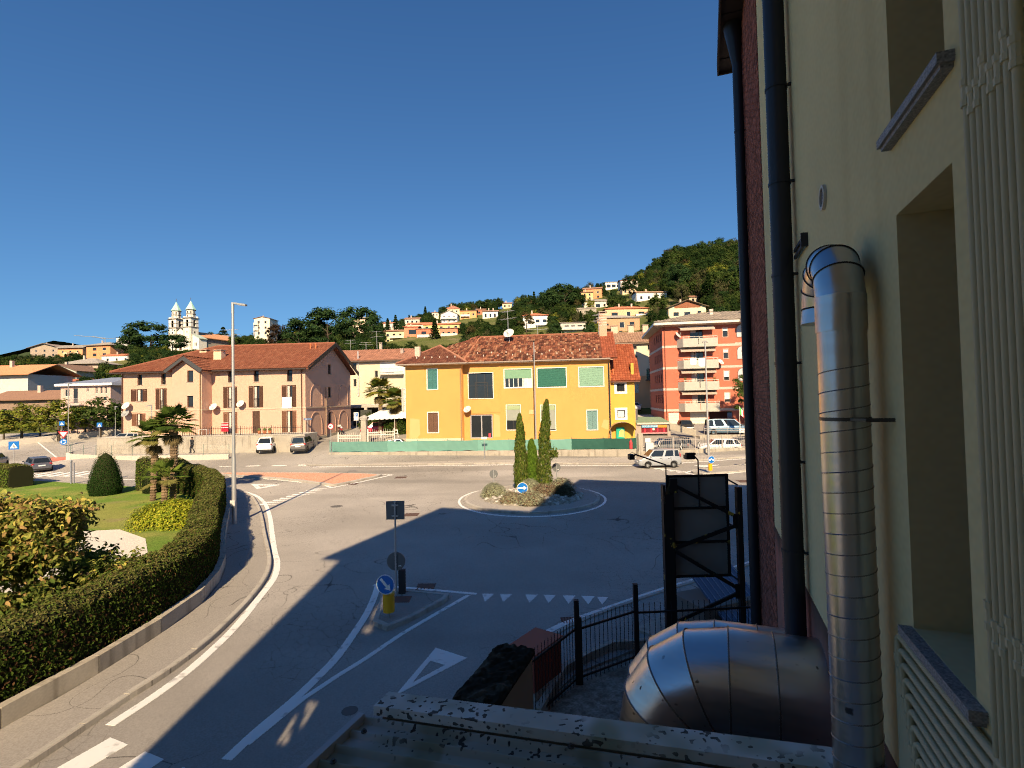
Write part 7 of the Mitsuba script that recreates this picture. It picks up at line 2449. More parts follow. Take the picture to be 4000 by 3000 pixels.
def blob(cz, rx, rz, k, spread):
    """Leaves in clumps over an uneven crown."""
    def fn(n, r):
        a, u = r.uniform(0, 6.283, k), r.uniform(-0.75, 1, k)
        s = np.sqrt(1 - u ** 2)
        q = r.uniform(0.55, 1.06, k)
        C = np.stack([rx * s * np.cos(a) * q, rx * s * np.sin(a) * q, cz + rz * u * q], 1)
        i = r.integers(0, k, n)
        d = r.normal(0, 1, (n, 3))
        d /= np.linalg.norm(d, axis=1, keepdims=True)
        pos = C[i] + d * spread * r.uniform(0.3, 1.1, (n, 1)) * r.uniform(0.6, 1.4, k)[i][:, None] * [1, 1, 0.75]
        nr = d + (pos - [0, 0, cz]) / rx * 0.8 + [0, 0, 0.35]
        return pos, nr
    return fn


def tiers(h, r0, nt, flat=0.25):
    def fn(n, r):
        t = r.integers(0, nt, n)
        z = 0.12 * h + 0.86 * h * (t + r.uniform(0, 0.5, n)) / nt
        rad = r0 * (1 - z / h * 0.97) * np.sqrt(r.uniform(0.08, 1, n)) * (0.8 + 0.4 * r.random(nt))[t]
        a = r.uniform(0, 6.283, n)
        a = a + 0.35 * np.sin(a * 7 + t)
        pos = np.stack([rad * np.cos(a), rad * np.sin(a), z - rad * flat + r.normal(0, 0.06, n)], 1)
        return pos, np.stack([np.cos(a) * 0.5, np.sin(a) * 0.5, np.ones(n)], 1) + r.normal(0, 0.3, (n, 3))
    return fn


def trunk_mesh(h, rad, r, limbs=5):
    m = MB()
    m.tube([(0, 0, -1.5), (0.05, 0, h * 0.35), (-0.1, 0.1, h * 0.75)], [rad, rad * 0.75, rad * 0.3], 7)
    for i in range(limbs):
        a = i * 2.4
        z = h * (0.28 + 0.09 * i)
        m.tube([(0, 0, z), (math.cos(a) * h * 0.14, math.sin(a) * h * 0.14, z + h * 0.13), (math.cos(a) * h * 0.27, math.sin(a) * h * 0.27, z + h * 0.2)], [rad * 0.45, rad * 0.3, rad * 0.12], 5)
    return m


DG = [(0.019, 0.040, 0.013), (0.027, 0.054, 0.016), (0.013, 0.029, 0.010), (0.040, 0.068, 0.020)]
MG = [(0.043, 0.076, 0.018), (0.061, 0.096, 0.025), (0.032, 0.060, 0.016), (0.079, 0.104, 0.032)]
YG = [(0.15, 0.19, 0.03), (0.20, 0.22, 0.035), (0.11, 0.15, 0.025), (0.25, 0.22, 0.05)]
BN = [(0.094, 0.068, 0.032), (0.122, 0.088, 0.041), (0.065, 0.060, 0.027), (0.058, 0.080, 0.027)]
RD = [(0.045, 0.028, 0.02), (0.06, 0.038, 0.026), (0.03, 0.026, 0.018)]
OL = [(0.086, 0.092, 0.041), (0.065, 0.080, 0.032), (0.115, 0.108, 0.054)]
BARK = M((0.085, 0.07, 0.055), 0.95, 0.05)
KIND = {'dark': (blob(6.2, 3.5, 3.9, 60, 1.0), 2600, 0.52, DG), 'green': (blob(6.0, 3.6, 3.7, 60, 1.0), 2600, 0.52, MG), 'yellow': (blob(5.6, 3.4, 4.0, 55, 0.95), 2600, 0.48, YG), 'brown': (blob(5.8, 3.4, 3.7, 45, 0.8), 1700, 0.46, BN), 'red': (blob(5.8, 3.7, 3.8, 55, 0.9), 2400, 0.46, RD), 'olive': (blob(5.4, 3.4, 4.2, 60, 0.95), 2200, 0.44, OL), 'conifer': (tiers(10, 2.6, 11), 2200, 0.6, DG), 'cedar': (tiers(10, 4.2, 7, 0.06), 2200, 0.6, [(0.02, 0.038, 0.022), (0.032, 0.052, 0.03)]), 'acacia': (blob(6.5, 3.9, 3.6, 34, 1.15), 3000, 0.5, [(0.022, 0.05, 0.02), (0.035, 0.07, 0.026), (0.05, 0.088, 0.03)])}
for kn, (fn, n, sz, pal_) in KIND.items():
    r = np.random.default_rng(len(kn) * 7 + ord(kn[0]))
    g = {'type': 'shapegroup', 'crown': crown(n, fn, sz, pal_, r, droop=0.3).ply(LEAFM), 'trunk': trunk_mesh(9, 0.24, r, 5 if kn not in ('conifer', 'cedar') else 0).ply(BARK)}
    scene['kind_' + kn] = g
r = np.random.default_rng(77)
g = {'type': 'shapegroup', 'bush': crown(900, blob(0.7, 1.3, 1.0, 24, 0.5), 0.34, MG + DG, r).ply(LEAFM)}
scene['kind_bush'] = g
LBL = {'dark': 'dense dark green tree', 'green': 'mid green rounded tree', 'yellow': 'yellow green tree', 'brown': 'thin brown autumn tree', 'red': 'dark red leaved tree', 'olive': 'pale olive tree', 'conifer': 'pointed dark conifer', 'cedar': 'flat tiered cedar', 'acacia': 'feathery dark green tree'}


def inst(kn, x, y, h, sc=1.0, z=None, rot=None):
    z = float(hland(x, y)) if z is None else z
    s = h / 10.0
    return {'type': 'instance', 'group': {'type': 'ref', 'id': 'kind_' + kn}, 'to_world': T().translate([x, y, z - 0.2]).rotate([0, 0, 1], rot if rot is not None else (x * 37 + y * 91) % 360).scale([s * sc, s * sc, s])}


placed = []


def tree(kn, x, y, h, label, sc=1.0, z=None, group=None, name=None):
    k = thing(name or {'conifer': 'conifer_tree', 'cedar': 'cedar_tree'}.get(kn, 'broadleaf_tree'), label, 'tree', group)
    scene[k] = inst(kn, x, y, h, sc, z)
    placed.append((x, y, 3.2 * h / 10 * sc))


SPEC = [('red', -103, 230, 13.5, 'dark red leaved tree beside the tall cream house', 1.0), ('acacia', -83, 205, 15, 'feathery dark tree, leftmost of the big clump behind the peach house', 1.25), ('acacia', -70, 200, 17.5, 'huge feathery dark tree crowning the clump behind the peach house', 1.35), ('acacia', -59, 198, 16.5, 'big feathery dark tree right of the huge one behind the cream house', 1.3), ('acacia', -48.5, 192, 8.5, 'feathery dark tree at the right end of the big clump', 1.3), ('acacia', -66, 178, 8, 'lower feathery tree in front of the big dark clump', 1.3), ('olive', -60, 165, 6.5, 'brownish low tree before the big dark clump', 1.2), ('acacia', -172, 250, 17.5, 'big feathery tree left of the church towers', 1.5), ('acacia', -163, 252, 11, 'dark tree at the left flank of the church', 1.5), ('acacia', -186, 255, 12, 'dark tree between orange apartments and the church', 1.5), ('cedar', -209, 380, 18, 'open tiered cedar behind the church nave', 1.2), ('dark', -214, 375, 14, 'low dark tree behind the church towers', 1.0), ('green', -138, 262, 9, 'green tree at the right end of the church nave', 1.0), ('green', -128, 262, 9, 'green tree left of the dark red leaved tree', 1.0),
        ('conifer', -55, 250, 11, 'conifer left of the cream twin gabled house', 1.0), ('conifer', -60, 255, 10, 'dark conifer at the left end of the terraced houses', 1.1), ('conifer', -64, 330, 9, 'pointed conifer on the skyline left of the small cottage', 1.0), ('conifer', -57, 350, 12, 'darkest pointed conifer on the middle skyline', 1.0), ('conifer', -29.8, 205, 8.5, 'tall dark conifer standing before the coral terraces', 1.3), ('acacia', 19, 248, 12.5, 'left big tree of the wood above the long concrete wall', 1.2), ('acacia', 26, 248, 14.5, 'big tree in the middle of the wood above the long concrete wall', 1.25), ('dark', 32, 252, 11, 'dark tree at the right of the wood above the long concrete wall', 1.2), ('conifer', 12, 262, 13, 'spindly conifer above the wood by the white house', 0.8), ('dark', 14.5, 238, 8, 'dark tree behind the white house with red hip roof', 1.2), ('brown', 6.0, 200, 8.5, 'thin brown autumn tree before the white house with corner balcony', 1.15), ('yellow', 36.5, 240, 7, 'bright yellow green round tree before the white bungalow', 0.95), ('green', 29.5, 195, 7, 'green tree left of the brown plastered house', 0.9), ('dark', 62, 270, 12, 'big dark round tree right of the white villas', 1.1), ('green', 58, 205, 9, 'bushy green tree between peach house and chalet', 1.2), ('yellow', 98, 245, 15, 'bright green tree at the left edge of the right hand wood', 1.0), ('olive', 112, 240, 18, 'pale olive tree towering over the right hand wood', 1.3), ('olive', 120, 235, 16, 'pale olive tree at the wall side of the wood', 1.3), ('olive', 104, 222, 12, 'yellowish thin tree above the coral block roof', 1.0),
        ('yellow', -72, 77, 6.0, 'yellow green tree at the left edge beside the far road', 1.5), ('yellow', -66.5, 77, 6.4, 'tall yellow green tree before the old farmhouse', 1.5), ('green', -62, 79, 6.2, 'green tree right of the yellow green ones by the road', 1.4), ('dark', -58.5, 81, 5.0, 'dark bushy tree beside the yield sign', 1.5), ('dark', -77.5, 80, 4.5, 'dark tree at the very left edge by the road', 1.4), ('dark', -55, 83, 3.0, 'dark shrubby tree below the pale pink house', 1.8), ('green', -51, 82, 3.0, 'low green tree under the carport of the pink house', 1.8)]
for a in SPEC:
    tree(a[0], a[1], a[2], a[3], a[4], a[5])
k = thing('street_tree', 'leafy green tree in front of the coral block beside the shaded wall', 'tree')
r = np.random.default_rng(9)
m = crown(7000, blob(3.6, 2.6, 2.9, 60, 0.55), 0.24, [(0.075, 0.12, 0.03), (0.10, 0.15, 0.04), (0.05, 0.09, 0.025), (0.14, 0.18, 0.06)], r, 0.45)
m.v = [v_ + np.array([29.3, 64.0, 2.6]) for v_ in m.v]
part(k, 'crown', m, LEAF, kind='stuff')
m = MB(place(29.3, 64.0, 1.4))
m.tube([(0, 0, 0), (0.05, 0, 2.0), (0, 0.1, 4.2)], [0.16, 0.13, 0.06], 8)
part(k, 'trunk', m, BARK)

r = np.random.default_rng(2024)


def blocked(x, y, h, rad):
    zt = float(hland(x, y)) + h
    for xl, xr, yh, zb, ze, dp in HZ:
        if xl - 1.5 < x < xr + 1.5 and yh - 1.5 - rad < y < yh + dp + 1 + rad:
            return True
        if y < yh and yh - y < 110:
            f_ = yh / y
            if xl - rad * 0.7 < x * f_ < xr + rad * 0.7 and 6.1 + (zt * 1.0 + 0.15 * h - 6.1) * f_ > zb + 0.18 * (ze - zb):
                return True
    for q in (('c', -211, -166, 320, 41.0),):
        if y < q[3] + 20:
            f_ = q[3] / y
            if q[1] < x * f_ < q[2] and 6.1 + (zt - 6.1) * f_ > q[4]:
                return True
    return False


cand = []
for _ in range(9000):
    y = 96 + 330 * r.random() ** 1.1
    x = y * r.uniform(-1.05, 0.50)
    wood = x / y > 0.30 and y > 215
    left = x / y < -0.42
    kn = r.choice(['dark', 'green', 'acacia', 'olive', 'yellow', 'conifer', 'brown'], p=[0.30, 0.27, 0.14, 0.09, 0.05, 0.11, 0.04])
    h = r.uniform(3.8, 7.0) if not wood else r.uniform(9, 15)
    if y > 330 and not wood:
        h = r.uniform(5, 8)
    zt = float(hland(x, y)) + h
    e = (zt - 6.1) / y
    lim = 0.10 if -0.62 < x / y < 0.45 else 0.035
    if e < lim or (left and y > 300 and e > 0.16):
        continue
    rad = 3.3 * h / 10
    if any((x - p[0]) ** 2 + (y - p[1]) ** 2 < (0.62 * (rad + p[2])) ** 2 for p in placed):
        continue
    if blocked(x, y, h, rad):
        continue
    placed.append((x, y, rad))
    cand.append((kn, x, y, h, h / y))
cand.sort(key=lambda c: -c[4])
for i, (kn, x, y, h, _) in enumerate(cand):
    if i < 230:
        zone = 'left hill around the church' if x / y < -0.42 else ('terraced hillside' if x / y < 0.02 else ('slope below the villas' if x / y < 0.32 else 'wood on the right hand hill'))
        tree(kn, x, y, h, f'{LBL[kn]} growing on the {zone}', group=f'{kn} trees on the {zone}')
    else:
        scene[f'woodland__{i:04d}'] = inst(kn, x, y, h)
labels['woodland'] = {'label': 'mixed woodland covering the hillside between and above the houses', 'category': 'trees', 'kind': 'stuff'}
labels['undergrowth'] = {'label': 'low bushes and scrub between the hillside trees', 'category': 'bushes', 'kind': 'stuff'}
nb = 0
for _ in range(9000):
    y = 100 + 310 * r.random()
    x = y * r.uniform(-1.0, 0.46)
    h = r.uniform(1.2, 3.2)
    if (float(hland(x, y)) + h - 6.1) / y < (0.095 if -0.62 < x / y < 0.45 else 0.03) or blocked(x, y, h * 0.8, 1.5):
        continue
    nb += 1
    scene[f'undergrowth__{nb:04d}'] = inst('bush', x, y, h * 4.5)
    if nb > 1500:
        break

# ---------------------------------------------------------------- cars
TYRE, RIM, CGL = M((0.02, 0.02, 0.021), 0.8, 0.2), M((0.46, 0.47, 0.48), 0.35, 0.5, 0.6), M((0.015, 0.02, 0.026), 0.05, 0.7)
LAMPW, LAMPR, TRIM = M((0.65, 0.68, 0.70), 0.1, 0.6), M((0.40, 0.012, 0.015), 0.15, 0.6), M((0.02, 0.02, 0.022), 0.6, 0.3)


def car(label, x, y, z, head, col, style='hatch', L=4.0, W=1.72, Hh=1.48, group='parked cars', metal=0.25, parked=True, plate=True):
    """A car whose nose points along heading head (degrees from +x). All parts in a local frame, nose along +x."""
    k = thing('car', label, 'car', group if parked else None)
    m0 = place(x, y, z, head)
    paint = M(col, 0.28, 0.5, metal, 0.9)
    hl, belt = L / 2, {'hatch': 0.95, 'tall': 1.0, 'suv': 1.06, 'coupe': 0.90, 'van': 1.05, 'wagon': 0.92}[style]
    hood = {'hatch': 0.98, 'tall': 0.78, 'suv': 1.08, 'coupe': 1.25, 'van': 0.82, 'wagon': 1.15}[style]
    g0 = 0.20 if style != 'suv' else 0.24
    xf = hl - hood                                                # foot of the windscreen
    px = [-hl, -hl + 0.04, -hl + 0.18, -hl * 0.5, 0, xf, xf + hood * 0.5, hl - 0.22, hl - 0.05, hl]
    pz = [0.70, belt - 0.12, belt, belt - 0.01, belt - 0.02, belt - 0.01, belt - 0.09, belt - 0.20, belt - 0.32, 0.50]
    pb = [0.36, 0.27, g0, g0, g0, g0, g0, g0, 0.24, 0.34]
    st = np.unique(np.concatenate([np.linspace(-hl, hl, 30), px]))
    zt, zb = np.interp(st, px, pz), np.interp(st, px, pb)
    w = W / 2 * (1 - 0.20 * np.abs(st / hl) ** 5 - 0.03 * (st / hl) ** 2)
    rings = []
    for s, t, b, q in zip(st, zt, zb, w):
        half = [(q * 0.80, b), (q * 0.96, b + 0.06), (q * 0.995, b + (t - b) * 0.38), (q, b + (t - b) * 0.62), (q * 0.965, t - 0.05), (q * 0.90, t)]
        rings.append([[s, a, c] for a, c in half] + [[s, 0, t + 0.025]] + [[s, -a, c] for a, c in half[::-1]])
    V = np.array(rings)
    n, c = V.shape[:2]
    i, j = np.meshgrid(np.arange(n - 1), np.arange(c), indexing='ij')
    f = np.stack([(i * c + j).ravel(), (i * c + (j + 1) % c).ravel(), ((i + 1) * c + (j + 1) % c).ravel(), ((i + 1) * c + j).ravel()], 1)
    F3 = np.vstack([f[:, [0, 1, 2]], f[:, [0, 2, 3]]])
    caps = [[0, b, a] for a, b in zip(range(1, c - 1), range(2, c))] + [[(n - 1) * c, (n - 1) * c + a, (n - 1) * c + b] for a, b in zip(range(1, c - 1), range(2, c))]
    F3 = np.vstack([F3, caps])[:, ::-1]
    wr = {'hatch': 0.30, 'tall': 0.28, 'suv': 0.35, 'coupe': 0.32, 'van': 0.32, 'wagon': 0.31}[style]
    ax = (hl - 0.74, -hl + 0.68)
    vm = mf.Mesh(np.asarray(V.reshape(-1, 3), np.float32), np.asarray(F3, np.uint32))
    body = mf.Manifold(vm)
    if body.volume() < 0 or body.is_empty():
        body = mf.Manifold(mf.Mesh(np.asarray(V.reshape(-1, 3), np.float32), np.asarray(F3[:, ::-1], np.uint32)))
    for a in ax:
        for sg in (-1, 1):
            cyl = mf.Manifold.cylinder(0.34, wr + 0.06, wr + 0.06, 28).rotate((90, 0, 0)).translate((a, sg * (W / 2) + 0.17, wr + 0.01))
            body = body - cyl
    m = MB(m0)
    m.man(body)
    part(k, 'body', m, paint, 35)
    # cabin
    rf, rr = {'hatch': (xf - 0.62, -hl + 0.42), 'tall': (xf - 0.52, -hl + 0.20), 'suv': (xf - 0.66, -hl + 0.48), 'coupe': (xf - 0.85, -hl + 1.15), 'van': (xf - 0.85, -hl + 0.2), 'wagon': (xf - 0.75, -hl + 0.42)}[style]
    rb = -hl + 0.12
    wb, wt = W / 2 * 0.89, W / 2 * 0.70
    B = belt - 0.05
    lo = [(xf, wb * 0.93, B), (rb, wb * 0.92, B)]
    hi = [(rf, wt * 0.95, Hh - 0.05), (rr, wt * 0.93, Hh - 0.07)]
    mid = ((rf + rr) / 2, wt, Hh)
    pts = [p for a, b_, h in lo + hi for p in ((a, b_, h), (a, -b_, h))] + [(mid[0], mid[1] * 0.8, Hh), (mid[0], -mid[1] * 0.8, Hh), ((xf + rb) / 2, wb, B), ((xf + rb) / 2, -wb, B), (mid[0] + 0.35, wt * 0.55, Hh - 0.005), (mid[0] + 0.35, -wt * 0.55, Hh - 0.005)]
    m = MB(m0)
    m.man(mf.Manifold.hull_points(np.asarray(pts, np.float32)))
    part(k, 'cabin', m, paint, 30)

    def panel(name, q, mat, inset, off=0.012):
        q = np.asarray(q, float)
        cen_ = q.mean(0)
        nn = np.cross(q[1] - q[0], q[2] - q[0])
        nn /= np.linalg.norm(nn)
        if nn @ (cen_ - [cen_[0] * 0.5, 0, 0.8]) < 0:
            nn = -nn
        p = q + (cen_ - q) * inset
        m = MB(m0)
        v = np.vstack([p - nn * 0.03, p + nn * off])
        e = len(p)
        m.add(v, [[e, e + i, e + i + 1] for i in range(1, e - 1)] + [[i, (i + 1) % e, (i + 1) % e + e] for i in range(e)] + [[i, (i + 1) % e + e, i + e] for i in range(e)])
        return part(k, name, m, mat)
    L_ = lambda t, s: np.array(lo[0]) * (1 - t) * [1, s, 1] + np.array(lo[1]) * t * [1, s, 1]
    H_ = lambda t, s: np.array(hi[0]) * (1 - t) * [1, s, 1] + np.array(hi[1]) * t * [1, s, 1]
    panel('windscreen', [L_(0, 1), L_(0, -1), H_(0, -1), H_(0, 1)], CGL, 0.10)
    panel('rear_window', [L_(1, 1), L_(1, -1), H_(1, -1), H_(1, 1)], CGL, 0.16)
    for s in (1, -1):
        for a, b in ((0.02, 0.46), (0.50, 0.80), (0.83, 0.98)):
            if style == 'coupe' and a > 0.8:
                continue
            q = [L_(a, s), L_(b, s), H_(b, s), H_(a, s)]
            sh_ = np.array([0, s * (0.014 + 0.02), 0])
            panel('side_window', [p + sh_ for p in q], CGL, 0.10, 0.02)
        m = MB(m0)
        m.ball((xf - 0.22, s * (W / 2 + 0.05), belt + 0.02), 0.09, 5, (0.7, 1.0, 0.8))
        part(k, 'mirror', m, paint if style != 'van' else TRIM)
        m = MB(m0)
        for xx in (xf - 0.18, xf - 1.18, -hl + 0.95):
            m.box(xx - 0.006, xx + 0.006, s * W / 2 * 0.975 - 0.012, s * W / 2 * 0.975 + 0.012, g0 + 0.16, belt - 0.08)
        part(k, 'door_seam', m, TRIM, kind='stuff')
        m = MB(m0)
        for xx in (xf - 1.05, -hl + 1.12):
            m.box(xx - 0.09, xx + 0.09, s * W / 2 * 0.985 - 0.02, s * W / 2 * 0.985 + 0.02, belt - 0.20, belt - 0.165)
        part(k, 'door_handle', m, TRIM if style in ('tall', 'van') else paint, kind='stuff')
        for e, mt, nm in ((1, LAMPW, 'headlight'), (-1, LAMPR, 'tail_light')):
            m = MB(m0)
            zz = belt - 0.33 if e > 0 else (belt - 0.16 if style != 'tall' else belt + 0.05)
            xx = e * (hl - 0.16) if e > 0 else -hl + 0.10
            m.ball((xx, s * W / 2 * 0.70, zz), 0.13, 6, (1.1 if e > 0 else 0.6, 1.25, 0.6 if e > 0 else (0.8 if style != 'tall' else 1.7)))
            part(k, nm, m, mt, 40)
    m = MB(m0)
    m.box(hl - 0.10, hl - 0.005, -W * 0.30, W * 0.30, 0.30, 0.48)
    part(k, 'grille', m, TRIM)
    m = MB(m0)
    m.box(-hl - 0.012, -hl + 0.15, -W * 0.40, W * 0.40, 0.27, 0.40)
    part(k, 'bumper', m, TRIM)
    if plate:
        for e in (1, -1):
            m = MB(m0)
            m.box(min(e * hl * 1.006, e * (hl - 0.02)), max(e * hl * 1.006, e * (hl - 0.02)), -0.26, 0.26, 0.50 if e > 0 else 0.62, 0.61 if e > 0 else 0.73)
            part(k, 'number_plate', m, M((0.70, 0.70, 0.70), 0.5))
    for a in ax:
        for s in (-1, 1):
            yy = s * (W / 2 - 0.12)
            m = MB(m0)
            m.lathe([(wr * 0.62, -0.10), (wr * 0.93, -0.10), (wr, -0.06), (wr, 0.06), (wr * 0.93, 0.10), (wr * 0.62, 0.10)], 24, (a, yy, wr), axis='y')
            wk = part(k, 'wheel', m, TYRE, 40)
            m = MB(m0)
            m.lathe([(0.01, 0.05 * -s), (wr * 0.2, 0.06 * -s), (wr * 0.58, 0.05 * -s), (wr * 0.64, 0.085 * -s), (wr * 0.68, 0.06 * -s)], 20, (a, yy, wr), axis='y')
            part(wk, 'rim', m, RIM, 30)
            m = MB(m0)
            for q in range(7):
                t = q * 2 * math.pi / 7 + 0.2
                m.box(-0.02, 0.02, -0.02, 0.02, 0, 0.001) if False else m.bar((a + wr * 0.22 * math.cos(t), yy + s * 0.064, wr + wr * 0.22 * math.sin(t)), (a + wr * 0.52 * math.cos(t), yy + s * 0.058, wr + wr * 0.52 * math.sin(t)), 0.05, 0.012)
            part(wk, 'rim_openings', m, TRIM, kind='stuff')
    return k


hr = lambda x, y: float(hroad(x, y))
car('pale silver small hatchback driving round the roundabout in front of the fence', 12.25, 44.85, 0, 184, (0.36, 0.385, 0.42), 'tall', 3.65, 1.62, 1.55, parked=False)
k = [c for c in scene if c.startswith('car__body')][0]
car('white sport utility car with black lower bumper parked tail towards the road', -26.7, 57.6, hr(0, 57), 100, (0.72, 0.72, 0.72), 'suv', 4.25, 1.80, 1.66, metal=0.0)
car('dark grey people carrier parked at the right end of the row below the terrace', -22.9, 57.2, hr(0, 57), 99, (0.13, 0.125, 0.125), 'van', 4.3, 1.78, 1.68)
car('small white hatchback parked below the terrace, nose to the right', -31.8, 59.6, hr(0, 59), 40, (0.70, 0.70, 0.71), 'hatch', 3.7, 1.65, 1.48, metal=0.0)
car('dark blue hatchback parked behind the right hand tall palm', -37.3, 59.6, hr(0, 59), 172, (0.02, 0.06, 0.16), 'hatch', 4.2, 1.78, 1.46)
car('silver estate car half hidden behind the left tall palm', -44.4, 60.3, hr(-44, 60.3) + 0.3, 178, (0.42, 0.45, 0.44), 'wagon', 4.4, 1.75, 1.46)
car('dark grey hatchback leaving on the road beyond the left hedge', -46.9, 51.9, 0, 140, (0.10, 0.105, 0.13), 'hatch', 4.3, 1.80, 1.46, parked=False)
car('pale green grey hatchback queuing at the left edge of the road', -55.5, 56.0, 0, 112, (0.26, 0.29, 0.29), 'tall', 3.9, 1.68, 1.5, parked=False)
car('dark car parked under the leafy foreground tree in the garden drive', -27.5, 27.6, 0.05, 25, (0.03, 0.035, 0.05), 'wagon', 4.5, 1.78, 1.45)
car('red hatchback parked under the edge of the white tent', -18.3, 70.4, 1.9, 188, (0.50, 0.012, 0.05), 'hatch', 4.0, 1.7, 1.46, metal=0.1)
car('black estate car in the shade behind the red hatchback', -16.4, 75.6, 2.2, 175, (0.03, 0.032, 0.036), 'wagon', 4.5, 1.78, 1.5)
car('black van parked in the dark passage beside the gable end', -22.6, 79.5, 2.6, 265, (0.02, 0.02, 0.025), 'van', 4.4, 1.8, 1.8)
car('silver saloon whose roof shows above the green netting', -12.4, 57.6, 0.55, 3, (0.55, 0.56, 0.56), 'coupe', 4.4, 1.75, 1.42)
car('black city car facing the road before the white garage door', 21.5, 65.5, 1.45, 262, (0.035, 0.034, 0.032), 'tall', 3.6, 1.64, 1.52)
car('metallic light blue van shining in the sun on the coral block forecourt', 24.6, 60.6, 1.45, -4, (0.16, 0.26, 0.36), 'van', 4.8, 1.84, 1.8, metal=0.5)
car('black car at the right end of the coral block forecourt', 29.9, 62.5, 1.45, 185, (0.02, 0.02, 0.022), 'hatch', 4.2, 1.78, 1.46)
car('dark grey crossover behind the pale railing, its roof rails showing', 15.9, 55.0, 0.0, 186, (0.17, 0.18, 0.185), 'suv', 4.4, 1.82, 1.66)
car('black car parked just behind the grey crossover at the garage', 17.4, 57.6, 0.0, 182, (0.03, 0.03, 0.035), 'hatch', 4.2, 1.78, 1.5)
car('white hatchback with black roof parked behind the railing below the grass bank', 21.4, 54.9, 0.0, 174, (0.74, 0.74, 0.75), 'hatch', 4.3, 1.8, 1.44, metal=0.0)
car('pale car glinting in the dark lane between annexe and coral block', 20.6, 88.5, 3.6, 265, (0.60, 0.62, 0.66), 'hatch', 4.0, 1.7, 1.46)

# motorbike behind the stone gate pillar
mo = thing('motorbike', 'red and black motorbike parked behind the stone gate pillar', 'motorbike')
MO = place(-22.3, 68.0, 1.95, -60)
for xx in (-0.68, 0.72):
    m = MB(MO)
    m.lathe([(0.20, -0.05), (0.29, -0.05), (0.31, 0), (0.29, 0.05), (0.20, 0.05)], 18, (xx, 0, 0.31), axis='y')
    part(mo, 'wheel', m, TYRE)
m = MB(MO)
m.ball((0.12, 0, 0.78), 0.3, 6, (1.1, 0.5, 0.55))
m.bar((0.3, 0, 0.85), (0.75, 0, 0.55), 0.16)
part(mo, 'tank', m, M((0.35, 0.01, 0.02), 0.25, 0.5, 0.0, 0.8))
m = MB(MO)
m.bar((-0.75, 0, 0.92), (-0.1, 0, 0.80), 0.24, 0.10)
part(mo, 'seat', m, TRIM)
m = MB(MO)
m.box(-0.25, 0.35, -0.16, 0.16, 0.28, 0.62)
m.bar((0.72, 0.09, 0.31), (0.42, 0.09, 0.98), 0.05)
m.bar((0.72, -0.09, 0.31), (0.42, -0.09, 0.98), 0.05)
m.bar((-0.68, 0.1, 0.31), (0.0, 0.1, 0.45), 0.06)
m.bar((0.42, -0.36, 1.06), (0.42, 0.36, 1.06), 0.035)
part(mo, 'frame', m, M((0.10, 0.10, 0.11), 0.4, 0.5, 0.5))
m = MB(MO)
m.ball((0.62, 0, 0.92), 0.12, 6)
part(mo, 'headlight', m, LAMPW)
m = MB(MO)
m.box(-0.95, -0.6, -0.2, 0.2, 0.95, 1.22)
part(mo, 'top_box', m, M((0.5, 0.5, 0.5)))

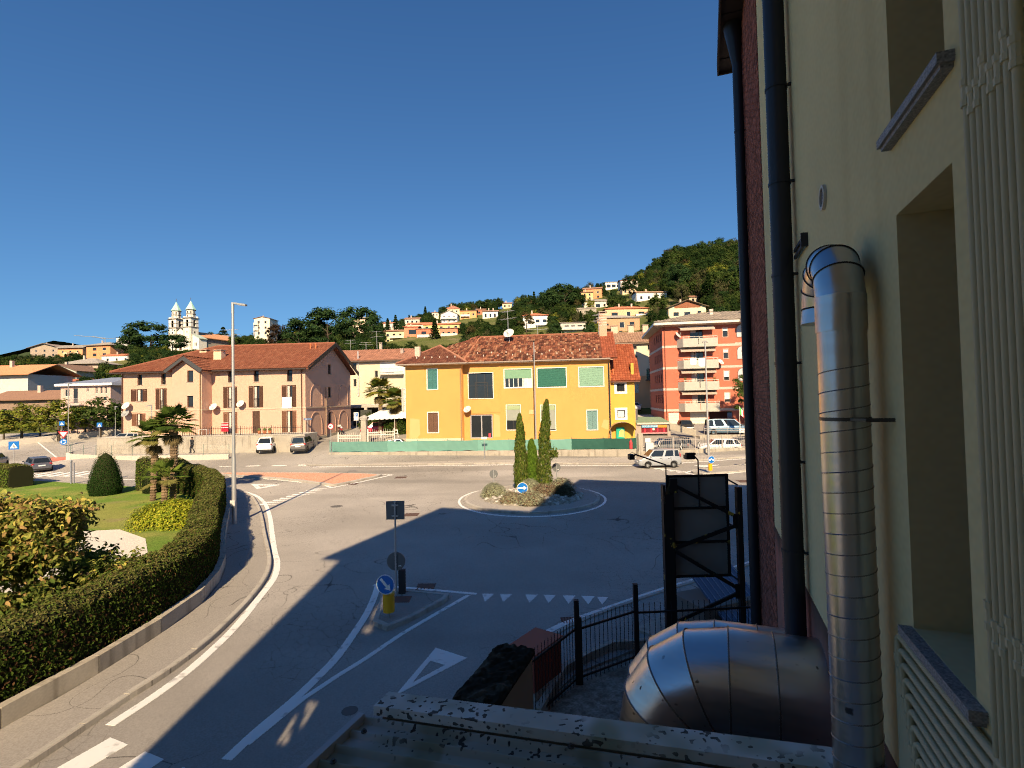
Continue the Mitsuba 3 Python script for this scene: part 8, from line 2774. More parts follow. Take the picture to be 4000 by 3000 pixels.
# ---------------------------------------------------------------- the pedestrian by the blue car
def person(label, x, y, z, rot):
    """One continuous walking body from joints with radii, clothing and hair as children."""
    k = thing('person', label, 'person')
    M0 = place(x, y, z, rot)
    J = dict(pel=(0, 0, 0.96, 0.145), wai=(0, 0.01, 1.12, 0.13), che=(0, 0.0, 1.33, 0.155), nec=(0, 0.015, 1.50, 0.06), hea=(0, 0.04, 1.64, 0.098),
             hpl=(-0.09, 0, 0.93, 0.10), knl=(-0.10, 0.17, 0.52, 0.066), anl=(-0.10, 0.14, 0.10, 0.046), tol=(-0.10, 0.33, 0.04, 0.038),
             hpr=(0.09, 0, 0.93, 0.10), knr=(0.10, 0.02, 0.50, 0.066), anr=(0.10, -0.24, 0.13, 0.046), tor=(0.10, -0.08, 0.04, 0.038),
             shl=(-0.19, 0, 1.42, 0.068), ell=(-0.24, -0.13, 1.14, 0.05), wrl=(-0.22, -0.03, 0.91, 0.036), hdl=(-0.21, 0.03, 0.83, 0.040),
             shr=(0.19, 0, 1.42, 0.068), elr=(0.24, 0.05, 1.13, 0.05), wrr=(0.21, 0.24, 0.97, 0.036), hdr=(0.20, 0.30, 0.92, 0.040))
    S = lambda a: mf.Manifold.sphere(J[a][3], 14).translate(J[a][:3])
    bones = ['pel wai', 'wai che', 'che nec', 'nec hea', 'pel hpl', 'pel hpr', 'hpl knl', 'knl anl', 'anl tol', 'hpr knr', 'knr anr', 'anr tor', 'che shl', 'che shr', 'shl ell', 'ell wrl', 'wrl hdl', 'shr elr', 'elr wrr', 'wrr hdr']
    hull = lambda q, g=0.0: mf.Manifold.batch_hull([(mf.Manifold.sphere(J[a][3] + g, 14).translate(J[a][:3])) for a in q.split()])
    b = mf.Manifold.batch_boolean([hull(q) for q in bones], mf.OpType.Add)
    nose = mf.Manifold.sphere(0.022, 8).translate((0, 0.14, 1.63))
    fing = [mf.Manifold.batch_hull([mf.Manifold.sphere(0.010, 8).translate((J[h][0] + dx, J[h][1] + 0.01, J[h][2] - 0.03)), mf.Manifold.sphere(0.008, 8).translate((J[h][0] + dx * 1.1, J[h][1] + 0.035, J[h][2] - 0.085))]) for h in ('hdl', 'hdr') for dx in (-0.027, -0.009, 0.009, 0.027)]
    thumb = [mf.Manifold.batch_hull([mf.Manifold.sphere(0.012, 8).translate((J[h][0], J[h][1] + 0.035, J[h][2])), mf.Manifold.sphere(0.009, 8).translate((J[h][0], J[h][1] + 0.06, J[h][2] - 0.045))]) for h in ('hdl', 'hdr')]
    b = mf.Manifold.batch_boolean([b, nose] + fing + thumb, mf.OpType.Add)
    m = MB(M0)
    m.man(b)
    part(k, 'body', m, M((0.42, 0.25, 0.18), 0.6), True)
    m = MB(M0)
    m.man(mf.Manifold.batch_boolean([hull(q, 0.018) for q in ('pel wai', 'wai che', 'che shl', 'che shr', 'shl ell', 'ell wrl', 'shr elr', 'elr wrr')], mf.OpType.Add))
    part(k, 'jacket', m, M((0.035, 0.04, 0.05), 0.9), True)
    m = MB(M0)
    m.man(mf.Manifold.batch_boolean([hull(q, 0.014) for q in ('pel hpl', 'pel hpr', 'hpl knl', 'knl anl', 'hpr knr', 'knr anr')], mf.OpType.Add))
    part(k, 'trousers', m, M((0.03, 0.033, 0.042), 0.9), True)
    m = MB(M0)
    m.man(mf.Manifold.batch_boolean([hull(q, 0.014) for q in ('anl tol', 'anr tor')], mf.OpType.Add))
    part(k, 'shoes', m, M((0.02, 0.02, 0.02), 0.7), kind='stuff')
    m = MB(M0)
    cap = mf.Manifold.sphere(0.108, 14).translate((0, 0.025, 1.665)) - mf.Manifold.cube((0.4, 0.3, 0.3)).translate((-0.2, 0.075, 1.40))
    m.man(cap)
    part(k, 'hair', m, M((0.02, 0.015, 0.012), 0.8), True)


person('person in dark jacket and trousers walking past the blue hatchback', -34.9, 57.2, hr(0, 57.2), 70)

# ---------------------------------------------------------------- street furniture, signs, fences
GALV = M((0.42, 0.43, 0.44), 0.45, 0.5, 0.5)
SBACK = M((0.13, 0.14, 0.15), 0.5, 0.4, 0.2)
SBLUE, SWHITE, SRED, SYEL, SBLACK = M((0.005, 0.14, 0.50), 0.35, 0.4), M((0.74, 0.74, 0.74), 0.4, 0.4), M((0.50, 0.015, 0.025), 0.4, 0.4), M((0.72, 0.37, 0.01), 0.4, 0.4), M((0.015, 0.015, 0.016), 0.5, 0.3)


def lamp_post(label, x, y, z0, h, arm, r=0.075, two=False):
    k = thing('street_lamp', label, 'street lamp')
    m = MB()
    m.tube([(x, y, z0), (x, y, z0 + h * 0.3), (x, y, z0 + h * 0.31), (x, y, z0 + h)], [r * 1.25, r * 1.2, r * 0.9, r * 0.7], 12)
    part(k, 'pole', m, GALV, 40)
    for s in ((1, -1) if two else (1,)):
        m = MB()
        m.box(x - 0.05, x + 0.05, y - 0.05, y + 0.05, z0 + h - 0.45, z0 + h + 0.1)
        m.bar((x, y, z0 + h + 0.06), (x + s * arm[0] * 0.3, y + arm[1] * 0.3, z0 + h + 0.05), 0.05)
        part(k, 'bracket', m, GALV)
        m = MB()
        a = np.array([x + s * arm[0] * 0.15, y + arm[1] * 0.15, z0 + h + 0.05])
        m.bar(a, a + [s * arm[0], arm[1], -0.10], 0.22, 0.08)
        hk = part(k, 'head', m, M((0.30, 0.31, 0.32), 0.5, 0.4, 0.3))
        m = MB()
        m.bar(a + [s * arm[0] * 0.35, arm[1] * 0.35, -0.085], a + [s * arm[0] * 0.95, arm[1] * 0.95, -0.145], 0.16, 0.02)
        part(hk, 'lens', m, M((0.6, 0.62, 0.62), 0.2, 0.5))
    return k


k = lamp_post('tall galvanised street lamp at the bend beside the long hedge', -14.12, 26.57, 0.1, 11.1, (0.60, 0.0), 0.085)
m = MB()
m.box(-14.24, -14.0, 26.4, 26.5, 1.0, 1.3)
part(k, 'fuse_door', m, M((0.5, 0.5, 0.5)))
lamp_post('tall street lamp with a short double head in front of the coral block', 19.17, 51.75, 0.1, 11.2, (0.22, 0.0), 0.10, True)
for x, y, z, h, la in ((-57.35, 67.8, 0.0, 9.3, 'thin tall pole standing before the pale pink house, leftmost lamp'), (-59.0, 78.0, 1.3, 4.9, 'street lamp beside the right corner of the pale pink house'), (-37.4, 54.4, 0.5, 5.7, 'short lamp with flat head rising behind the palms')):
    lamp_post(la, x, y, z, h, (-0.5 if x > -40 else 0.3, 0), 0.05)
fp = thing('flag_pole', 'plain tall pole in front of the yellow facade', 'pole')
m = MB()
m.tube([(2.35, 54.2, 1.5), (2.35, 54.2, 8.0), (2.35, 54.2, 11.9)], [0.07, 0.06, 0.045], 10)
part(fp, 'pole', m, GALV)
m = MB()
m.rod((2.35, 54.2, 11.9), (2.35, 54.2, 12.05), 0.09, 10)
part(fp, 'cap', m, SBLACK)


def arrow_poly(c, L, w, hw, ang):
    a = math.radians(ang)
    R = np.array([[math.cos(a), -math.sin(a)], [math.sin(a), math.cos(a)]])
    p = np.array([(-L / 2, -w / 2), (L / 2 - hw * 0.85, -w / 2), (L / 2 - hw * 0.85, -hw / 2 * 1.25), (L / 2, 0), (L / 2 - hw * 0.85, hw / 2 * 1.25), (L / 2 - hw * 0.85, w / 2), (-L / 2, w / 2)])
    return [tuple(q) for q in p @ R.T + np.asarray(c)]


def delineator(label, x, y, z0, yaw, zc, r, cz0, cz1, motif, cr_=0.16):
    """A blue keep-to sign on a yellow column."""
    k = thing('traffic_sign', label, 'traffic sign')
    F = Fr((x, y), yaw)
    m = MB(F)
    m.rod((0, 0, z0), (0, 0, zc), 0.03, 8)
    part(k, 'post', m, GALV)
    m = MB(F)
    m.rod((0, 0, cz0), (0, 0, cz1), cr_, 20)
    part(k, 'column', m, SYEL, 40)
    m = MB(F)
    m.disc((0, cr_ + 0.012, zc), r, 0.02)
    dk = part(k, 'disc', m, SBLUE)
    m = MB(F)
    a = np.arange(32) * np.pi / 16
    m.wall([list(zip(r * np.cos(a), zc + r * np.sin(a))), list(zip(r * 0.93 * np.cos(a), zc + r * 0.93 * np.sin(a)))], cr_ + 0.03, cr_ + 0.037)
    part(dk, 'rim', m, SWHITE)
    m = MB(F)
    if motif == 'split':
        m.wall([[(-0.75 * r, -0.35 * r + zc), (-0.55 * r, 0.25 * r + zc), (-0.42 * r, 0.02 * r + zc), (0, 0.45 * r + zc), (0.42 * r, 0.02 * r + zc), (0.55 * r, 0.25 * r + zc), (0.75 * r, -0.35 * r + zc), (0.25 * r, -0.3 * r + zc), (0.32 * r, -0.15 * r + zc), (0, 0.12 * r + zc), (-0.32 * r, -0.15 * r + zc), (-0.25 * r, -0.3 * r + zc)]], cr_ + 0.03, cr_ + 0.037)
    else:
        m.wall([arrow_poly((0, zc), 1.55 * r, 0.28 * r, 0.62 * r, motif)], cr_ + 0.03, cr_ + 0.037)
    part(dk, 'arrow', m, SWHITE)
    return k


delineator('blue sign with white arrow pointing down right on the near traffic island', -3.55, 14.72, 0.12, -12, 1.08, 0.27, 0.28, 0.79, -47)
delineator('blue sign with white arrow pointing right on the roundabout', 0.46, 30.05, 0.2, 0, 1.03, 0.31, 0.42, 0.72, 0)
delineator('blue sign with two forked white arrows on the right traffic island', 14.93, 40.07, 0.12, 14, 1.15, 0.285, 0.31, 0.83, 'split', 0.15)


def back_sign(label, x, y, z0, zc, r, square=None, yaw=0):
    k = thing('traffic_sign', label, 'traffic sign')
    F = Fr((x, y), yaw)
    m = MB(F)
    m.rod((0, 0, z0), (0, 0, (square[1] if square else zc + r * 0.9)), 0.03, 8)
    part(k, 'post', m, GALV)
    if r:
        m = MB(F)
        m.disc((0, -0.06, zc), r, 0.025)
        dk = part(k, 'disc', m, SBACK)
        m = MB(F)
        m.box(r * 0.25, r * 0.55, -0.033, -0.03, zc - r * 0.55, zc - r * 0.42)
        part(dk, 'sticker', m, SWHITE)
    if square:
        m = MB(F)
        m.box(-square[2], square[2], -0.06, -0.035, square[0], square[1])
        sk = part(k, 'plate', m, SBACK)
        m = MB(F)
        for z in (square[0] + 0.12, square[1] - 0.12):
            m.box(-0.1, 0.1, -0.035, 0.035, z - 0.02, z + 0.02)
        part(sk, 'clamps', m, GALV, kind='stuff')
    return k


back_sign('square sign over a round sign seen from behind on the near island', -3.72, 16.4, 0.12, 1.13, 0.285, (2.42, 2.99, 0.285))
m = MB()
m.box(-3.66, -3.46, 16.45, 16.6, 0.1, 0.85)
solo('cabinet', m, M((0.03, 0.03, 0.035)), 'small dark cabinet behind the blue arrow sign on the near island', 'cabinet')
back_sign('grey back of a round sign at the left of the roundabout bed', -1.3, 33.7, 0.2, 1.30, 0.27)
back_sign('grey back of a round sign behind the right lavender bush on the roundabout', 2.85, 35.3, 0.2, 1.42, 0.29)
back_sign('pale grey back of a round sign on the right traffic island', 19.25, 42.96, 0.12, 1.15, 0.30)
for x, y, la in ((15.2, 47.75, 'white chevron board nearest the silver car'), (17.05, 48.45, 'white chevron board near the right tall lamp'), (14.1, 51.0, 'white chevron board half hidden behind the silver car')):
    k = thing('chevron_board', la, 'traffic sign')
    F = Fr((x, y), 55)
    m = MB(F)
    m.rod((0, -0.03, 0.1), (0, -0.03, 1.75), 0.03, 8)
    part(k, 'post', m, GALV)
    m = MB(F)
    m.box(-0.3, 0.3, 0.0, 0.02, 1.12, 1.74)
    pk = part(k, 'board', m, SBLACK)
    m = MB(F)
    m.wall([[(0.27, 1.70), (0.02, 1.70), (-0.25, 1.43), (0.02, 1.15), (0.27, 1.15), (0.0, 1.43)]], 0.02, 0.027)
    part(pk, 'chevron', m, SWHITE)


def sign_post(label, x, y, z0, h, yaw=0):
    k = thing('traffic_sign', label, 'traffic sign')
    F = Fr((x, y), yaw)
    m = MB(F)
    m.rod((0, -0.03, z0), (0, -0.03, z0 + h), 0.032, 8)
    part(k, 'post', m, GALV)
    return k, F


k, F = sign_post('round red rimmed no lorries sign at the corner of the netted fence', -19.13, 55.2, 0.1, 3.85)
m = MB(F)
m.disc((0, 0, 3.6), 0.31, 0.02)
dk = part(k, 'disc', m, SRED)
m = MB(F)
m.disc((0, 0.02, 3.6), 0.24, 0.006)
part(dk, 'field', m, SWHITE)
m = MB(F)
m.box(-0.13, 0.10, 0.026, 0.032, 3.57, 3.68)
m.box(-0.17, -0.13, 0.026, 0.032, 3.57, 3.62)
m.disc((-0.09, 0.026, 3.55), 0.025, 0.006, 10)
m.disc((0.05, 0.026, 3.55), 0.025, 0.006, 10)
part(dk, 'symbol', m, SBLACK, kind='stuff')
k, F = sign_post('small blue street name sign on a post at the gable corner', -23.1, 59.2, 1.2, 3.2)
m = MB(F)
m.box(-0.45, 0.45, 0, 0.02, 4.18, 4.42)
pk = part(k, 'plate', m, M((0.10, 0.14, 0.25)))
m = MB(F)
m.text('VIA', 0.12, (-0.2, 4.3), 0.02, 0.006)
part(pk, 'lettering', m, SWHITE)
k, F = sign_post('blank grey direction sign on a thick post before the dark people carrier', -25.2, 61.2, 1.4, 2.0)
m = MB(F)
m.box(-0.45, 0.55, 0, 0.03, 3.05, 3.35)
part(k, 'plate', m, M((0.50, 0.50, 0.50)))
k, F = sign_post('little white plate on a thin post before the yellow house entrance', -2.89, 52.2, 0.1, 2.3)
m = MB(F)
m.box(-0.28, 0.28, 0, 0.02, 2.14, 2.36)
pk = part(k, 'plate', m, SWHITE)
m = MB(F)
m.text('0.00', 0.12, (0, 2.25), 0.02, 0.006)
part(pk, 'lettering', m, SBLACK)
k, F = sign_post('white lettered convergence plate on the grass bank wall at the right', 24.9, 56.0, 0.1, 2.3)
m = MB(F)
m.box(-0.85, 0.85, 0, 0.02, 1.95, 2.35)
pk = part(k, 'plate', m, SWHITE)
m = MB(F)
m.text('CONVERGENZA', 0.19, (0, 2.15), 0.02, 0.008)
part(pk, 'lettering', m, SBLACK)
k, F = sign_post('parking sign with blue field behind the gate pillar', -20.4, 68.5, 1.9, 2.9)
m = MB(F)
m.box(-0.3, 0.3, 0, 0.02, 3.7, 4.75)
pk = part(k, 'plate', m, SWHITE)
m = MB(F)
m.box(-0.22, 0.22, 0.02, 0.026, 4.2, 4.66)
part(pk, 'field', m, SBLUE)
m = MB(F)
m.text('P', 0.34, (0, 4.43), 0.026, 0.008)
part(pk, 'lettering', m, SWHITE)


def crossing_sign(label, x, y, z0, h, w, yaw):
    k, F = sign_post(label, x, y, z0, h, yaw)
    z = z0 + h
    m = MB(F)
    m.box(-w / 2, w / 2, 0, 0.03, z - w, z)
    pk = part(k, 'plate', m, SBLUE)
    m = MB(F)
    m.wall([[(-0.36 * w, z - 0.84 * w), (0.36 * w, z - 0.84 * w), (0, z - 0.2 * w)]], 0.03, 0.038)
    tk_ = part(pk, 'triangle', m, SWHITE)
    m = MB(F)
    m.wall([[(-0.10 * w, z - 0.8 * w), (-0.02 * w, z - 0.62 * w), (-0.03 * w, z - 0.48 * w), (0.03 * w, z - 0.42 * w), (0.06 * w, z - 0.55 * w), (0.13 * w, z - 0.8 * w), (0.07 * w, z - 0.8 * w), (0.01 * w, z - 0.64 * w), (-0.05 * w, z - 0.8 * w)]], 0.038, 0.044)
    part(tk_, 'walker', m, SBLACK)
    return k


crossing_sign('blue pedestrian crossing sign nearest the left edge, beside the queuing car', -52.6, 55.4, 0.0, 2.75, 0.85, 25)
crossing_sign('blue pedestrian crossing sign on a bent post above the yield triangle', -63.5, 74.0, 0.9, 3.4, 0.62, 20)
crossing_sign('blue pedestrian crossing sign on the rising road before the pale pink house', -57.8, 73.5, 0.8, 3.2, 0.62, 20)
k, F = sign_post('white red rimmed yield triangle over a blue roundabout disc', -62.0, 72.5, 0.7, 2.4, 20)
m = MB(F)
m.wall([[(-0.62, 2.95), (0.62, 2.95), (0, 1.95)]], 0, 0.02)
tk_ = part(k, 'triangle', m, SRED)
m = MB(F)
m.wall([[(-0.42, 2.83), (0.42, 2.83), (0, 2.16)]], 0.02, 0.03)
part(tk_, 'field', m, SWHITE)
m = MB(F)
m.disc((0, 0, 1.5), 0.42, 0.02)
dk = part(k, 'disc', m, SBLUE)
m = MB(F)
for q in range(3):
    a0 = q * 2.094 + 0.3
    t = np.linspace(a0, a0 + 1.3, 7)
    o_ = [(0.30 * math.cos(x), 1.5 + 0.30 * math.sin(x)) for x in t]
    i_ = [(0.20 * math.cos(x), 1.5 + 0.20 * math.sin(x)) for x in t]
    m.wall([o_ + [(0.25 * math.cos(a0 + 1.75), 1.5 + 0.25 * math.sin(a0 + 1.75))] + i_[::-1]], 0.02, 0.028)
part(dk, 'arrows', m, SWHITE, kind='stuff')
for x, y, h, la in ((-35.8, 42.6, 1.75, 'grey post with ball top beyond the garden, nearer the cone shrub'), (-34.2, 43.8, 1.5, 'grey post with ball top right of another beside the cone shrub')):
    k = thing('bollard', la, 'bollard')
    m = MB()
    m.rod((x, y, 0), (x, y, h), 0.075, 10)
    m.rod((x + 0.24, y, 0), (x + 0.24, y, h - 0.05), 0.05, 8)
    part(k, 'post', m, M((0.24, 0.25, 0.30), 0.5, 0.4, 0.3))
    m = MB()
    m.ball((x, y, h + 0.08), 0.10, 6)
    part(k, 'ball', m, M((0.30, 0.31, 0.34), 0.4, 0.4, 0.4))

# green netting on the low wall before the yellow house
nw = thing('netting_wall', 'low stained concrete wall carrying the green netting', 'wall')
wpts = [(-19.4, 55.35), (-13.44, 54.6), (-6, 53.85), (2, 52.95), (12.1, 51.8)]
r_w, t_w, q_w = along(wpts, 3.2)
for a, b in zip(r_w[:-1], r_w[1:]):
    d = (b - a) / np.linalg.norm(b - a)
    nn = np.array([-d[1], d[0]]) * 0.22
    m = MB()
    e = d * 0.006
    m.prism([tuple(a + e), tuple(b - e), tuple(b + nn - e), tuple(a + nn + e)], 0.05, 0.86 + rng.uniform(-0.01, 0.01))
    part(nw, 'panel', m, CONC)
gn = thing('green_netting', 'faded sea green windbreak netting on posts along the low wall', 'fence netting')
rr_ = np.random.default_rng(12)
off_ = np.array([0.03, 0.12])
posts = []
for i, (a, b) in enumerate(zip(r_w[:-1], r_w[1:])):
    n1, n2 = 30, 9
    U, V = np.meshgrid(np.linspace(0, 1, n1), np.linspace(0, 1, n2), indexing='ij')
    sag = -0.05 * np.sin(np.pi * U) * V - 0.03 * rr_.random() * U
    bul = 0.05 * np.sin(np.pi * U) * np.sin(np.pi * V) * rr_.uniform(-1, 1) + 0.012 * np.sin(U * 23 + V * 5 + i)
    pxy = a[None, None] + (b - a)[None, None] * U[..., None] + off_
    zlo, zhi = 0.88 + 0.06 * np.sin(U * 9 + i * 2) * (1 - V), 1.98
    Z = zlo + (zhi - zlo) * V + sag
    v = np.stack([pxy[..., 0], pxy[..., 1] - bul, Z], -1).reshape(-1, 3)
    ii, jj = np.meshgrid(np.arange(n1 - 1), np.arange(n2 - 1), indexing='ij')
    kx = (ii * n2 + jj).ravel()
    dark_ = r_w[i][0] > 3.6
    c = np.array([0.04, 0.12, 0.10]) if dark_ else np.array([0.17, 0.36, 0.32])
    m = MB()
    m.add(v, np.stack([kx, kx + n2, kx + n2 + 1, kx + 1], 1), c * rr_.uniform(0.85, 1.15))
    part(gn, 'net', m, LEAFM, label='darker green stretch of netting' if dark_ else None)
for i, a in enumerate(r_w):
    m = MB()
    m.rod((a[0] + 0.05, a[1] + 0.18, 0.8), (a[0] + 0.05, a[1] + 0.18, 2.12), 0.028, 6)
    part(gn, 'post', m, M((0.05, 0.16, 0.13), 0.6))
for a in (r_w[0], r_w[5]):
    m = MB()
    m.rod((a[0] + 0.05, a[1] + 0.2, 2.0), (a[0] + 1.1, a[1] + 0.1, 0.9), 0.02, 6)
    part(gn, 'strut', m, M((0.05, 0.16, 0.13), 0.6))
# wall and railing to the right of it, letter box, pillar
pw_ = thing('roadside_wall', 'low concrete wall under the pale railing at the garage entrance', 'wall')
m = MB()
m.prism([(12.2, 51.8), (18, 52.6), (24, 53.5), (40, 56.5), (40, 56.75), (24, 53.75), (18, 52.85), (12.2, 52.05)], 0.05, 0.62)
part(pw_, 'wall', m, CONC)
RAILP = M((0.42, 0.38, 0.36), 0.5, 0.4, 0.2)
fr_ = thing('pale_railing', 'pale upright bar railing above the low wall before the garage', 'railing')
for a, b in (((13.6, 52.0), (18.2, 52.68)), ((18.2, 52.68), (24.0, 53.6)), ((24.0, 53.6), (29.0, 54.5))):
    railing(fr_, a, b, 0.62, 1.85, 0.2, RAILP, r=0.014, posts=(0, 0.5, 1), pw=0.07, ph=1.95, rails=(0.1, None))
fr2 = thing('pale_railing', 'pale railing in front of the cars on the coral block forecourt', 'railing')
railing(fr2, (29.4, 60.2), (44, 59.6), 1.5, 2.65, 0.22, RAILP, r=0.014, posts=(0, 0.25, 0.5, 0.75), pw=0.07, ph=2.7)
fr3 = thing('pale_railing', 'thin railing on the wall beside the black city car', 'railing')
railing(fr3, (21.3, 58.6), (28.6, 57.3), 1.6, 2.5, 1.2, RAILP, r=0.02, posts=(), rails=(0.45, None))
pl = thing('gate_pillar', 'grey concrete pillar with meter box at the right end of the netting', 'pillar')
m = MB()
m.box(12.3, 12.75, 51.7, 52.1, 0.1, 2.4)
part(pl, 'pillar', m, CONC)
m = MB()
m.box(13.0, 13.75, 51.6, 51.95, 0.3, 1.45)
part(pl, 'meter_box', m, M((0.62, 0.61, 0.58), 0.6))
m = MB()
m.box(13.0, 13.5, 51.8, 51.84, 1.5, 1.9)
part(pl, 'notice', m, SWHITE)
gc = thing('gas_bottle', 'red gas cylinder standing at the right end of the netting', 'gas bottle')
m = MB()
m.lathe([(0.01, 0.9), (0.16, 0.9), (0.16, 1.55), (0.09, 1.68), (0.05, 1.8), (0.01, 1.8)], 14, (11.6, 51.95, 0.0))
scene[gc] = m.ply(M((0.50, 0.05, 0.06), 0.4, 0.4), 40)
# curved car park wall and wire fence on the left
cw_ = thing('car_park_wall', 'curved pale concrete wall round the small car park on the left', 'wall')
cwp = smooth_line([(-52.5, 62.5), (-51.2, 60.2), (-49.6, 58.7), (-46.6, 57.2), (-42.7, 55.4), (-38, 54.5), (-34, 54.2), (-29.4, 54.3)])
r_, t_, q_ = along(cwp, 2.6)
for a, b in zip(r_[:-1], r_[1:]):
    d = (b - a) / np.linalg.norm(b - a)
    nn = np.array([-d[1], d[0]]) * 0.2
    m = MB()
    e = d * 0.005
    m.prism([tuple(a + e), tuple(b - e), tuple(b + nn - e), tuple(a + nn + e)], -0.05, 1.02)
    part(cw_, 'panel', m, M((0.50, 0.46, 0.40), 0.9))
wf = thing('wire_fence', 'thin wire fence on green posts above the curved car park wall', 'fence')
for i, a in enumerate(r_):
    m = MB()
    m.rod((a[0], a[1] + 0.1, 1.0), (a[0], a[1] + 0.1, 2.1), 0.022, 6)
    part(wf, 'post', m, M((0.10, 0.17, 0.15), 0.6))
m = MB()
for a, b in zip(r_[:-1], r_[1:]):
    for z in (1.3, 1.7, 2.05):
        m.rod((a[0], a[1] + 0.1, z), (b[0], b[1] + 0.1, z), 0.005, 4)
part(wf, 'wires', m, M((0.25, 0.28, 0.27), 0.5, 0.4, 0.4), kind='stuff')
m = MB()
m.prism([tuple(p) for p in cwp] + [(-29.4, 53.9), (-33, 52.6), (-40, 52.9), (-45.5, 54.6), (-50.5, 57.5), (-56, 63.5), (-60, 70), (-55, 68)], -0.05, 0.11)
struct('red_pavement', m, 'red_paving')
lwall = thing('roadside_wall', 'low pale wall along the far side of the rising left road', 'wall')
m = MB()
for a, b in (((-84, 66), (-71, 74)), ((-71, 74), (-60, 84))):
    za, zb_ = hr(*a), hr(*b)
    d = np.array(b, float) - a
    m.slantbox((a[0], a[1], za - 0.2), (*d, zb_ - za), (-0.15, 0.2, 0), (0, 0, 1.05))
part(lwall, 'wall', m, M((0.45, 0.42, 0.38), 0.9))

# gates, pillar, tent, chairs in the yard left of the yellow house
WG_ = M((0.66, 0.60, 0.54), 0.6, 0.3)


def gate(label, a, b, z0, h):
    k = thing('white_gate', label, 'gate')
    a, b = np.asarray(a, float), np.asarray(b, float)
    for z in (z0 + 0.25, z0 + h * 0.62, z0 + h * 0.78):
        m = MB()
        m.bar((*a, z), (*b, z), 0.05, 0.09)
        part(k, 'rail', m, WG_)
    n = int(np.linalg.norm(b - a) / 0.24)
    for i in range(n + 1):
        p = a + (b - a) * i / n
        m = MB()
        m.bar((*p, z0 + 0.1), (*p, z0 + h * (0.95 + 0.05 * math.sin(i))), 0.05, 0.03)
        part(k, 'picket', m, WG_)
    for p in (a, b):
        m = MB()
        m.box(p[0] - 0.07, p[0] + 0.07, p[1] - 0.07, p[1] + 0.07, z0, z0 + h)
        part(k, 'post', m, WG_)


gate('white picket gate leaf left of the stone pillar', (-19.8, 59.6), (-17.0, 58.9), 0.95, 1.75)
gate('white picket gate leaf right of the stone pillar', (-16.2, 58.7), (-13.4, 59.4), 1.3, 1.75)
sp_ = thing('stone_pillar', 'old stone gate pillar with moulded cap beside the white gates', 'pillar')
m = MB(place(-16.65, 58.9, 0.9))
m.box(-0.3, 0.3, -0.3, 0.3, 0, 3.2)
part(sp_, 'shaft', m, CONC)
m = MB(place(-16.65, 58.9, 0.9))
m.box(-0.38, 0.38, -0.38, 0.38, 3.2, 3.34)
m.box(-0.42, 0.42, -0.42, 0.42, 3.34, 3.5)
m.add([[-0.4, -0.4, 3.5], [0.4, -0.4, 3.5], [0.4, 0.4, 3.5], [-0.4, 0.4, 3.5], [0, 0, 3.75]], [[0, 1, 4], [1, 2, 4], [2, 3, 4], [3, 0, 4]])
part(sp_, 'cap', m, STONE)
tt_ = thing('party_tent', 'white party tent with scalloped valance left of the yellow house', 'tent')
TF = Fr((-18.6, 66.2), -2)
m = MB(TF)
ap = [3.6, -3.0, 6.0]
c0_, c1_, c2_, c3_ = [0, 0, 4.15], [7.4, 0, 4.35], [7.4, -6.5, 4.35], [0, -6.5, 4.15]
m.add([c0_, c1_, c2_, c3_, ap, [7.4, -3.0, 6.1]], [[0, 1, 4], [1, 5, 4], [2, 3, 4], [5, 2, 4], [3, 0, 4]])
part(tt_, 'roof', m, M((0.78, 0.78, 0.79), 0.7))
m = MB(TF)
n = 48
s = np.linspace(0, 7.4, n + 1)
v = [[q, 0.01, 4.15 + 0.2 * q / 7.4] for q in s] + [[q, 0.02, 3.85 + 0.2 * q / 7.4 - 0.10 * abs(math.sin(i * math.pi / 4))] for i, q in enumerate(s)]
i = np.arange(n)
m.add(v, np.stack([i, i + 1, i + n + 2, i + n + 1], 1))
s = np.linspace(0, 6.5, n + 1)
v = [[-0.01, -q, 4.15] for q in s] + [[-0.02, -q, 3.85 - 0.10 * abs(math.sin(j * math.pi / 4))] for j, q in enumerate(s)]
m.add(v, np.stack([i, i + 1, i + n + 2, i + n + 1], 1))
part(tt_, 'valance', m, M((0.70, 0.70, 0.71), 0.8))
for s, d in ((0.05, -0.05), (3.7, -0.05), (7.3, -0.05), (0.05, -6.4)):
    m = MB(TF)
    m.rod((s, d, 1.6), (s, d, 4.2), 0.035, 6)
    part(tt_, 'pole', m, M((0.6, 0.6, 0.6)))


def chair(label, x, y, z, rot):
    k = thing('plastic_chair', label, 'chair', 'white plastic chairs by the tent')
    m0 = place(x, y, z, rot)
    W_ = M((0.76, 0.76, 0.76), 0.5, 0.3)
    for a in (-0.22, 0.22):
        for b in (-0.22, 0.22):
            m = MB(m0)
            m.bar((a * 1.15, b * 1.15, 0), (a, b, 0.44), 0.045)
            part(k, 'leg', m, W_)
    m = MB(m0)
    m.box(-0.25, 0.25, -0.25, 0.25, 0.43, 0.47)
    part(k, 'seat', m, W_)
    m = MB(m0)
    m.wall([[(-0.25, 0.45), (-0.21, 0.9), (0.21, 0.9), (0.25, 0.45)], [(-0.15, 0.52), (-0.13, 0.8), (0.13, 0.8), (0.15, 0.52)]], 0.22, 0.26)
    part(k, 'back', m, W_)


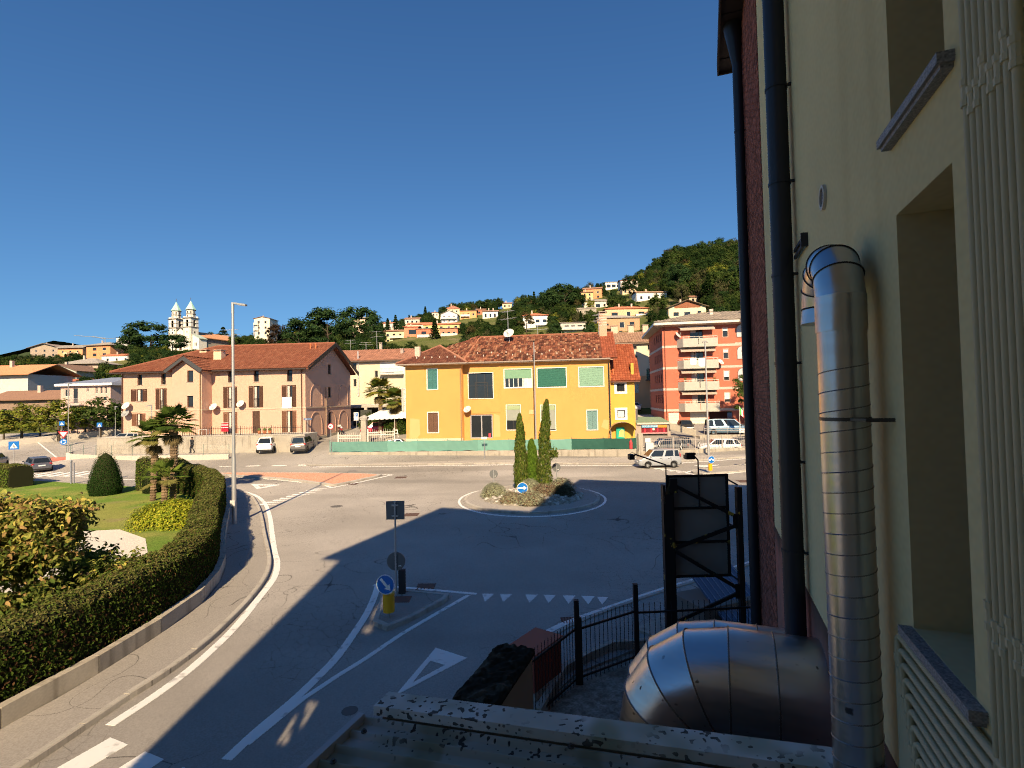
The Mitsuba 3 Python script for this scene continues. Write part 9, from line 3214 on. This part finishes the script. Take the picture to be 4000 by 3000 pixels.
chair('white plastic chair nearer the yellow house, facing the road', -13.6, 61.2, 1.9, 185)
chair('white plastic chair turned sideways left of another', -15.1, 61.0, 1.9, 120)
yw = thing('yard_planter', 'low concrete planters and step before the tent', 'planter')
for a in (-17.3, -14.6):
    m = MB()
    m.box(a, a + 1.0, 60.0, 60.5, 1.5, 2.2)
    part(yw, 'planter', m, CONC)
rack = thing('clothes_rack', 'red and white clothes on a rack before a ground floor door of the peach house', 'clothes rack')
m = MB(PH)
for s in (12.75, 13.25):
    m.bar((s, 1.0, 2.8), (s, 1.0, 4.1), 0.03)
m.bar((12.6, 1.0, 4.1), (13.4, 1.0, 4.1), 0.03)
part(rack, 'frame', m, M((0.65, 0.65, 0.65)))
for z0, z1, c in ((3.1, 3.5, (0.60, 0.02, 0.05)), (3.5, 3.58, (0.75, 0.72, 0.72)), (3.58, 3.8, (0.60, 0.02, 0.05)), (3.8, 3.88, (0.75, 0.72, 0.72)), (3.88, 4.02, (0.60, 0.02, 0.05))):
    m = MB(PH)
    m.box(12.6, 13.4, 1.02, 1.10, z0, z1)
    part(rack, 'cloth', m, M(c, 0.9))
tb = thing('garden_table', 'white garden table on the terrace beside the bay', 'table')
m = MB(PH)
m.box(10.95, 12.0, 2.1, 2.7, 3.45, 3.5)
part(tb, 'top', m, M((0.75, 0.75, 0.75)))
for a in (11.0, 11.9):
    for b in (2.15, 2.6):
        m = MB(PH)
        m.box(a, a + 0.05, b, b + 0.05, 2.8, 3.45)
        part(tb, 'leg', m, M((0.7, 0.7, 0.7)))
for s, la in ((17.3, 'left flower pot of three on the terrace near the gable corner'), (17.9, 'middle flower pot of three on the terrace near the gable corner'), (18.5, 'right flower pot of three on the terrace near the gable corner')):
    k = thing('flower_pot', la, 'flower pot')
    m = MB(PH)
    m.lathe([(0.01, 2.8), (0.14, 2.8), (0.2, 3.15), (0.01, 3.15)], 10, (s, 1.6, 0))
    part(k, 'pot', m, M((0.45, 0.18, 0.09)))
    m = MB(PH)
    m.ball((s, 1.6, 3.28), 0.2, 6, (1, 1, 0.8))
    part(k, 'plant', m, M((0.10, 0.13, 0.04)))
fg = thing('flag', 'small green white and red flag on a pole before the coral block', 'flag')
m = MB()
m.rod((24.6, 57.0, 1.5), (24.6, 57.0, 4.7), 0.03, 6)
part(fg, 'pole', m, M((0.6, 0.6, 0.55)))
for i, c in enumerate(((0.10, 0.45, 0.10), (0.75, 0.75, 0.75), (0.60, 0.04, 0.05))):
    m = MB()
    m.add([[24.65 + 0.16 * i, 57.0, 4.65 - 0.22 * i], [24.83 + 0.16 * i, 57.03, 4.45 - 0.22 * i], [24.83 + 0.16 * i, 57.0, 3.7 - 0.15 * i], [24.65 + 0.16 * i, 57.02, 3.85 - 0.15 * i]], [[0, 1, 2, 3]])
    part(fg, 'stripe', m, M(c, 0.8))
